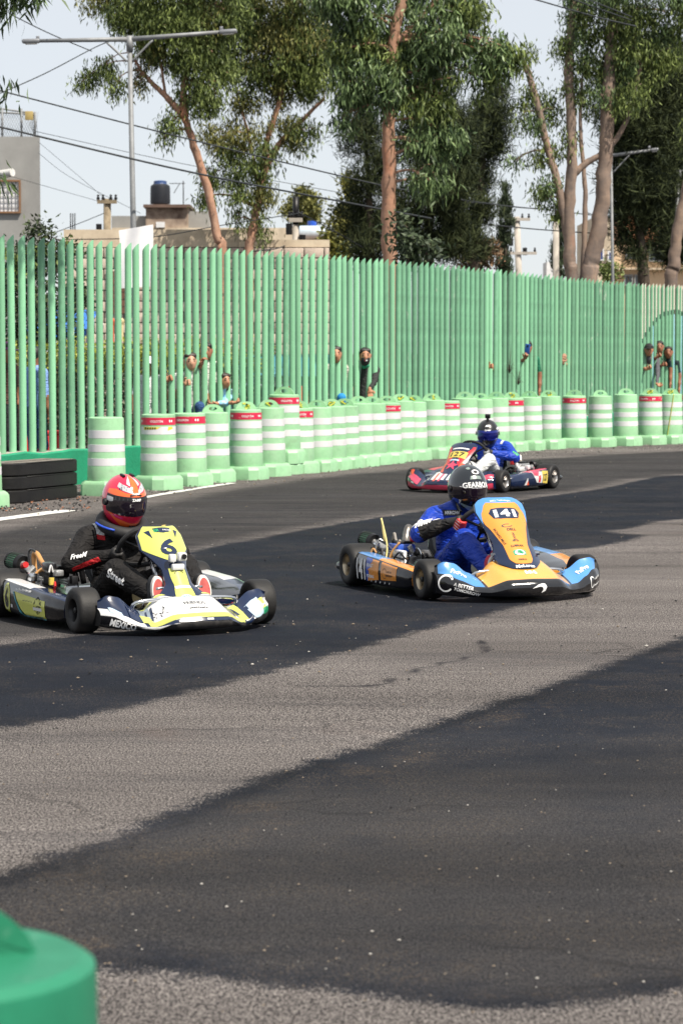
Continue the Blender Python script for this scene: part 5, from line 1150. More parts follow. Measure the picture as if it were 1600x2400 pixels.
def make_glove(person, K, pos, wrist, mats, pick):
    """gloved hand closed on the steering wheel rim near pos"""
    C, ax, e1, e2 = K.sw; d = Vector(pos) - C; d -= ax * d.dot(ax); d.normalize(); T = ax.cross(d); rim = C + d * 0.15
    w = Vector(wrist); out = (w - rim); out -= T * out.dot(T); out = (d * 0.65 + ax * 0.75).normalized(); side = T.cross(out).normalized()
    prm = []; c = rim + out * 0.026
    for i in range(4):
        off = T * (-0.030 + 0.020 * i); r = (0.0105, 0.0115, 0.011, 0.0095)[i]; pts = []
        for a in (-10, 45, 100, 150, 200): aa = R(a); pts.append(rim + off + (out * math.cos(aa) + side * math.sin(aa)) * (0.027 + (0.004 if a < 0 else 0)))
        for p, q in zip(pts, pts[1:]): prm.append(('c', p, q, r, r * 0.97, pick(i)))
    prm.append(('c', c - T * 0.028, c + T * 0.030, 0.021, 0.021, 0)); prm.append(('c', c - T * 0.02 - side * 0.03, c + T * 0.02 - side * 0.03, 0.020, 0.020, 0))
    th = [c - T * 0.035 - side * 0.02, rim - T * 0.052 - side * 0.012 + out * 0.012, rim - T * 0.075 - side * 0.004 - out * 0.006]
    for p, q in zip(th, th[1:]): prm.append(('c', p, q, 0.0125, 0.011, 0 if len(mats) < 3 else 2))
    prm.append(('c', c - side * 0.03, w, 0.027, 0.033, 0))
    o = body_obj('glove', prm, mats, person, h=0.0055, k=0.0035); return o
def make_driver(K, label, mats, helmet_at, pitch, yaw, shell, visor, rh, lh, relb, lelb, feet, knees, glove_mats, glove_pick, forearm=0, leg=0, shoe=(None, None), lean=0.0):
    hx, hz = helmet_at; sx = hx - 0.10
    P = [('e', (-0.21, 0, 0.165), (0.155, 0.185, 0.115), None, leg), ('e', (-0.215 + 0.3 * (sx + 0.2), 0, 0.29), (0.125, 0.165, 0.13), None, 0), ('e', (sx - 0.005, 0, 0.42), (0.125, 0.185, 0.145), None, 0),
         ('c', (sx - 0.01, -0.155, 0.470), (sx - 0.01, 0.155, 0.470), 0.070, 0.070, 0), ('c', (sx - 0.02, -0.07, 0.505), (sx - 0.02, 0.07, 0.505), 0.055, 0.055, 0), ('c', (sx - 0.02, 0, 0.50), (hx - 0.05, 0, 0.58), 0.070, 0.060, 0)]
    wr = {}
    for sd, hand, el in ((-1, rh, relb), (1, lh, lelb)):
        s0 = Vector((sx, sd * 0.195, 0.462)); e = Vector(el); hnd = Vector(hand); w = e.lerp(hnd, 0.78); wr[sd] = w
        P += [('c', s0, e, 0.070, 0.056, 0), ('c', e, e.lerp(w, 0.45), 0.056, 0.049, forearm), ('c', e.lerp(w, 0.45), w, 0.049, 0.036, forearm)]
    for sd, f, kn in ((-1, feet[0], knees[0]), (1, feet[1], knees[1])):
        hp = Vector((-0.13, sd * 0.105, 0.155)); k_ = Vector(kn); a = Vector(f) + Vector((-0.055, 0, -0.03))
        P += [('c', hp, k_, 0.100, 0.070, leg), ('c', k_, k_.lerp(a, 0.35), 0.068, 0.064, leg), ('c', k_.lerp(a, 0.35), a, 0.064, 0.050, leg)]
    person = body_obj('person', P, mats, None, h=0.0125, k=0.010); person.location = K.root.location; person.rotation_euler = K.root.rotation_euler
    tag(person, label, 'person', 'kart drivers')
    for sd, f in ((-1, feet[0]), (1, feet[1])):
        c = Vector(f); tilt = Matrix.Rotation(R(-12), 3, 'Y')
        sp = [('e', c + Vector((-0.03, 0, -0.02)), (0.045, 0.040, 0.085), None, 0), ('e', c + Vector((-0.05, 0, 0.03)), (0.05, 0.036, 0.055), None, 0), ('c', c + Vector((-0.05, 0, -0.03)), c + Vector((-0.085, 0, -0.02)), 0.045, 0.046, 0)]
        sh = body_obj('shoe', sp, [shoe[0]], person, h=0.008, k=0.006)
        mb = MB(); fr = []; bk = []; inn = []
        for k in range(24):
            a = 2 * math.pi * k / 24; ww = 0.042 * (1 - 0.10 * math.sin(a)); p = Vector((0.0, ww * math.cos(a), 0.082 * math.sin(a))); p = tilt @ p
            bk.append(c + p + Vector((-0.008, 0, 0))); fr.append(c + p * 0.99 + Vector((0.016, 0, 0))); inn.append(c + p * 0.82 + Vector((0.018, 0, 0)))
        mb.grid([bk, fr, inn], 0, wrap=True); mb.add(inn, [tuple(range(24))], 1); mb.build('sole', [M_SHOEW, shoe[1]], sh, auto=40)
    for sd, hand in ((-1, rh), (1, lh)): make_glove(person, K, hand, wr[sd], glove_mats, glove_pick)
    hel, hb = make_helmet(person, (hx, 0, hz), pitch, yaw, shell, visor)
    return person, hel, hb, (sx, wr)

# ---- driver of kart 6
P6, h6, hb6, (sx6, wr6) = make_driver(K6, 'driver in black racing suit and red and orange helmet in kart 6', [M_SBLK, M_SRED, M_SBLK], (-0.155, 0.690), R(12), R(4), M_HRED, M_VIS,
    (0.10, -0.10, 0.40), (0.12, 0.07, 0.50), (-0.13, -0.34, 0.33), (-0.10, 0.33, 0.36), [(0.56, -0.105, 0.22), (0.56, 0.175, 0.215)], [(0.17, -0.19, 0.30), (0.18, 0.24, 0.31)], [M_GLB, M_GLB, M_YPLATE], lambda i: 0, shoe=(M_SHOEB, M_SOLE))
pr = Print(hb6, 0.001)
hpatch(pr, [(-60, 40, 52), (-45, 34, 48), (-25, 30, 44), (-10, 27, 34)], M_HSIL, 0.002); hpatch(pr, [(10, 27, 34), (25, 30, 44), (45, 34, 48), (60, 40, 52)], M_HSIL, 0.002)
hpatch(pr, [(-85, 20, 30), (-60, 19, 34), (-30, 18, 28), (0, 18, 26), (30, 18, 28), (60, 19, 34), (85, 20, 30)], M_HORG, 0.001)
hpatch(pr, [(-13, 26, 90), (0, 26, 90), (13, 26, 90)], M_HORG, 0.001)
hpatch(pr, [(-30, 50, 62), (-22, 47, 78), (-16, 46, 84)], M_HSIL, 0.0015); hpatch(pr, [(16, 46, 84), (22, 47, 78), (30, 50, 62)], M_HSIL, 0.0015)
hpatch(pr, [(-75, -20, -10), (-55, -36, -27), (-35, -52, -31), (-10, -56, -36), (15, -56, -36), (40, -50, -32), (60, -34, -27)], M_HORG, 0.001)
hpatch(pr, [(-84, 13.5, 18), (-40, 15, 19.5), (0, 15, 20), (40, 15, 19.5), (84, 13.5, 18)], M_BLACKP, 0.008)
hpatch(pr, [(-80, 9, 18), (-40, 10, 18), (0, 10, 18), (40, 10, 18), (80, 9, 18)], pm('visor_strip_black', (0.008, 0.008, 0.009), 0.4), 0.0085)
P_, X_, Y_ = hframe(R(0), R(13.5)); pr.text('ZAMP', P_, X_, Y_, 0.055, M_TEXTW, h=0.016, bold=0.04, lift=0.004)
hpatch(pr, [(-82, 3, 13), (-70, 3, 14), (-62, 5, 13)], M_HSIL, 0.0095)
P_, X_, Y_ = hframe(R(0), R(27)); pr.text('ZAMP', P_, X_, Y_, 0.05, M_TEXTW, h=0.013, bold=0.04, lift=0.004)
rr = random.Random(9)
for k in range(26):
    az = rr.choice([-1, 1]) * rr.uniform(22, 52); P_, X_, Y_ = hframe(R(az), R(rr.uniform(34, 48))); pr.disc(0.0022, P_, X_, Y_, M_BLACKP, lift=0.003)
hpatch(pr, [(-60, -62, -48), (-40, -68, -56), (-20, -71, -60)], M_HSIL, 0.002)
pr.build('graphics', h6)
for az, el in ((-10, 24), (10, 24), (0, -44)):
    mb = MB(); c = hpt(R(az), R(el), 1.012); mb.rbox(c, (0.010, 0.034, 0.007), 0.003); mb.build('vent', M_DARKM, h6, auto=40)
mb = MB(); c = hpt(0, R(78), 1.0)
for sd in (-1, 1): mb.rbox(c + Vector((-0.02, sd * 0.03, 0.004)), (0.05, 0.016, 0.012), 0.004)
mb.build('top_vent', M_DARKM, h6, auto=40)
# thick foam neck collar with blue strap
mb = MB(); ring = []
for k in range(28):
    a = 2 * math.pi * k / 28; ring.append(Vector((-0.175 + 0.115 * math.cos(a), 0.122 * math.sin(a), 0.545 - 0.050 * math.cos(a))))
mb.tube(ring, 0.038, 12, closed=True); col6 = mb.build('neck_collar', M_COLLAR, P6)
mb = MB(); mb.tube([r_ + Vector(((r_.x + 0.175) * 0.38, r_.y * 0.38, 0.012)) for r_ in (ring[k % 28] for k in range(21, 26))], 0.007, 6); mb.build('collar_strap', M_BLUETR, col6)
pr = Print(bvh_of([P6]), 0.003, 0.015)
FR = Vector((1, 0, 0.25)).normalized()
for sd in (-1, 1):
    pr = Print(bvh_of([P6]), 0.003, 0.015); pr.poly([(-0.025, -0.06), (0.02, -0.075), (0.03, 0.055), (-0.02, 0.06)], Vector((sx6 + 0.05, sd * 0.135, 0.545)), YX, Vector((-0.45, 0, 0.9)), M_SWHITE); pr.poly([(-0.025, -0.085), (0.02, -0.10), (0.022, -0.072), (-0.025, -0.058)], Vector((sx6 + 0.05, sd * 0.135, 0.545)), YX, Vector((-0.45, 0, 0.9)), M_SRED, 0.001); pr.build('shoulder_patch', P6)
e = Vector((-0.13, -0.34, 0.33)); w = wr6[-1]; ad = (w - e).normalized()
pr = Print(bvh_of([P6]), 0.003, 0.015); pr.text('FreeM', e.lerp(Vector((sx6, -0.195, 0.475)), 0.25) + ad * 0.06, ad, ZZ, 0.10, M_TEXTW, bold=0.03, shear=0.2); pr.build('sleeve_lettering', P6); pr = Print(bvh_of([P6]), 0.003, 0.015)
pr.poly([(-0.09, -0.03), (0.09, -0.005), (0.08, 0.022), (-0.02, 0.005), (-0.09, -0.012)], e.lerp(w, 0.5) + Vector((0, -0.03, -0.02)), ad, ZZ, M_SRED)
pr.build('sleeve_stripe', P6); pr = Print(bvh_of([P6]), 0.003, 0.015)
kn = Vector((0.17, -0.19, 0.30)); an = Vector((0.505, -0.105, 0.19)); ld = (an - kn).normalized(); pr.text('Street', kn.lerp(an, 0.30) + Vector((0, -0.03, 0.03)), ld, ZZ - YX * 0.5, 0.15, M_TEXTW, h=0.045, bold=0.03)
pr.build('leg_lettering', P6)

# ---- driver of kart 141
P141, h141, hb141, (sx141, wr141) = make_driver(K141, 'driver in blue suit, red glove and glossy black helmet in kart 141', [M_SBLUE, M_SBLUE, M_SCAMO], (-0.10, 0.665), R(10), R(0), M_HBLK, M_VIS,
    (0.10, -0.15, 0.465), (0.12, 0.15, 0.43), (-0.11, -0.335, 0.365), (-0.08, 0.33, 0.36), [(0.54, -0.10, 0.18), (0.54, 0.12, 0.18)], [(0.17, -0.14, 0.34), (0.18, 0.20, 0.33)], [M_GLB, M_GLR], lambda i: 1, forearm=2, shoe=(M_SHOER, M_SOLE))
pr = Print(hb141, 0.001)
P_, X_, Y_ = hframe(R(2), R(19)); pr.text('GEARBOX', P_, X_, Y_, 0.175, M_TEXTW, h=0.036, bold=0.03, lift=0.004)
hpatch(pr, [(-52, 9.5, 11), (-20, 9.8, 11.2), (20, 9.8, 11.2), (56, 9.5, 11)], M_TEXTW, 0.011)
P_, X_, Y_ = hframe(R(0), R(38)); pr.poly([(-0.04, -0.012), (0.04, -0.012), (0.032, 0.012), (-0.032, 0.012)], P_, X_, Y_, M_VENT, 0.002)
P_, X_, Y_ = hframe(R(6), R(54)); pr.disc(0.020, P_, X_, Y_, M_TEXTW, sx=1.3, lift=0.002); pr.disc(0.012, P_, X_, Y_, M_BLACKP, sx=1.2, lift=0.003)
hpatch(pr, [(-50, -30, -26), (-25, -42, -31), (0, -47, -34), (15, -44, -36), (22, -40, -38)], M_VENT, 0.006)
hpatch(pr, [(-48, 62, 66), (-34, 60, 72), (-20, 63, 68)], M_VENT, 0.004)
pr.build('graphics', h141)
pr = Print(bvh_of([P141]), 0.003, 0.015)
O = Vector((sx141 + 0.11, -0.10, 0.495)); pr.poly([(-0.055, -0.018), (0.055, -0.018), (0.055, 0.018), (-0.055, 0.018)], O, YX, ZZ, M_BLACKP); pr.text('ARROW', O, YX, ZZ, 0.095, M_TEXTW, h=0.022, bold=0.03, lift=0.003); pr.build('chest_patch', P141); pr = Print(bvh_of([P141]), 0.003, 0.015)
e = Vector((-0.11, -0.335, 0.365)); s0 = Vector((sx141, -0.195, 0.475)); up_ = (s0 - e).normalized(); nrm_ = Vector((0.5, -0.86, 0)); X = up_.cross(nrm_).normalized()
pr.text('S', s0.lerp(e, 0.55) + nrm_ * 0.06, -X if X.x < 0 else X, up_, 0.035, M_TEXTW, h=0.07, bold=0.03)
pr.poly([(-0.06, -0.03), (-0.045, -0.035), (0.0, 0.0), (0.05, 0.012), (0.05, 0.035), (0.01, 0.02), (-0.05, -0.01)], s0.lerp(e, 0.45) + nrm_ * 0.06, Vector((0.86, 0.5, 0)), ZZ, M_TEXTW)
pr.build('shoulder_print', P141); pr = Print(bvh_of([P141]), 0.003, 0.015)
w = wr141[-1]; ad = (w - e).normalized(); [pr.poly([(-0.008, -0.008), (0.006, -0.010), (0.009, 0.008), (-0.004, 0.011)], e.lerp(w, 0.1) + ZZ * (0.05 + 0.003 * (k % 2)) + ad * (-0.03 + 0.02 * k), ad, ZZ, M_TEXTW) for k in range(6)]
pr.build('sleeve_print', P141); pr = Print(bvh_of([P141]), 0.003, 0.015); pr.poly([(-0.03, -0.02), (0.03, -0.02), (0.03, 0.02), (-0.03, 0.02)], Vector((sx141 + 0.12, 0.11, 0.485)), YX, ZZ, M_TEXTW)
pr.build('chest_patch', P141)
gl = [c for c in P141.children if c.name.startswith('glove')][0]
pr = Print(bvh_of([gl]), 0.001, 0.02); C, ax, e1, e2 = K141.sw; d = Vector((0.10, -0.15, 0.465)) - C; d -= ax * d.dot(ax); d.normalize(); T = ax.cross(d); rimp = C + d * 0.15; out = (d * 0.65 + ax * 0.75).normalized(); side = T.cross(out).normalized(); fx = Vector((1, -0.2, 0.1)).normalized()
for i in range(4): pr.poly([(-0.003, -0.02), (0.003, -0.02), (0.003, 0.02), (-0.003, 0.02)], rimp + T * (-0.030 + 0.02 * i) + side * 0.035 + out * 0.01, T, out, M_TEXTW)
pr.build('glove_print', gl)

# ---- driver of kart 127
P127, h127, hb127, (sx127, wr127) = make_driver(K127, 'driver in blue suit with white legs and a camera on the black helmet', [M_SBLUE, M_SWHITE, M_SBLUE], (-0.19, 0.635), R(8), R(28), M_HMAT, M_VISB,
    (0.10, -0.14, 0.43), (0.10, 0.13, 0.43), (-0.16, -0.36, 0.36), (-0.16, 0.36, 0.36), [(0.54, -0.12, 0.18), (0.54, 0.12, 0.18)], [(0.16, -0.20, 0.34), (0.16, 0.20, 0.34)], [M_GLB, M_GLG], lambda i: 1, leg=1, shoe=(M_SHOEB, M_SOLE))
pr = Print(hb127, 0.001); P_, X_, Y_ = hframe(R(0), R(20)); pr.text('ZAMP', P_, X_, Y_, 0.07, M_TEXTW, h=0.016, bold=0.04, lift=0.004); P_, X_, Y_ = hframe(R(0), R(40)); pr.poly([(-0.03, -0.012), (0.03, -0.006), (0.02, 0.014), (-0.015, 0.010)], P_, X_, Y_, M_TEXTW, 0.002)
P_, X_, Y_ = hframe(R(70), R(22)); pr.poly([(-0.03, -0.012), (0.03, 0.0), (0.03, 0.014), (-0.03, 0.008)], P_, X_, Y_, M_TEXTW, 0.002); pr.build('graphics', h127)
mb = MB(); mb.rbox((0.01, 0, 0.155), (0.05, 0.03, 0.02), 0.004); mb.rbox((0.02, 0, 0.19), (0.035, 0.062, 0.048), 0.008); mb.tube([(0.035, -0.014, 0.195), (0.048, -0.014, 0.195)], 0.013, 12); mb.build('helmet_camera', M_BPLAST, h127, auto=40)
pr = Print(bvh_of([P127]), 0.003, 0.02); M_SGRN = pm('suit_green_trim', (0.10, 0.55, 0.10), 0.5)
pr.poly([(-0.015, -0.03), (0.015, -0.03), (0.015, 0.03), (-0.015, 0.03)], Vector((sx127 + 0.06, 0.15, 0.54)), YX, Vector((-0.4, 0, 0.9)), M_SWHITE)
pr.build('shoulder_patch', P127); pr = Print(bvh_of([P127]), 0.003, 0.02)
e = Vector((-0.16, 0.36, 0.36)); s0 = Vector((sx127, 0.195, 0.475)); pr.text('mir', s0.lerp(e, 0.6) + Vector((0.03, 0.05, 0.0)), Vector((-0.5, 0.5, -0.5)), Vector((-0.3, 0.3, 0.6)), 0.07, M_SGRN, bold=0.03)
pr.build('sleeve_lettering', P127)
# ================================================================== trees
M_BARKP = pm('bark_peeling_pink', (0.38, 0.20, 0.125), 0.85, var=0.3, scale=3.0, bump=0.5, bscale=12, col2=(0.22, 0.13, 0.09))
M_BARKG = pm('bark_grey_tan', (0.27, 0.19, 0.14), 0.85, var=0.3, scale=2.2, bump=0.4, bscale=10, col2=(0.12, 0.095, 0.085))  # base tone lowered so the colour carries the crown's shade on the trunks
dirty(M_BARKP, (0.50, 0.32, 0.23), 0.6, 2.2, 0.52, 0.66, (1, 1, 0.3)); dirty(M_BARKP, (0.42, 0.16, 0.08), 0.7, 3.0, 0.58, 0.70, (1, 1, 0.25)); dirty(M_BARKP, (0.05, 0.035, 0.03), 0.8, 5.0, 0.62, 0.68, (1, 1, 0.5)); dirty(M_BARKG, (0.42, 0.29, 0.21), 0.7, 1.6, 0.50, 0.66, (1, 1, 0.3)); dirty(M_BARKG, (0.30, 0.12, 0.07), 0.6, 2.5, 0.58, 0.70, (1, 1, 0.25)); dirty(M_BARKG, (0.08, 0.07, 0.07), 0.7, 2.0, 0.58, 0.68, (1, 1, 0.4))
M_BARKD = pm('bark_dark', (0.10, 0.075, 0.055), 0.9, var=0.3, scale=3, bump=0.4, bscale=12)
M_LEAFA = pm('eucalyptus_leaf', (0.225, 0.285, 0.085), 0.55, spec=0.3, var=0.3, scale=0.8, island=True, col2=(0.026, 0.046, 0.013), transl=0.22)
M_LEAFB = pm('eucalyptus_leaf_olive', (0.27, 0.265, 0.08), 0.55, spec=0.3, var=0.3, scale=0.8, island=True, col2=(0.035, 0.048, 0.014), transl=0.22)
M_LEAFC = pm('eucalyptus_leaf_grey_green', (0.20, 0.29, 0.115), 0.5, spec=0.35, var=0.3, scale=0.8, island=True, col2=(0.018, 0.038, 0.015), transl=0.18)
M_PINE = pm('casuarina_needles', (0.062, 0.078, 0.030), 0.8, spec=0.2, var=0.3, scale=0.7, island=True, col2=(0.010, 0.017, 0.010), transl=0.06)
M_YEL = pm('yellow_green_leaf', (0.33, 0.30, 0.05), 0.5, var=0.3, scale=1.0, island=True, col2=(0.07, 0.10, 0.03), transl=0.25)
M_CYP = pm('cypress_leaf', (0.065, 0.095, 0.040), 0.7, var=0.3, scale=1.5, island=True, col2=(0.015, 0.028, 0.014))
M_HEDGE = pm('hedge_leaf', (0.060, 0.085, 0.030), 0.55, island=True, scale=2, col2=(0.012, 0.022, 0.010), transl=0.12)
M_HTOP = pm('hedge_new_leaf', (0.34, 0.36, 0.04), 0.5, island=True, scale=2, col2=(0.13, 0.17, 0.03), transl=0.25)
def leaves(cent, n_per, L, W, droop, spread, rng, upward=False, wind=0.0):
    """vectorised leaf blades around spray centres -> verts, quads"""
    C = np.repeat(cent, n_per, axis=0); n = len(C)
    d = rng.normal(0, 1, (n, 3)) * droop[0]; d[:, 2] += droop[1]; d /= np.linalg.norm(d, axis=1)[:, None]
    base = C + rng.normal(0, 1, (n, 3)) * spread
    le = L * rng.uniform(0.6, 1.25, (n, 1)); wi = W * rng.uniform(0.7, 1.25, (n, 1))
    s = np.cross(d, rng.normal(0, 1, (n, 3))); s /= np.linalg.norm(s, axis=1)[:, None]; b = np.cross(d, s) * le * 0.08
    v = np.stack([base, base + d * le * 0.42 + s * wi * 0.5 + b, base + d * le, base + d * le * 0.42 - s * wi * 0.5 + b], 1).reshape(-1, 3)
    return v, np.arange(4 * n).reshape(-1, 4)
def foliage(name, mats, parts, parent):
    """parts: list of (verts, quads, material index)"""
    V = np.concatenate([p[0] for p in parts]); o = 0; Q = []; Mi = []
    for v, q, m in parts: Q.append(q + o); o += len(v); Mi.append(np.full(len(q), m))
    Q = np.concatenate(Q); Mi = np.concatenate(Mi).astype(np.int32)
    me = bpy.data.meshes.new(name); me.vertices.add(len(V)); me.vertices.foreach_set('co', V.astype(np.float32).ravel())
    me.loops.add(Q.size); me.loops.foreach_set('vertex_index', Q.astype(np.int32).ravel()); me.polygons.add(len(Q))
    me.polygons.foreach_set('loop_start', np.arange(0, Q.size, 4, dtype=np.int32)); me.polygons.foreach_set('loop_total', np.full(len(Q), 4, np.int32))
    for m in mats: me.materials.append(m)
    me.polygons.foreach_set('material_index', Mi); me.update(calc_edges=True); me.validate()
    return link(name, me, parent)
def ipt(x, y, Y): return at(D(x), D(y), Y)
def tree(name, label, Y, trunks, blobs, leaf, bark, dens=900, L=0.125, W=0.027, droop=(0.42, -1.0), n_per=16, spread=0.11, seed=1, limbs=True, group='trees behind the fence', fill=0.55, cat='tree', mult=2.2, grow=1.0):
    """trunks: ([(x, y[, depth offset])...], r0, r1) in picture columns/rows at distance Y; blobs: (x, y, rx, ry[, depth offset])"""
    rng = np.random.default_rng(seed); rn = random.Random(seed); base = ipt(trunks[0][0][0][0], 800, Y); base.z = 0
    t = empty(name, tuple(base)); tag(t, label, cat, group)
    mb = MB(); lines = []
    for k, (pts, r0, r1) in enumerate(trunks):
        P = [ipt(p[0], p[1], Y + (p[2] if len(p) > 2 else 0)) for p in pts]
        if k == 0 or r0 > 0.1 and P[0].z < 3.5: P = [Vector((P[0].x, P[0].y, -0.1))] + P
        S = smooth_path(P, 6); S = [q + Vector((rn.uniform(-1, 1), rn.uniform(-1, 1), 0)) * r0 * 0.10 for q in S]
        mb.tube([q - base for q in S], [(r0 + (r1 - r0) * i / (len(S) - 1)) * rn.uniform(0.93, 1.07) for i in range(len(S))], 12); lines += [(q, r0 + (r1 - r0) * i / (len(S) - 1)) for i, q in enumerate(S)]
    parts = []; px2m = D(1.0) * Y / FPX
    for b in blobs:
        dz = b[4] if len(b) > 4 else rn.uniform(-0.5, 0.5) * (b[2] * px2m); c = ipt(b[0], b[1], Y + dz); rx, rz = b[2] * px2m * grow, b[3] * px2m * grow; ry = max(rx, rz) * 0.85
        ns = max(3, int(mult * dens * rx * rz * 3.14 / n_per)); u = rng.normal(0, 1, (ns, 3)); u /= np.linalg.norm(u, axis=1)[:, None]; rad = rng.uniform(0, 1, (ns, 1)) ** fill
        cl = rng.normal(0, 1, (max(2, ns // 7), 3)); cl /= np.linalg.norm(cl, axis=1)[:, None]; cl *= rng.uniform(0.25, 1, (len(cl), 1)) ** 0.5
        pos = cl[rng.integers(0, len(cl), ns)] * 0.95 + u * rad * 0.34                      # sprays gather in clumps, gaps stay between
        pos = np.array(c - base)[None] + pos * np.array([rx, ry, rz])
        v, q = leaves(pos, n_per, L, W, droop, spread, rng); parts.append((v, q, 0 if rn.random() < 0.7 or not isinstance(leaf, list) else 1))
        if limbs:
            best = min(lines, key=lambda e: (e[0] - c).length + (2.0 if e[0].z > c.z + 0.3 else 0)); p0, r = best
            rr0 = min(r * 0.6, 0.02 + 0.018 * (rx + rz)); mid = p0.lerp(c, 0.5) + Vector((0, 0, 0.12 * (c - p0).length)); pth = smooth_path([p0, mid, c], 5); mb.tube([q_ - base for q_ in pth], [rr0 * (1 - 0.75 * i / (len(pth) - 1)) for i in range(len(pth))], 7)
            for _ in range(5):
                e = Vector(pos[rng.integers(0, ns)].tolist()) + base; k_ = pth[rn.randint(len(pth) // 2, len(pth) - 1)]; mb.tube([k_ - base, k_.lerp(e, 0.5) + Vector((0, 0, 0.05)) - base, e - base], [rr0 * 0.3, rr0 * 0.22, 0.006], 5)
    mb.build('trunk', bark, t); foliage('crown', leaf if isinstance(leaf, list) else [leaf], parts, t)
    return t
tree('eucalyptus_tree', 'tall eucalyptus leaning over the double-armed street lamp', 50, [([(511, 600), (500, 545), (478, 440), (450, 350), (425, 270)], 0.10, 0.07), ([(425, 270), (380, 220), (330, 170), (295, 110)], 0.075, 0.02), ([(425, 270), (423, 200), (440, 110), (455, 20), (460, -80)], 0.08, 0.03), ([(380, 220), (370, 150), (350, 60), (340, -40)], 0.03, 0.015)],
     [(240, 0, 60, 32), (205, 172, 28, 30), (235, 150, 30, 28), (265, 185, 22, 22), (310, 185, 22, 28), (330, 60, 70, 50), (290, 20, 60, 40), (400, 60, 75, 60), (390, 130, 55, 45), (470, 30, 60, 60), (500, 110, 60, 60), (450, 160, 45, 50), (490, 200, 42, 50), (395, 285, 32, 30), (372, 318, 16, 14), (460, 240, 30, 30), (515, 20, 50, 50), (330, -40, 90, 50), (450, -60, 90, 60), (350, 20, 60, 45), (430, 10, 60, 45), (430, 110, 50, 45), (470, 100, 50, 50), (360, 105, 40, 36), (500, 165, 36, 40), (435, 205, 34, 36), (300, 60, 40, 30)], [M_LEAFA, M_LEAFB], M_BARKP, seed=11, mult=2.7, grow=1.04)
tree('eucalyptus_tree', 'forked eucalyptus with bare pink limb beside the leaning one', 53, [([(572, 610), (578, 540), (596, 450), (605, 400), (622, 360)], 0.10, 0.075), ([(622, 360), (650, 320), (700, 270), (745, 225)], 0.07, 0.03), ([(605, 400), (612, 330), (640, 240), (652, 170), (660, 60), (660, -60)], 0.07, 0.03), ([(596, 440), (575, 330), (560, 270), (545, 230)], 0.04, 0.015)],
     [(560, 40, 55, 60), (640, 50, 70, 60), (700, 110, 60, 60), (610, 120, 55, 50), (550, 170, 40, 45), (570, 230, 35, 35), (680, 200, 55, 45), (740, 170, 40, 60), (650, 300, 40, 36), (700, 310, 42, 30), (560, 310, 42, 40), (500, 320, 32, 40), (610, 370, 42, 36), (560, 390, 38, 35), (520, 360, 30, 30), (600, 450, 32, 36), (485, 400, 30, 30), (555, 460, 30, 24), (590, 515, 30, 28), (460, 450, 22, 28), (545, 500, 18, 20), (630, -40, 110, 60), (590, 60, 50, 50), (680, 40, 60, 50), (720, 60, 50, 60), (640, 140, 45, 45), (720, 130, 45, 50), (590, 170, 40, 40), (650, 190, 40, 40), (540, 100, 35, 40)], [M_LEAFA, M_LEAFB], M_BARKP, seed=12, mult=2.7, grow=1.04)
tree('eucalyptus_tree', 'thick pink-barked eucalyptus with hanging leaves standing in mid picture', 43, [([(895, 620), (892, 520), (893, 400), (893, 280), (897, 180), (905, 80), (930, -20)], 0.145, 0.08), ([(905, 100), (950, 60), (1000, 0), (1030, -60)], 0.06, 0.03)],
     [(770, 20, 50, 60), (800, 110, 55, 60), (850, 40, 60, 55), (880, 120, 55, 50), (930, 60, 60, 60), (960, 150, 60, 55), (1010, 70, 60, 65), (1060, 40, 55, 60), (1050, 130, 55, 50), (1100, 130, 40, 50), (1140, 120, 42, 32), (1180, 125, 35, 24), (1120, 180, 30, 35), (835, 190, 45, 50), (900, 195, 42, 40), (960, 230, 45, 50), (1015, 215, 40, 50), (790, 190, 35, 50), (800, 260, 22, 30), (875, 235, 22, 30), (1000, 290, 32, 48), (1030, 340, 24, 45), (970, 330, 28, 40), (975, 400, 32, 40), (1000, 430, 26, 36), (945, 330, 20, 26), (840, -30, 120, 40), (1000, -40, 130, 50)], [M_LEAFC, M_LEAFA], M_BARKP, dens=800, L=0.17, W=0.032, seed=13, mult=2.7)
for k, (sp, lb) in enumerate(((([(985, 640), (985, 560), (990, 450), (995, 300), (1000, 200)], [(1000, 230, 70, 60), (1030, 330, 70, 70), (960, 330, 60, 70), (1040, 430, 60, 65), (990, 450, 70, 65), (1005, 540, 80, 55), (930, 500, 50, 75), (1050, 550, 45, 50)]), 'dark feathery casuarina right behind the pink-barked trunk'),
                                (([(1085, 640), (1090, 540), (1105, 400), (1120, 250), (1130, 190)], [(1140, 205, 22, 40), (1110, 270, 42, 55), (1130, 320, 36, 50), (1095, 370, 52, 55), (1095, 430, 34, 36), (1070, 480, 52, 55), (1070, 570, 42, 40), (1155, 270, 12, 60)]), 'dark casuarina with slanting feathery edge against the sky'),
                                (([(850, 640), (850, 540), (845, 400), (835, 280)], [(830, 240, 40, 45), (825, 320, 45, 55), (850, 400, 50, 60), (835, 480, 45, 60), (850, 560, 55, 60), (800, 240, 22, 30)]), 'dark casuarina to the left of the pink-barked trunk'))):
    tree('casuarina_tree', lb, 55 + 2 * k, [(sp[0], 0.14, 0.03)], sp[1], M_PINE, M_BARKD, dens=1500, L=0.24, W=0.018, droop=(0.60, 0.75), n_per=22, spread=0.12, seed=21 + k, mult=2.3, grow=1.05)
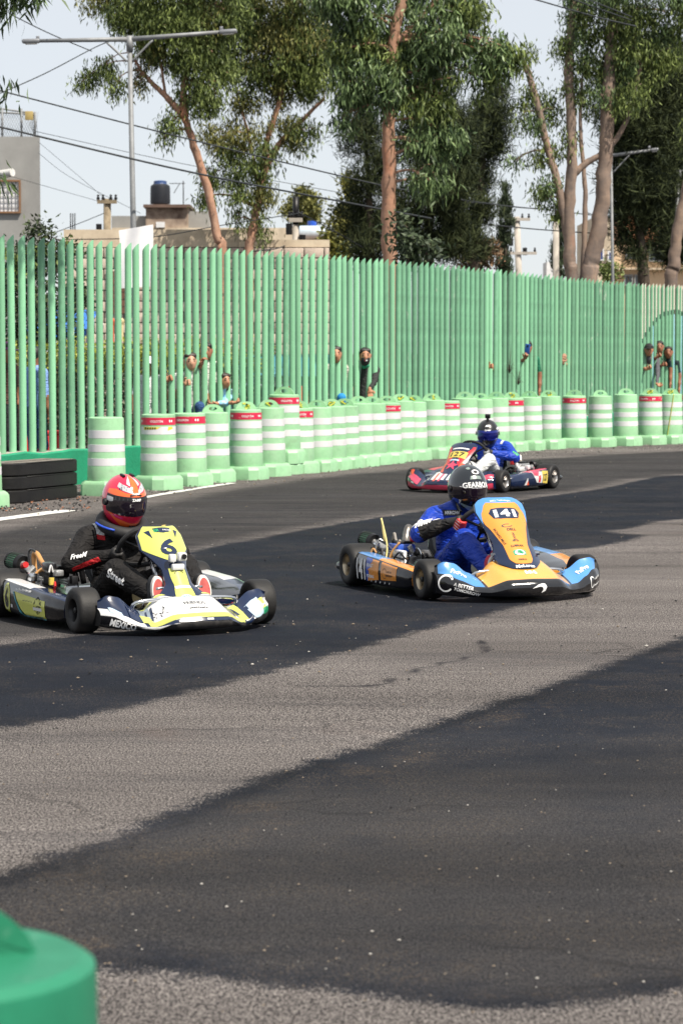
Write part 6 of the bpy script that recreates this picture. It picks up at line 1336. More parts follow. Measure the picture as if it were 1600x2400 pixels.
tree('eucalyptus_tree', 'many-stemmed pale eucalyptus rising from one base, right of mid picture', 50, [([(1312, 660), (1308, 600), (1305, 500), (1312, 380), (1310, 260), (1305, 160), (1312, 60), (1320, -40)], 0.135, 0.08), ([(1348, 660), (1360, 590), (1378, 500), (1385, 400), (1392, 300), (1398, 180), (1408, 40), (1410, -60)], 0.19, 0.10), ([(1322, 660), (1300, 530), (1285, 440), (1262, 360), (1240, 270), (1225, 210), (1207, 150)], 0.085, 0.06), ([(1318, 400), (1345, 375), (1385, 350), (1420, 310), (1450, 240), (1470, 150)], 0.07, 0.04), ([(1338, 640), (1342, 520), (1342, 420), (1332, 300), (1335, 180)], 0.06, 0.03)],
     [(1205, 130, 22, 18), (1222, 220, 28, 28), (1200, 260, 24, 30), (1235, 300, 30, 32), (1255, 350, 26, 28), (1225, 380, 24, 22), (1270, 250, 30, 40), (1270, 430, 34, 28), (1245, 460, 24, 26), (1300, 330, 22, 28), (1345, 240, 26, 40), (1290, 90, 30, 34), (1320, 110, 34, 40), (1350, 60, 36, 40), (1390, 90, 45, 45), (1420, 40, 50, 50), (1450, 110, 55, 50), (1490, 60, 60, 55), (1540, 30, 50, 50), (1540, 110, 45, 50), (1500, 150, 50, 45), (1420, 160, 40, 40), (1275, 490, 24, 22), (1180, 370, 14, 24), (1440, 220, 45, 40), (1385, 150, 34, 36), (1350, 150, 30, 36), (1415, 230, 30, 34), (1310, 190, 22, 30), (1375, 220, 24, 30), (1330, 20, 40, 40), (1400, -40, 120, 50), (1530, -40, 80, 50)], [M_LEAFA, M_LEAFC], M_BARKG, seed=14)
tree('casuarina_tree', 'broad dark casuarina behind the right street lamp', 60, [([(1478, 670), (1474, 600), (1468, 520), (1465, 400), (1470, 250), (1475, 120)], 0.16, 0.05)], [(1440, 190, 60, 60), (1490, 220, 70, 60), (1450, 290, 65, 70), (1500, 310, 60, 70), (1440, 390, 55, 60), (1490, 410, 60, 60), (1450, 480, 50, 45), (1500, 500, 45, 40), (1530, 230, 50, 60), (1480, 130, 60, 50), (1435, 560, 26, 20), (1465, 590, 20, 14)], M_PINE, M_BARKD, dens=1500, L=0.28, W=0.021, droop=(0.6, 0.5), n_per=22, spread=0.13, seed=31, mult=2.8, grow=1.1)
tree('casuarina_tree', 'dark casuarina filling the right picture edge', 62, [([(1600, 670), (1585, 600), (1575, 450), (1570, 300), (1570, 150)], 0.18, 0.06)], [(1545, 330, 45, 60), (1560, 420, 45, 60), (1550, 500, 40, 50), (1570, 250, 45, 60), (1590, 350, 45, 80), (1560, 560, 45, 40), (1535, 580, 24, 20), (1560, 160, 45, 50), (1600, 480, 60, 80), (1500, 570, 18, 14)], M_PINE, M_BARKD, dens=1500, L=0.28, W=0.021, droop=(0.6, 0.4), n_per=22, spread=0.13, seed=32, mult=2.8, grow=1.1)
tree('eucalyptus_tree', 'leaning pale eucalyptus trunk by the right picture edge', 54, [([(1538, 670), (1546, 610), (1554, 540), (1575, 440), (1600, 330)], 0.16, 0.09)], [(1600, 300, 40, 40), (1620, 240, 60, 60)], [M_LEAFA], M_BARKG, seed=33)
tree('leafy_tree', 'sunlit yellow-green tree behind the concrete utility pole', 66, [([(800, 660), (800, 560), (798, 480)], 0.08, 0.03)], [(800, 430, 18, 26), (790, 480, 26, 30), (785, 530, 30, 30), (790, 575, 34, 26), (830, 540, 22, 40), (760, 560, 18, 24)], [M_YEL, M_LEAFB], M_BARKD, dens=1300, L=0.14, W=0.06, droop=(0.9, -0.3), seed=41)
tree('leafy_tree', 'hazy small tree far behind the gas cylinder', 85, [([(700, 620), (700, 540), (698, 470)], 0.10, 0.03)], [(690, 455, 26, 22), (720, 470, 24, 26), (670, 480, 22, 22), (705, 500, 30, 24)], [M_LEAFB], M_BARKD, dens=900, L=0.18, W=0.06, droop=(0.9, -0.3), seed=42)
tree('small_bush', 'dark glossy sapling at the foot of the pink-barked eucalyptus', 41, [([(935, 640), (940, 580), (950, 540)], 0.03, 0.015)], [(930, 545, 22, 24), (960, 560, 26, 26), (945, 590, 30, 22), (985, 575, 16, 18), (915, 510, 12, 20)], [M_CYP], M_BARKD, dens=1300, L=0.13, W=0.05, droop=(0.8, -0.5), seed=43)
tree('small_bush', 'reddish-brown dry bush before the slanting casuarina', 58, [([(1095, 640), (1098, 600)], 0.03, 0.015)], [(1080, 600, 30, 22), (1110, 590, 26, 24), (1125, 560, 14, 20)], [pm('dry_leaf', (0.22, 0.12, 0.06), 0.6, island=True, col2=(0.07, 0.06, 0.03))], M_BARKD, dens=1100, L=0.14, W=0.05, droop=(0.8, 0.0), seed=44)
tree('small_bush', 'green shrub below the blue-windowed house right of the pale trunks', 66, [([(1392, 660), (1392, 630)], 0.03, 0.015)], [(1388, 615, 16, 20), (1400, 635, 18, 16)], [M_LEAFA], M_BARKD, dens=1200, L=0.12, W=0.05, droop=(0.8, 0.0), seed=45)
tree('leafy_tree', 'dense dark tree behind the fence below the grey building', 40, [([(75, 860), (78, 760), (82, 660)], 0.09, 0.04), ([(82, 700), (130, 620), (150, 560)], 0.04, 0.02)], [(95, 545, 30, 22), (120, 560, 28, 22), (60, 575, 30, 26), (30, 610, 40, 40), (90, 620, 50, 45), (150, 600, 35, 35), (40, 690, 45, 50), (110, 700, 55, 50), (170, 680, 40, 50), (60, 770, 60, 35), (140, 760, 50, 30), (0, 640, 40, 60)], [M_HEDGE, M_LEAFA], M_BARKD, dens=1100, L=0.10, W=0.045, droop=(0.9, -0.2), seed=46)
for k, (x, y0, y1, w, Y, lb) in enumerate(((1160, 430, 640, 15, 60, 'slim green cypress standing free against the sky'), (1283, 470, 640, 14, 66, 'slim dark cypress behind the pale post left of the many-stemmed eucalyptus'))):
    bl = [(x + random.uniform(-1.5, 1.5), y, w * (0.25 + 0.75 * min(1, (y - y0) / 60 + 0.1)), 13) for y in range(y0 + 6, y1, 11)]
    tree('cypress_tree', lb, Y, [([(x, 650), (x, y0 + 20)], 0.06, 0.015)], bl, M_CYP, M_BARKD, dens=2200, L=0.13, W=0.022, droop=(0.35, 1.0), n_per=14, spread=0.05, seed=51 + k, limbs=False)
# near tree whose trunk stands out of the picture; its hanging sprays reach the top corner and shade the first tubes
tree('eucalyptus_tree', 'eucalyptus whose dark hanging leaves show in the top left corner', 26.0, [([(-420, 900), (-400, 400), (-330, 60), (-250, -120), (-120, -200), (60, -240, 0.8), (330, -270, 1.5)], 0.18, 0.05), ([(-330, 60), (-200, 10), (-80, 0), (10, -10)], 0.05, 0.015)], [(10, -30, 45, 38, 0), (-50, -40, 60, 60, 0), (-100, 40, 50, 60, 0), (90, -45, 50, 30, 0), (-60, -150, 110, 70, -0.5), (60, -150, 100, 60, -0.6), (-180, -100, 100, 90, 0), (-10, 20, 20, 18, 0), (120, -230, 90, 60, -1), (0, -260, 110, 60, -0.8), (-5, 190, 8, 10, 0), (-8, 395, 8, 14, 0), (330, -215, 80, 55, 1.5), (410, -230, 70, 55, 1.6), (370, -290, 110, 60, 1.6), (200, -300, 120, 80, 1.2)], [M_LEAFC], M_BARKG, dens=1100, L=0.20, W=0.026, seed=61)

# clipped hedge behind the fence
hr = np.random.default_rng(77); a, b = at(-140, 900, 34.0), at(590, 900, 41.0); a.z = b.z = 0
hd = empty('hedge', tuple(a)); tag(hd, 'clipped hedge with yellow-green top behind the left part of the fence', 'hedge')
N = 2600; t_ = hr.uniform(0, 1, N); zc = hr.uniform(0.05, 1.0, N) ** 0.8 * 1.62; dp = hr.uniform(-0.45, 0.45, N); dirx = np.array(b - a); nrmx = np.array([-dirx[1], dirx[0], 0]) / np.linalg.norm(dirx)
cen = np.array([0, 0, 0])[None] + t_[:, None] * dirx + dp[:, None] * nrmx; cen[:, 2] = zc
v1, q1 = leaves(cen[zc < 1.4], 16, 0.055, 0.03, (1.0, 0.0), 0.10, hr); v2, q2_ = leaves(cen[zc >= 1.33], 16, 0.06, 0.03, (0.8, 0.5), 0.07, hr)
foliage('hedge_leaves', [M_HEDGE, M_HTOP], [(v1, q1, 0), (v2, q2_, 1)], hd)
mb = MB()
for k in range(16): p = Vector((dirx * (k + 0.5) / 16).tolist()); mb.tube([p, p + Vector((0.03, 0, 0.5)), p + Vector((-0.04, 0.02, 1.3))], [0.03, 0.025, 0.01], 6)
mb.build('stems', M_BARKD, hd)

# ================================================================== buildings, walls, poles
M_STUC = pm('cream_stucco', (0.62, 0.53, 0.40), 0.9, var=0.15, scale=1.6, bump=0.2, bscale=20, col2=(0.42, 0.34, 0.25))
M_BLOCK = pm('pale_concrete_block', (0.60, 0.50, 0.42), 0.92, var=0.2, scale=3.0, bump=0.3, bscale=40, col2=(0.42, 0.35, 0.30))
M_MORT = pm('dark_mortar', (0.17, 0.15, 0.13), 0.95)
M_GREYW = pm('grey_render', (0.30, 0.30, 0.29), 0.95, var=0.12, scale=0.7, bump=0.15, bscale=30, col2=(0.22, 0.22, 0.215))
M_STAIN = pm('stained_render', (0.45, 0.36, 0.28), 0.95, var=0.4, scale=1.1, col2=(0.10, 0.065, 0.05), bump=0.2)
M_WOODF = pm('orange_wood_frame', (0.22, 0.115, 0.055), 0.6); M_GLASS = pm('dark_window_glass', (0.03, 0.04, 0.05), 0.08, coat=0.5, rvar=0); M_CURT = pm('white_curtain', (0.70, 0.70, 0.72), 0.8, var=0.1, scale=6); M_BEIGE = pm('beige_wall', (0.58, 0.44, 0.30), 0.9, var=0.1, scale=0.6); M_BRICKO = pm('orange_wall', (0.50, 0.24, 0.13), 0.9, var=0.15, scale=2); M_GALV = pm('galvanised_steel', (0.24, 0.25, 0.26), 0.6, metal=0.2, var=0.15, scale=5); M_POLEW = pm('weathered_wood_pole', (0.30, 0.24, 0.16), 0.9, var=0.25, scale=6, bump=0.3); M_POLEC = pm('concrete_pole', (0.46, 0.42, 0.37), 0.9, var=0.15, scale=4); M_CABLE = pm('cable_black', (0.02, 0.025, 0.03), 0.6)
dirty(M_GREYW, (0.14, 0.14, 0.14), 0.4, 0.5, 0.5, 0.75, (1, 1, 0.3)); dirty(M_STUC, (0.16, 0.13, 0.10), 0.6, 0.7, 0.52, 0.72, (1, 1, 0.4)); dirty(M_BLOCK, (0.25, 0.19, 0.15), 0.6, 3.0, 0.5, 0.7)
def wallbox(mb, x0, x1, ytop, Y, depth=4.0, ybot=None, mi=0):
    """block whose front face spans picture columns x0..x1 up to row ytop at distance Y"""
    a, b = at(x0, ytop, Y), at(x1, ytop, Y); z0 = -0.1 if ybot is None else at(x0, ybot, Y).z; mb.box(((a.x + b.x) / 2, Y + depth / 2, (a.z + z0) / 2), (b.x - a.x, depth, a.z - z0), mi)
def window(parent, x0, x1, y0, y1, Y, frame, pane, bars=2, grid=False):
    a, b = at(x0, y0, Y), at(x1, y1, Y); w, h = b.x - a.x, a.z - b.z; c = Vector(((a.x + b.x) / 2, Y - 0.02, (a.z + b.z) / 2)); off = -Vector(parent.location)
    mb = MB(); t = max(0.05, w * 0.06)
    for sx_, sz_, ww, hh in ((0, h / 2, w + t, t), (0, -h / 2, w + t, t), (-w / 2, 0, t, h - t), (w / 2, 0, t, h - t)): mb.box(c + off + Vector((sx_, -0.03, sz_)), (ww, 0.10, hh))
    f = mb.build('window', frame, parent, smooth=False)
    for k in range(bars):
        mb = MB(); x = -w / 2 + w * (k + 0.5) / bars; mb.box(c + off + Vector((x, 0.0, 0)), (w / bars - t * 0.7, 0.03, h - t)); mb.build('pane', pane if not isinstance(pane, list) else pane[k % len(pane)], f, smooth=False)
    if grid:
        mb = MB()
        for k in range(1, 6): mb.box(c + off + Vector((-w / 2 + w * k / 6, -0.035, 0)), (0.018, 0.018, h)); mb.box(c + off + Vector((0, -0.04, -h / 2 + h * k / 6)), (w, 0.014, 0.014))
        mb.build('grille', M_GALV, f, smooth=False)
    return f
# grey building, left edge
g0 = at(40, 824, 76); gb = empty('grey_building', (g0.x, g0.y, 0)); tag(gb, 'plain grey rendered building with a wood-framed window at the left edge', 'building')
def pbox(name, mat, parent, *args, **kw):
    mb = MB(); wallbox(mb, *args, **kw); o = mb.build(name, mat, parent, smooth=False); o.location = -Vector(parent.location); return o
a, b = at(-420, 320, 76), at(94, 320, 76); off = -Vector(gb.location); mb = MB(); vs_ = [Vector((a.x, 76, -0.1)), Vector((b.x, 76, -0.1)), Vector((b.x - 1.3, 86, -0.1)), Vector((a.x, 86, -0.1))]; vs_ = vs_ + [Vector((p.x, p.y, a.z)) for p in vs_]; mb.add([p + off for p in vs_], [(3, 2, 1, 0), (4, 5, 6, 7), (0, 1, 5, 4), (1, 2, 6, 5), (2, 3, 7, 6), (3, 0, 4, 7)]); mb.build('wall', M_GREYW, gb, smooth=False)
window(gb, -8, 48, 424, 498, 76, M_WOODF, [M_CURT, M_CURT], 2, True)
mb = MB(); off = -Vector(gb.location)
for x in (-40, 6, 51, 83): p = at(x, 322, 76.3); q_ = at(x, 255 if x < 60 else 262, 76.3); mb.tube([p + off, q_ + off], 0.035, 6)
for y0, y1 in ((252, 266), (266, 268)): mb.tube([at(-60, y0 - 6, 76.3) + off, at(83, y1, 76.3) + off], 0.03, 6)
mb.build('roof_railing', M_GALV, gb)
mb = MB()
for k in range(26):
    x = -60 + 6 * k; mb.tube([at(x, 320, 76.35) + off, at(min(x + 30, 83), 262, 76.35) + off], 0.006, 3); mb.tube([at(x, 262, 76.35) + off, at(min(x + 30, 83), 320, 76.35) + off], 0.006, 3)
mb.build('wire_mesh', M_GALV, gb)
mb = MB(); mb.rbox(at(69, 271, 76.1) + off, (0.24, 0.04, 0.26), 0.01); mb.build('yellow_plate', pm('yellow_plate', (0.42, 0.32, 0.12), 0.5), gb, auto=40)
mb = MB(); mb.tube([at(-10, 412, 75.6) + off, at(30, 404, 75.2) + off], [0.14, 0.12], 10); mb.tube([at(-10, 412, 75.6) + off, at(-10, 412, 76.1) + off], 0.04, 6); mb.build('wall_lamp', pm('lamp_white', (0.6, 0.6, 0.58), 0.4), gb, auto=40)
# block wall behind the fence: separate blocks
w0 = at(160, 900, 54); bw = empty('block_wall', (w0.x, w0.y, 0)); tag(bw, 'cream and grey concrete block wall behind the lamp post', 'wall')
o = pbox('backing', M_MORT, bw, 150, 772, 580, 54.03, depth=0.3)
pbox('plaster_band', M_STUC, bw, 150, 560, 538, 54.0, depth=0.34, ybot=579)
pbox('plaster_band', M_STUC, bw, 562, 772, 562, 54.02, depth=0.32, ybot=579)
me = None; a, b = at(150, 580, 54), at(772, 580, 54); zt = a.z; course = 0.225; bl = 0.42; i = 0
while zt - i * course > 0.1:
    x = a.x - (0.21 if i % 2 else 0)
    while x < b.x - 0.05:
        x0, x1 = max(x, a.x), min(x + bl, b.x)
        if x1 - x0 > 0.1:
            if me is None or abs(x1 - x0 - bl) > 1e-3:
                mb = MB(); mb.rbox((0, 0, 0), (x1 - x0 - 0.022, 0.10, course - 0.024), 0.012); o = mb.build('block', M_BLOCK, auto=40); m_ = o.data; bpy.data.objects.remove(o)
                if abs(x1 - x0 - bl) < 1e-3: me = m_
            else: m_ = me
            if not (1.0 < zt - i * course < 1.9 and 292 < 800 + (x0 + x1) / 2 * FPX / 54 < 330):
                o = link('block', m_, bw); o.location = Vector(((x0 + x1) / 2, 54.0 + random.uniform(-0.006, 0.006), zt - (i + 0.5) * course)) - Vector(bw.location)
        x += bl
    i += 1
# brown wooden shutter set in the wall
mb = MB(); c = at(285, 690, 53.92); 
for k in range(6): mb.box(Vector((c.x, 53.93, c.z + 0.42 - 0.15 * k)) - Vector(bw.location), (0.62, 0.05, 0.135))
mb.build('shutter', pm('brown_shutter', (0.16, 0.08, 0.05), 0.7, var=0.2), bw, smooth=False)
# house with roof tank
h0 = at(420, 824, 92); hs = empty('house', (h0.x, h0.y, 0)); tag(hs, 'flat-roofed house with a stained roof block above the block wall', 'house')
pbox('wall', M_STUC, hs, 262, 760, 534, 92, depth=8); pbox('parapet', M_GREYW, hs, 262, 345, 506, 92.4, depth=6, ybot=535); pbox('parapet', M_GREYW, hs, 438, 490, 495, 92.6, depth=6, ybot=535)
pbox('roof_block', M_STAIN, hs, 342, 440, 484, 92.1, depth=3, ybot=534); pbox('roof_slab', pm('brown_slab', (0.14, 0.09, 0.07), 0.9), hs, 336, 446, 479, 91.9, depth=3.4, ybot=486)
pbox('water_box', M_WHITE, hs, 366, 386, 520, 91.8, depth=0.4, ybot=533)
mb = MB(); off = -Vector(hs.location)
for x in (166, 171, 176): mb.tube([at(x, 556, 92) + off, at(x, 500, 92) + off], 0.02, 4)
mb.build('rebar', M_DARKM, hs)
p = at(376, 478, 93.2); s_ = 93.2 / FPX; wt = MB(); wt.lathe([(0.0, 0.0), (23 * s_, 0.0), (23.5 * s_, 3 * s_), (23 * s_, 36 * s_), (22 * s_, 42 * s_), (16 * s_, 46 * s_, 1), (15 * s_, 48 * s_, 1), (15.5 * s_, 52 * s_, 1), (11 * s_, 54 * s_, 1), (0, 54.5 * s_, 1)], 28)
o = wt.build('water_tank', [pm('tank_black', (0.012, 0.014, 0.02), 0.45), pm('tank_blue_lid', (0.03, 0.07, 0.20), 0.45)], auto=40); o.location = p; tag(o, 'black roof water tank with blue neck on the stained roof block', 'water tank')
mb = MB(); q0 = at(430, 480, 92.5); mb.tube([(0, 0, 0), (0, 0, at(430, 424, 92.5).z - q0.z)], 0.02, 5); hh_ = at(430, 430, 92.5).z - q0.z
mb.tube([(-32 * s_, 0, hh_), (4 * s_, 0, hh_)], 0.012, 4)
for k in range(5): mb.tube([(-30 * s_ + k * 7 * s_, -0.25, hh_), (-30 * s_ + k * 7 * s_, 0.25, hh_)], 0.008, 4)
mb.tube([(-22 * s_, 0, hh_ - 0.35), (-8 * s_, 0, hh_)], 0.012, 4)
o = mb.build('television_antenna', M_DARKM); o.location = q0; tag(o, 'thin television antenna on a mast beside the roof tank', 'antenna')
# low roof with brown edge, gas cylinder and drum on it
l0 = at(670, 824, 72); lh = empty('low_house', (l0.x, l0.y, 0)); tag(lh, 'low house with brown roof edge behind the concrete utility pole', 'house')
pbox('wall', M_STUC, lh, 575, 768, 572, 72, depth=6); pbox('roof_edge', pm('brown_edge', (0.30, 0.16, 0.08), 0.8), lh, 570, 772, 562, 71.7, depth=6.5, ybot=571)
a, b = at(699, 546, 72.6), at(763, 546, 72.6); mb = MB(); rr_ = 17 * 72.6 / FPX; M0 = Matrix.Translation((0, 0, 0)) @ Matrix.Rotation(math.pi / 2, 4, 'Y'); Lh = (b.x - a.x) / 2
mb.lathe([(0, -Lh), (rr_ * 0.6, -Lh * 0.98), (rr_ * 0.95, -Lh * 0.9), (rr_, -Lh * 0.8), (rr_, Lh * 0.8), (rr_ * 0.95, Lh * 0.9), (rr_ * 0.6, Lh * 0.98), (0, Lh)], 24, M=M0)
for k in (-0.6, 0.6): mb.box((Lh * k, 0, -rr_ * 1.05), (0.08, 0.3, 0.25))
o = mb.build('gas_cylinder', pm('tank_pale_blue', (0.50, 0.60, 0.68), 0.45), auto=40); o.location = (a + b) / 2; tag(o, 'pale blue horizontal gas cylinder on the low roof', 'gas cylinder')
p = at(731, 529, 72.8); mb = MB(); mb.lathe([(0, 0), (0.13, 0), (0.135, 0.07), (0.13, 0.13), (0.0, 0.14)], 16); o = mb.build('blue_bucket', M_ROYAL, auto=40); o.location = p; tag(o, 'small blue bucket lying on top of the pale gas cylinder', 'bucket')
# beige houses on the right
r0 = at(1500, 824, 96); rh_ = empty('beige_house', (r0.x, r0.y, 0)); tag(rh_, 'beige house with grey windows glimpsed under the right casuarinas', 'house')
pbox('wall', M_BEIGE, rh_, 1436, 1700, 575, 96, depth=8); pbox('upper_wall', M_BRICKO, rh_, 1460, 1700, 500, 98, depth=8, ybot=576); pbox('ledge', M_STUC, rh_, 1430, 1700, 628, 95.7, depth=0.5, ybot=632)
for x0, x1, y0, y1 in ((1466, 1500, 582, 606), (1520, 1560, 584, 612), (1462, 1480, 645, 668), (1486, 1502, 645, 668), (1575, 1600, 590, 615)): window(rh_, x0, x1, y0, y1, 95.95, M_GALV, M_GLASS, 2)
q0 = at(1400, 824, 90); ph = empty('pale_house', (q0.x, q0.y, 0)); tag(ph, 'narrow pale house with blue shutters behind the many-stemmed eucalyptus', 'house')
pbox('wall', M_STUC, ph, 1388, 1434, 510, 90, depth=6)
for x0, x1, y0, y1 in ((1404, 1412, 585, 610), (1424, 1431, 590, 612)):
    window(ph, x0, x1, y0, y1, 89.95, M_WHITE, M_ROYAL, 1)
o0 = at(1298, 640, 84); mb = MB(); wallbox(mb, 1280, 1318, 614, 84, depth=1.5); o = mb.build('white_parapet', pm('white_wall', (0.74, 0.74, 0.74), 0.8), smooth=False); tag(o, 'small plain white wall block rising behind the fence near the slim cypress', 'wall')
# street lamps
def lamp(label, px, ytop, Y, arms, r0, base_px):
    b0 = at(base_px, 824, Y); b0.z = 0; t = empty('street_lamp', tuple(b0)); tag(t, label, 'street lamp', 'street lamps behind the fence'); top = at(px, ytop, Y) - b0
    mb = MB(); mb.tube([Vector((0, 0, -0.1)), top * 0.5 + Vector((0, 0, 0)), top], [r0, r0 * 0.85, r0 * 0.7], 12); mb.tube([top * 0.965, top * 1.004], r0 * 1.0, 12); mb.build('pole', M_GALV, t)
    for (ex, ey) in arms:
        e = at(ex, ey, Y) - b0; d = (e - top); mb = MB(); mb.tube([top + Vector((0, 0, -0.03)), top + d * 0.86], [0.045, 0.032], 8); mb.tube(smooth_path([top + Vector((0, 0, -0.42)) + d.normalized() * 0.05, top + Vector((0, 0, -0.25)) + d.normalized() * 0.22, top + Vector((0, 0, -0.06)) + d.normalized() * 0.42], 4), 0.022, 6); a_ = mb.build('arm', M_GALV, t)
        mb = MB(); c = top + d * 0.93; q = Vector((1, 0, 0)).rotation_difference(d.normalized()).to_matrix(); mb.rbox(c, (d.length * 0.17, 0.16, 0.075), 0.03, rot=q); mb.rbox(c + Vector((0, 0, -0.045)), (d.length * 0.11, 0.12, 0.02), 0.008, mi=1, rot=q); mb.rbox(c + Vector((0.12 if d.x < 0 else -0.12, 0, 0.06)), (0.06, 0.05, 0.06), 0.01, rot=q); mb.build('lamp_head', [pm('lamp_grey', (0.24, 0.25, 0.27), 0.45, metal=0.3), pm('lamp_lens', (0.4, 0.4, 0.39), 0.2)], a_, auto=40)
    return t
LP = lamp('tall galvanised street lamp with two long arms at the left', 304, 88, 46, [(56, 97), (552, 73)], 0.060, 322)
lamp('street lamp with one arm partly hidden by dark casuarinas at the right', 1431, 362, 59.3, [(1540, 350)], 0.042, 1440)
lamp('leaning thin lamp post beside the pale trunk at the right edge', 1590, 400, 60, [(1680, 395)], 0.06, 1560)
# utility poles
def upole(name, label, px, ytop, Y, base_px, r, mat, arms=(), cans=0, dark=0.0):
    b0 = at(base_px, 824, Y); b0.z = 0; t = empty(name, tuple(b0)); tag(t, label, 'utility pole', 'utility poles'); top = at(px, ytop, Y) - b0
    mb = MB(); mb.tube([Vector((0, 0, -0.1)), top], [r * 1.15, r], 12); mb.build('pole', mat, t)
    if dark: mb = MB(); mb.tube([top * (1 - dark), top * 1.003], r * 1.06, 12); mb.build('cap_sleeve', M_DARKM, t)
    for f, w in arms:
        mb = MB(); c = top * f; mb.box(c + Vector((0, -r, 0)), (w, 0.08, 0.09)); a_ = mb.build('crossarm', mat, t, smooth=False)
        for k in (-0.45, -0.2, 0.2, 0.45): mb = MB(); mb.lathe([(0.0, 0), (0.035, 0), (0.045, 0.05), (0.02, 0.09), (0.04, 0.12), (0, 0.15)], 8, M=Matrix.Translation(c + Vector((w * k, -r, 0.045)))); mb.build('insulator', M_DARKM, a_)
    for k in range(cans): mb = MB(); mb.tube([top * (0.86 - 0.05 * k) + Vector((r * (2.2 if k % 2 else -2.2), -0.05, -0.12)), top * (0.86 - 0.05 * k) + Vector((r * (2.2 if k % 2 else -2.2), -0.05, 0.12))], 0.075, 10); mb.build('junction_can', M_DARKM, t, auto=40)
    return t
upole('utility_pole', 'weathered wooden utility pole left of the street lamp', 252, 466, 66, 250, 0.095, M_POLEW, [(0.985, 0.5)], 1)
upole('utility_pole', 'concrete utility pole with dark sleeve before the low house', 693, 463, 56, 692, 0.065, M_POLEC, [(0.90, 0.30)], 2, dark=0.12)
upole('utility_pole', 'leaning utility pole with crossarms between cypress and eucalyptus', 1210, 508, 84, 1226, 0.10, M_POLEC, [(0.985, 0.85), (0.80, 1.2)], 2)
upole('utility_pole', 'plain pale post in front of the dark cypress', 1302, 520, 64, 1302, 0.075, M_POLEC)
# overhead cables
CAB = [('thick black cable running from the left edge down past the street lamp', [(-40, 288, 44), (440, 402, 46), (840, 480, 50), (1010, 512, 52)], 0.018), ('upper black cable crossing behind the lamp post to the casuarina', [(-40, 202, 45), (410, 318, 47), (830, 420, 50), (1000, 455, 52)], 0.014), ('faint cable just above the thick one, starting at the grey building', [(84, 308, 60), (420, 382, 60), (800, 452, 60)], 0.007),
       ('twisted cable rising from the left edge towards the eucalyptus', [(-30, 232, 44), (100, 175, 45), (215, 115, 47), (260, 95, 48)], 0.010), ('cable descending from the top left corner behind the lamp arm', [(30, 36, 44), (120, 80, 46), (215, 120, 48)], 0.010), ('upper of three cables in the top right sky', [(1330, -20, 46), (1400, 8, 47), (1480, 40, 48)], 0.012), ('middle of three cables in the top right sky', [(1290, -20, 46), (1390, 16, 47), (1480, 48, 48)], 0.012), ('lowest of three cables in the top right sky', [(1240, -5, 46), (1390, 38, 47), (1490, 62, 48)], 0.014),
       ('cable between the casuarina and the right trunks, upper', [(1080, 468, 54), (1240, 488, 58), (1330, 478, 60)], 0.012), ('cable between the casuarina and the right trunks, sagging', [(1080, 472, 56), (1260, 490, 58), (1420, 508, 60)], 0.012), ('low cable right of the casuarina passing the leaning pole', [(1060, 515, 56), (1240, 536, 60), (1470, 552, 62)], 0.014),
       ('house cable running low above the block wall', [(130, 562, 52), (350, 556, 52), (520, 528, 52), (700, 500, 54)], 0.010), ('drooping cable beneath the concrete pole', [(560, 592, 53), (640, 584, 53), (692, 572, 55), (745, 600, 54)], 0.012), ('steep cable slanting down from the concrete pole to the yellow tree', [(700, 498, 55), (780, 540, 56), (850, 580, 57)], 0.012),
       ('thin cable from the grey building to the wooden pole, upper', [(90, 332, 72), (170, 400, 70), (250, 468, 67)], 0.006), ('thin cable from the grey building to the wooden pole, lower', [(90, 358, 72), (165, 415, 70), (330, 500, 67)], 0.006), ('thin cable from the left edge to the wooden pole', [(-20, 400, 72), (120, 440, 70), (240, 474, 67)], 0.006), ('cable sloping up from the fence to the wooden pole', [(130, 545, 66), (190, 522, 66), (244, 500, 66)], 0.010)]
for lb, pts, r in CAB:
    P = [at(*p) for p in pts]; mb = MB(); mb.tube([p - P[0] for p in smooth_path(P, 8)], r, 5); o = mb.build('overhead_cable', M_CABLE); o.location = P[0]; tag(o, lb, 'cable', 'overhead cables')
# white sheet tied to the lamp post
mb = MB(); rows = []
for i in range(13):
    row = []
    for j in range(17):
        u, v = i / 12, j / 16; x = 279 + 3 * v + (80 - 8 * v) * u + 2 * math.sin(v * 5); y = 540 - 14 * u + (136 + 10 * u) * v; p = at(x, y, 45.85 + 0.05 * math.sin(u * 7 + v * 3)); row.append(p)
    rows.append(row)
mb.grid(rows); mb.grid([[p + Vector((0, 0.012, 0)) for p in r] for r in rows], flip=True)
o = mb.build('white_sheet', pm('white_canvas', (0.78, 0.78, 0.80), 0.8, var=0.04)); tag(o, 'blank white canvas sheet tied behind the lamp post', 'banner')
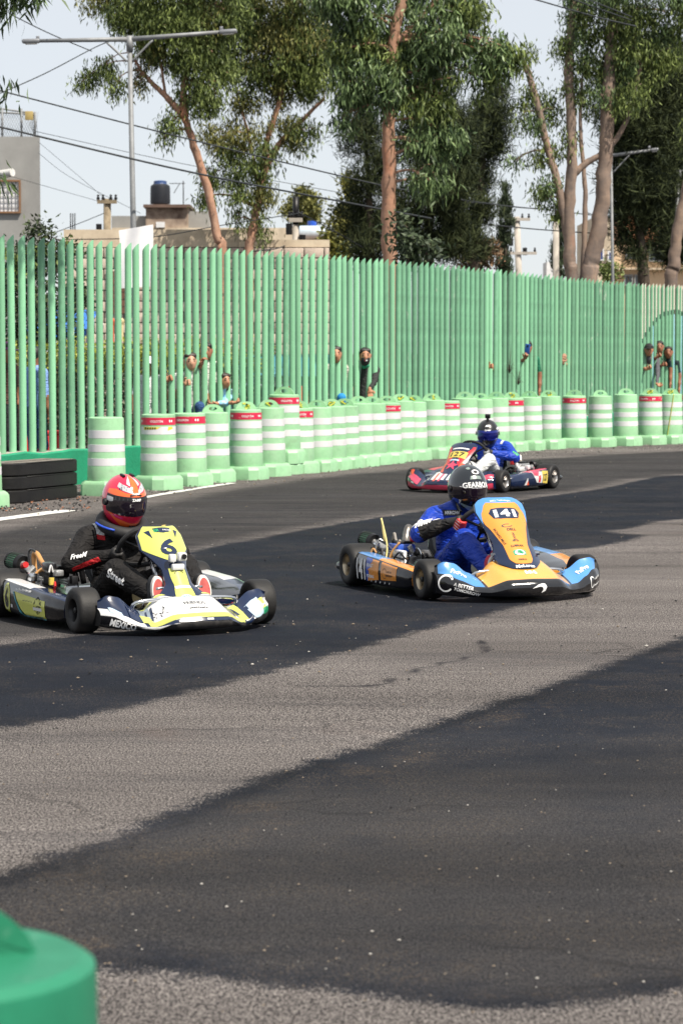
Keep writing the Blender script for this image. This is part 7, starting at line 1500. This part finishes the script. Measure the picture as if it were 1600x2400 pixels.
# market stall seen between the tubes: blue tarpaulin, hanging clothes
s0 = at(130, 824, 47); st = empty('market_stall', (s0.x, s0.y, 0)); tag(st, 'market stall with blue tarpaulin edge seen between the left tubes', 'stall'); off = -Vector(st.location)
mb = MB(); rows = [[at(60 + 150 * i / 14, 770 + 3 * math.sin(i) + 22 * k, 47 - 0.6 * k * 0 + 0.02 * math.sin(i * 2)) + off for i in range(15)] for k in range(2)]; mb.grid(rows, flip=True); rows2 = [[p for p in rows[0]], [p + Vector((0, 1.6, 0.35)) for p in rows[0]]]; mb.grid(rows2); mb.build('tarpaulin', pm('blue_tarp', (0.02, 0.17, 0.60), 0.5, var=0.2), st)
mb = MB()
for x in (62, 205):
    p = at(x, 770, 47) + off; mb.tube([Vector((p.x, p.y, -0.05)), p], 0.02, 6)
mb.build('frame_pole', M_GALV, st)
mb = MB(); a, b = at(70, 875, 47.4), at(200, 875, 47.4); mb.box(Vector(((a.x + b.x) / 2, 47.6, a.z / 2)) + off, (b.x - a.x, 0.7, a.z)); mb.build('counter', M_DARKM, st, smooth=False)
cr = random.Random(4)
for k, (x, cname, cc) in enumerate(((176, 'coral pink', (0.62, 0.22, 0.18)), (192, 'white', (0.74, 0.74, 0.74)), (214, 'pale blue and white', (0.45, 0.58, 0.72)), (236, 'white with red', (0.70, 0.62, 0.60)), (262, 'orange red', (0.62, 0.10, 0.04)), (284, 'cream yellow', (0.70, 0.58, 0.32)), (344, 'rose pink', (0.62, 0.32, 0.32)))):
    mb = MB(); w = 13; hgt = cr.uniform(45, 62); y0 = cr.uniform(742, 756) if k < 6 else 770; c0 = at(x, y0, 48.0)
    out = [(-0.30, 0), (0.30, 0), (0.62, -0.12), (0.55, -0.32), (0.40, -0.28), (0.42, -1.0), (-0.42, -1.0), (-0.40, -0.28), (-0.55, -0.32), (-0.62, -0.12)]; sw_ = w * 48 / FPX; sh_ = hgt * 48 / FPX
    f_ = [Vector((p[0] * sw_, 0.0 + 0.02 * math.sin(5 * p[0]), p[1] * sh_)) for p in out]; bk_ = [p + Vector((0, 0.03, 0)) for p in f_]; mb.add(f_, [tuple(range(9, -1, -1))]); mb.add(bk_, [tuple(range(10))]); mb.grid([f_ + [f_[0]], bk_ + [bk_[0]]])
    o = mb.build('hanging_shirt', pm('cloth_%d' % k, cc, 0.8, var=0.15, scale=12), smooth=False); o.location = c0; tag(o, '%s shirt hanging for sale behind the fence' % cname, 'shirt', 'shirts hanging at the stall')
# teal tarpaulin stall further right and a red barrel
s0 = at(665, 824, 44); st = empty('covered_stall', (s0.x, s0.y, 0)); tag(st, 'stall draped in teal tarpaulin behind the middle of the fence', 'stall'); off = -Vector(st.location)
def drape(name, x0, x1, y0, y1, Y, mat):
    mb = MB(); rows = [[at(x0 + (x1 - x0) * i / 24, y0 + (y1 - y0) * j / 6, Y + 0.03 * math.sin(i * 1.3) * (j / 6) + 0.12 * (6 - j) / 6) + off for i in range(25)] for j in range(7)]; mb.grid(rows, flip=True); mb.grid([rows[0], [p + Vector((0, 1.2, 0.05)) for p in rows[0]]]); return mb.build(name, mat, st)
drape('tarpaulin', 560, 790, 838, 882, 44, pm('teal_tarp', (0.02, 0.24, 0.34), 0.5, var=0.25, scale=4)); drape('skirt_cloth', 562, 700, 882, 905, 44.1, pm('pale_cloth', (0.55, 0.62, 0.68), 0.8)); drape('skirt_cloth', 700, 790, 882, 915, 44.1, pm('teal_tarp', (0.02, 0.24, 0.34)))
mb = MB(); a, b = at(565, 905, 44.4), at(785, 905, 44.4); mb.box(Vector(((a.x + b.x) / 2, 44.7, a.z / 2)) + off, (b.x - a.x, 0.5, a.z)); mb.build('table', M_DARKM, st, smooth=False)
p = at(692, 824, 38); mb = MB(); mb.lathe([(0.0, 0), (0.20, 0.0), (0.21, 0.05), (0.20, 0.45), (0.215, 0.47), (0.20, 0.49), (0.19, 1.0), (0.17, 1.04), (0.0, 1.04)], 20); o = mb.build('red_barrel', pm('red_barrel', (0.55, 0.06, 0.02), 0.5), auto=40); o.location = (p.x, p.y, 0); tag(o, 'orange-red plastic barrel behind the fence below the teal tarpaulin', 'barrel')
for k, (x, w) in enumerate(((62, 0.16), (108, 0.22), (128, 0.14))):
    p = at(x, 824, 32.0); mb = MB(); mb.rbox((0, 0, 0.26), (w, 0.25, 0.52), 0.02); mb.rbox((0, 0, 0.54), (w * 1.05, 0.27, 0.05), 0.015); o = mb.build('red_crate', pm('red_crate', (0.55, 0.02, 0.02), 0.5), auto=40); o.location = (p.x, p.y, 0); tag(o, ('narrow red crate left of the blue jeans', 'red crate right of the blue jeans behind the fence', 'outermost red crate behind the black rubber block')[k], 'crate', 'red crates behind the fence')
# ================================================================== spectators behind the fence
SK = [pm('skin_tan', (0.42, 0.20, 0.115), 0.5, var=0.1, scale=12, spec=0.35), pm('skin_brown', (0.30, 0.13, 0.075), 0.5, var=0.1, scale=12, spec=0.35), pm('skin_light', (0.50, 0.27, 0.18), 0.5, var=0.1, scale=12, spec=0.35)]
M_HAIR = pm('hair_black', (0.010, 0.008, 0.007), 0.5, var=0.3, scale=40, bump=0.3, bscale=80); M_HAIRB = pm('hair_brown', (0.035, 0.018, 0.012), 0.5, var=0.3, scale=40, bump=0.3, bscale=80)
M_JEAN = suit('jeans_blue', (0.035, 0.085, 0.22), rough=0.8); M_DARKC = suit('trousers_dark', (0.02, 0.02, 0.025), rough=0.8); M_EYE = pm('eye_dark', (0.01, 0.008, 0.008), 0.3); M_LIP = pm('lip', (0.26, 0.09, 0.07), 0.5)
def hand_mesh(parent, wrist, tip_dir, wrap_axis, skin, grip=True, name='hand'):
    """hand at the wrist pointing along tip_dir; when gripping, four fingers curl round wrap_axis, thumb leaves the side of the palm"""
    w = Vector(wrist); f = Vector(tip_dir).normalized(); a = Vector(wrap_axis); a = (a - f * a.dot(f)).normalized(); n = f.cross(a).normalized(); prm = []
    pc = w + f * 0.045
    prm += [('c', w - f * 0.01, w + f * 0.03, 0.024, 0.027, 0), ('c', pc - a * 0.024, pc + a * 0.024, 0.019, 0.019, 0), ('c', pc + f * 0.035 - a * 0.026, pc + f * 0.035 + a * 0.026, 0.015, 0.015, 0)]
    for i in range(4):
        b = w + f * 0.088 + a * (-0.030 + 0.020 * i); L = (0.062, 0.072, 0.068, 0.054)[i]; c1 = R(35 if grip else 10); c2 = R(95 if grip else 22)
        m = b + (f * math.cos(c1) + n * math.sin(c1)) * L * 0.5; e = m + (f * math.cos(c2) + n * math.sin(c2)) * L * 0.55
        prm += [('c', b, m, 0.0095, 0.009, 0), ('c', m, e, 0.009, 0.0078, 0)]
    t0 = w + f * 0.025 + a * 0.03; t1 = t0 + (a * 0.7 + f * 0.6 + n * 0.3).normalized() * 0.04; t2 = t1 + (f * 0.8 + n * (0.6 if grip else 0.1)).normalized() * 0.032
    prm += [('c', t0, t1, 0.012, 0.0105, 0), ('c', t1, t2, 0.0105, 0.009, 0)]
    return body_obj(name, prm, [skin], parent, h=0.0062, k=0.004)
def spectator(label, px, ytop, side, skin, shirt, pants, hair=M_HAIR, head_side=None, yaw=0.0, arms=(None, None), sleeve=(0.5, 0.5), hat=None, mask=None, knee=None, scale=1.0, extra=None, hairlong=0.0, tilt=0.0, slice_=None):
    """px, ytop: column and row of the head's top; side: metres of the feet towards the track (negative = behind the fence); arms: world targets for (right, left) hand"""
    hs_ = side if head_side is None else head_side; side = min(side, -0.21)
    hp, t, nrm = fence_px(px, hs_); Yh = hp.y; ztop = at(px, ytop, Yh).z; head = at(px, ytop, Yh); head = Vector((hp.x, hp.y, ztop)); foot = fence_px(px, side)[0]
    fac = Vector((-head.x, -head.y, 0)).normalized(); ang = math.atan2(fac.y, fac.x) + yaw; rot = Matrix.Rotation(-ang, 3, 'Z')
    o0 = Vector((foot.x, foot.y, 0)); L = lambda p: rot @ (Vector(p) - o0)                                   # world -> local
    h = L(head); S = 1.0 * scale; hc = h - Vector((0, 0, 0.115 * S)); F = Vector((math.cos(yaw * 0), 0, 0))
    neck = hc + Vector((-0.02, 0, -0.12 * S)); sh = Vector((neck.x * 0.25 - 0.02, neck.y * 0.25, neck.z - 0.075 * S)); hip = Vector((-0.02, 0, max(0.55, ztop * 0.52)))
    M = Matrix.Rotation(tilt, 3, 'X')
    P = [('e', hc, (0.098 * S, 0.075 * S, 0.112 * S), None, 0), ('e', hc + Vector((0.028, 0, -0.055)) * S, (0.066 * S, 0.056 * S, 0.058 * S), None, 0), ('c', hc + Vector((0.092, 0, 0.005)) * S, hc + Vector((0.108, 0, -0.025)) * S, 0.010 * S, 0.014 * S, 0), ('c', hc + Vector((0.0, -0.076, -0.015)) * S, hc + Vector((-0.005, -0.078, 0.02)) * S, 0.012 * S, 0.014 * S, 0), ('c', hc + Vector((0.0, 0.076, -0.015)) * S, hc + Vector((-0.005, 0.078, 0.02)) * S, 0.012 * S, 0.014 * S, 0),
         ('c', hc + Vector((-0.02, 0, -0.06)) * S, sh.lerp(neck, 0.35), 0.052 * S, 0.056 * S, 0), ('c', sh + Vector((0, -0.135, 0)) * S, sh + Vector((0, 0.135, 0)) * S, 0.066 * S, 0.066 * S, 1), ('e', sh.lerp(hip, 0.32), (0.115 * S, 0.165 * S, 0.19 * S), None, 1), ('e', sh.lerp(hip, 0.72), (0.105 * S, 0.150 * S, 0.17 * S), None, 1), ('e', hip, (0.115 * S, 0.160 * S, 0.12 * S), None, 2)]
    if slice_: P.append(('c', neck + Vector((-0.03, 0, -0.05)), neck + Vector((-0.10, slice_[1], -slice_[0])), 0.050 * S, 0.045 * S, 1))
    hands = []
    for k, sd in enumerate((-1, 1)):
        s0 = sh + Vector((0, sd * 0.165, -0.005)) * S; tg = arms[k]
        if tg is None: el = s0 + Vector((-0.02, sd * 0.05, -0.27)) * S; wr_ = el + Vector((0.06, 0.0, -0.23)) * S
        else:
            wr_ = L(tg[0]); d = wr_ - s0; l1, l2 = 0.29 * S, 0.27 * S; dl = min(d.length, l1 + l2 - 0.01); dn = d.normalized(); wr_ = s0 + d if d.length < l1 + l2 else s0 + d; aa = (l1 * l1 - l2 * l2 + dl * dl) / (2 * dl); hh = math.sqrt(max(0, l1 * l1 - aa * aa)); pole = Vector((-0.5, sd * 0.25, -0.8)); pole -= dn * pole.dot(dn); pole.normalize(); el = s0 + dn * (d.length * aa / dl) + pole * hh
        m_sl = sleeve[k]
        P += [('c', s0, s0.lerp(el, 0.75), 0.052 * S, 0.043 * S, 1), ('c', s0.lerp(el, 0.75), el, 0.042 * S, 0.038 * S, 1 if m_sl > 0.6 else 0), ('c', el, el.lerp(wr_, 0.6), 0.038 * S, 0.032 * S, 1 if m_sl > 0.9 else 0), ('c', el.lerp(wr_, 0.6), wr_, 0.032 * S, 0.023 * S, 1 if m_sl > 1.1 else 0)]
        hands.append((wr_, (wr_ - el).normalized(), tg))
    for sd in (-1, 1):
        hj = hip + Vector((0, sd * 0.085, -0.03)) * S
        if knee is not None and sd == knee[0]: kn = L(knee[1]); an = kn + Vector((-0.05, 0, -0.40)) * S
        else: kn = Vector((0.03, sd * 0.09 * S, hj.z * 0.53)); an = Vector((-0.02, sd * 0.09 * S, 0.09))
        P += [('c', hj, kn, 0.082 * S, 0.058 * S, 2), ('c', kn, an, 0.056 * S, 0.042 * S, 2), ('c', an + Vector((-0.02, 0, -0.04)), an + Vector((0.13, 0, -0.055)), 0.042, 0.032, 3)]
    o = body_obj('person', P, [skin, shirt, pants, M_SHOEB], None, h=0.0145, k=0.010); o.location = o0; o.rotation_euler = (0, 0, ang); tag(o, label, 'person', 'spectators behind the fence')
    if hair is not None:
        hp_ = [('e', hc + Vector((-0.022, 0, 0.026)) * S, (0.096 * S, 0.082 * S, 0.100 * S), None, 0), ('c', hc + Vector((0.035, -0.045, 0.075)) * S, hc + Vector((0.035, 0.045, 0.075)) * S, 0.034 * S, 0.034 * S, 0)]
        if hairlong: hp_ += [('c', hc + Vector((-0.05, -0.05, -0.02)) * S, hc + Vector((-0.05, -0.055, -hairlong)), 0.05 * S, 0.03, 0), ('c', hc + Vector((-0.05, 0.05, -0.02)) * S, hc + Vector((-0.05, 0.055, -hairlong)), 0.05 * S, 0.03, 0)]
        body_obj('hair', hp_, [hair], o, h=0.012, k=0.008)
    for sd in (-1, 1):
        e = hc + Vector((0.089, sd * 0.031, 0.008)) * S; mb = MB(); mb.tube([e + Vector((-0.006, 0, 0)), e + Vector((0.004, 0, 0))], [0.012 * S, 0.009 * S], 8); mb.build('eye', M_EYE, o)
        mb = MB(); mb.tube([e + Vector((0.0, -0.018, 0.022)) * S, e + Vector((0.006, 0.0, 0.027)) * S, e + Vector((0.0, 0.018, 0.022)) * S], 0.0045 * S, 5); mb.build('eyebrow', M_EYE, o)
    if mask is None: mb = MB(); mb.tube([hc + Vector((0.086, -0.022, -0.062)) * S, hc + Vector((0.094, 0, -0.060)) * S, hc + Vector((0.086, 0.022, -0.062)) * S], 0.006 * S, 6); mb.build('mouth', M_LIP, o)
    else: body_obj('face_mask', [('e', hc + Vector((0.042, 0, -0.048)) * S, (0.070 * S, 0.066 * S, 0.062 * S), None, 0), ('e', hc + Vector((0.03, 0, -0.09)) * S, (0.062, 0.058, 0.055), None, 0)], [mask], o, h=0.012, k=0.006)
    if hat is not None:
        mb = MB(); rows = []
        for i in range(9):
            el_ = R(5 + 85 * i / 8); rows.append([hc + Vector((0.112 * math.cos(el_) * math.cos(2 * math.pi * j / 24) - 0.008, 0.090 * math.cos(el_) * math.sin(2 * math.pi * j / 24), 0.028 + 0.102 * math.sin(el_))) * S for j in range(24)])
        mb.grid(rows, wrap=True); br = [[hc + Vector((0.095 + 0.085 * q * math.cos(R(a_)), 0.082 * math.sin(R(a_)), 0.040 - 0.012 * q)) * S for a_ in range(-80, 81, 16)] for q in (0, 0.5, 1.0)]; mb.grid(br, flip=True); mb.grid([[p - Vector((0, 0, 0.006)) for p in r] for r in br]); mb.build('cap', hat, o, auto=60)
    for wr_, dr, tg in hands:
        if tg is None: hand_mesh(o, wr_, dr, (1, 0, 0), skin, False)
        else: hand_mesh(o, wr_, dr if len(tg) < 3 else rot @ Vector(tg[2]), rot @ Vector(tg[1]), skin, True if len(tg) < 4 else tg[3])
    return o, L, hc
def fp(px, py, side=0.05):
    """point near the fence plane seen at (px, py)"""
    b_ = fence_px(px, side)[0]; return at(px, py, b_.y)
UP = (0, 0, 1)
def shirt(name, col, **k): return suit(name, col, rough=0.85, **k)
spectator('person in pink-purple cap and dark clothes at the left picture edge', 20, 803, -0.75, SK[1], shirt('shirt_brown', (0.09, 0.045, 0.04)), M_DARKC, hat=pm('cap_purple', (0.26, 0.05, 0.22), 0.7), yaw=0.9)
spectator('person in light blue checked shirt and jeans seen from behind near the left edge', 86, 812, -0.75, SK[1], shirt('shirt_light_blue', (0.22, 0.36, 0.74)), M_JEAN, yaw=2.3, sleeve=(0.7, 0.7))
spectator('kid in white cap and white shirt reaching one hand to a tube', 352, 837, -0.35, SK[0], shirt('shirt_white_kid', (0.66, 0.67, 0.70)), shirt('trousers_white', (0.60, 0.60, 0.62)), hat=pm('cap_white', (0.72, 0.72, 0.72), 0.8), scale=0.9, arms=(None, (fp(384, 892, -0.08), UP, Vector((1, -0.2, 0.35)))), yaw=0.2)
spectator('woman in white printed shirt and jeans holding a tube, knee raised', 446, 826, -0.22, SK[2], shirt('shirt_white_print', (0.68, 0.66, 0.64)), M_JEAN, hair=M_HAIRB, head_side=0.0, slice_=(0.40, 0.0), arms=((fp(428, 898, -0.02), UP, Vector((0.9, -0.4, 0.1))), None), knee=(1, fp(468, 952, 0.05)), yaw=0.25)
spectator('youth in white shirt with forearm raised against a tube', 484, 803, -0.28, SK[1], shirt('shirt_white_boy', (0.70, 0.68, 0.64)), M_DARKC, head_side=-0.03, slice_=(0.45, 0.03), arms=((fp(470, 858, 0.06), (0.3, -0.3, 1), Vector((0.35, -0.2, 1))), None), scale=0.95)
c6, L6, hc6 = spectator('child in blue and white tie-dye hoodie with folded arms at the fence', 527, 874, -0.10, SK[0], pm('hoodie_tie_dye', (0.05, 0.42, 0.75), 0.85, var=0.3, scale=9, col2=(0.62, 0.72, 0.80)), M_DARKC, hair=M_HAIRB, head_side=0.03, scale=0.86, arms=((fp(540, 944, 0.14), (1, 0, 0), Vector((1, -0.4, 0.0))), (fp(508, 946, 0.14), (1, 0, 0), Vector((-1, -0.4, 0)))), sleeve=(1.2, 1.2), hairlong=0.10, yaw=0.5, slice_=(0.35, 0))
spectator('man in pale shirt showing half his face between tubes', 786, 811, -0.16, SK[0], shirt('shirt_beige', (0.55, 0.50, 0.46)), pm('shorts_bright_blue', (0.01, 0.22, 0.55), 0.8), head_side=-0.02, yaw=0.2, knee=(1, fp(800, 932, 0.06)))
mm, Lm, hcm = spectator('man in black face mask and dark jacket leaning out between tubes', 855, 815, -0.12, SK[0], shirt('jacket_charcoal', (0.035, 0.037, 0.037)), M_DARKC, head_side=0.10, mask=pm('mask_black', (0.015, 0.015, 0.016), 0.8), arms=(None, (fp(866, 912, 0.12), (1, 0, 0), Vector((0.1, -0.2, -1)))), sleeve=(1.2, 1.2), yaw=0.1, slice_=(0.45, -0.03))
pr = Print(bvh_of([c for c in mm.children if c.name.startswith('face_mask')]), 0.002, 0.02); O = hcm + Vector((0.12, 0.01, -0.06)); pr.disc(0.012, O, (0, 1, 0), (0, 0, 1), M_TEXTW, sx=0.8); pr.ring(0.018, 0.022, O + Vector((0, -0.005, 0.004)), (0, 1, 0), (0, 0, 1), M_PINKR, a0=60, a1=240); pr.build('mask_print', [c for c in mm.children if c.name.startswith('face_mask')][0])
body_obj('collar', [('c', hcm + Vector((0.02, -0.02, -0.15)), hcm + Vector((0.045, 0.035, -0.135)), 0.032, 0.028, 0)], [pm('collar_green', (0.01, 0.22, 0.11), 0.8)], mm, h=0.012, k=0.006)
spectator('spectator with only fingers showing round a tube left of the phone', 1138, 815, -0.30, SK[0], shirt('shirt_grey', (0.25, 0.25, 0.26)), M_DARKC, arms=(None, (fp(1140, 858, 0.0), UP, Vector((0.9, -0.5, 0)))))
ph_, Lp, hcp = spectator('spectator in dark cap holding a phone out through the fence', 1233, 799, -0.14, SK[1], shirt('shirt_green_dark', (0.02, 0.16, 0.09)), M_DARKC, head_side=-0.03, arms=((fp(1227, 842, 0.10), UP, Vector((0.5, -0.5, 0.8))), None), hat=pm('cap_black', (0.012, 0.012, 0.013), 0.8))
c = fp(1235, 818, 0.16); mb = MB(); mb.rbox((0, 0, 0), (0.085, 0.010, 0.165), 0.004); mb.rbox((0, -0.006, 0.05), (0.03, 0.004, 0.03), 0.001, mi=1); o = mb.build('phone', [pm('phone_case_blue', (0.02, 0.10, 0.40), 0.4), M_DARKM], auto=40); o.location = c; o.rotation_euler = (0.1, 0.15, -0.3); tag(o, 'blue phone held up in a hand through the fence', 'phone')
spectator('spectator with a raised bare forearm between tubes right of the phone', 1314, 806, -0.30, SK[2], shirt('shirt_pale_blue', (0.45, 0.52, 0.58)), M_DARKC, arms=(None, (fp(1317, 850, 0.02), (1, 0, 0), Vector((0.3, -0.3, 1)), False)))
spectator('spectator in black hood with hand on a tube under the mural arch', 1518, 806, -0.08, SK[0], shirt('jacket_grey', (0.10, 0.10, 0.115)), M_DARKC, head_side=0.10, arms=((fp(1514, 866, 0.14), (0.3, 0, 1), Vector((0.7, -0.4, 0.5))), (fp(1538, 900, 0.30), (1, 0, 0), Vector((0.7, -0.5, -0.4)))), sleeve=(0.8, 1.2), hat=pm('hood_black', (0.012, 0.012, 0.013), 0.85), slice_=(0.12, 0))
spectator('spectator with dark hair half hidden in the middle of the mural group', 1543, 799, -0.10, SK[1], shirt('shirt_navy', (0.015, 0.05, 0.06)), M_DARKC, head_side=0.06, arms=((fp(1537, 838, 0.10), UP, Vector((0.7, -0.4, 0.5))), None))
spectator('smiling dark-haired man leaning out at the right of the mural group', 1564, 812, -0.08, SK[1], shirt('shirt_black', (0.02, 0.04, 0.045)), M_DARKC, head_side=0.12, arms=((fp(1549, 856, 0.08), UP, Vector((0.7, -0.4, 0.2))), None), slice_=(0.12, 0))
# small dry twigs poking through the tubes
for k, (x, y) in enumerate(((1193, 860), (1214, 888))):
    mb = MB(); rr = random.Random(k + 3); p = fp(x, y, 0.08)
    for q in range(26): e = Vector((rr.gauss(0, 0.05), rr.uniform(-0.06, 0.02), rr.gauss(0.02, 0.09))); mb.tube([Vector((0, 0, -0.1)), e * 0.5, e], [0.003, 0.0025, 0.0015], 4)
    o = mb.build('dry_twig', M_BARKD); o.location = p; tag(o, ('dry grey twig poking through the tubes left of the phone', 'lower dry grey twig poking through the tubes below the phone')[k], 'twig')
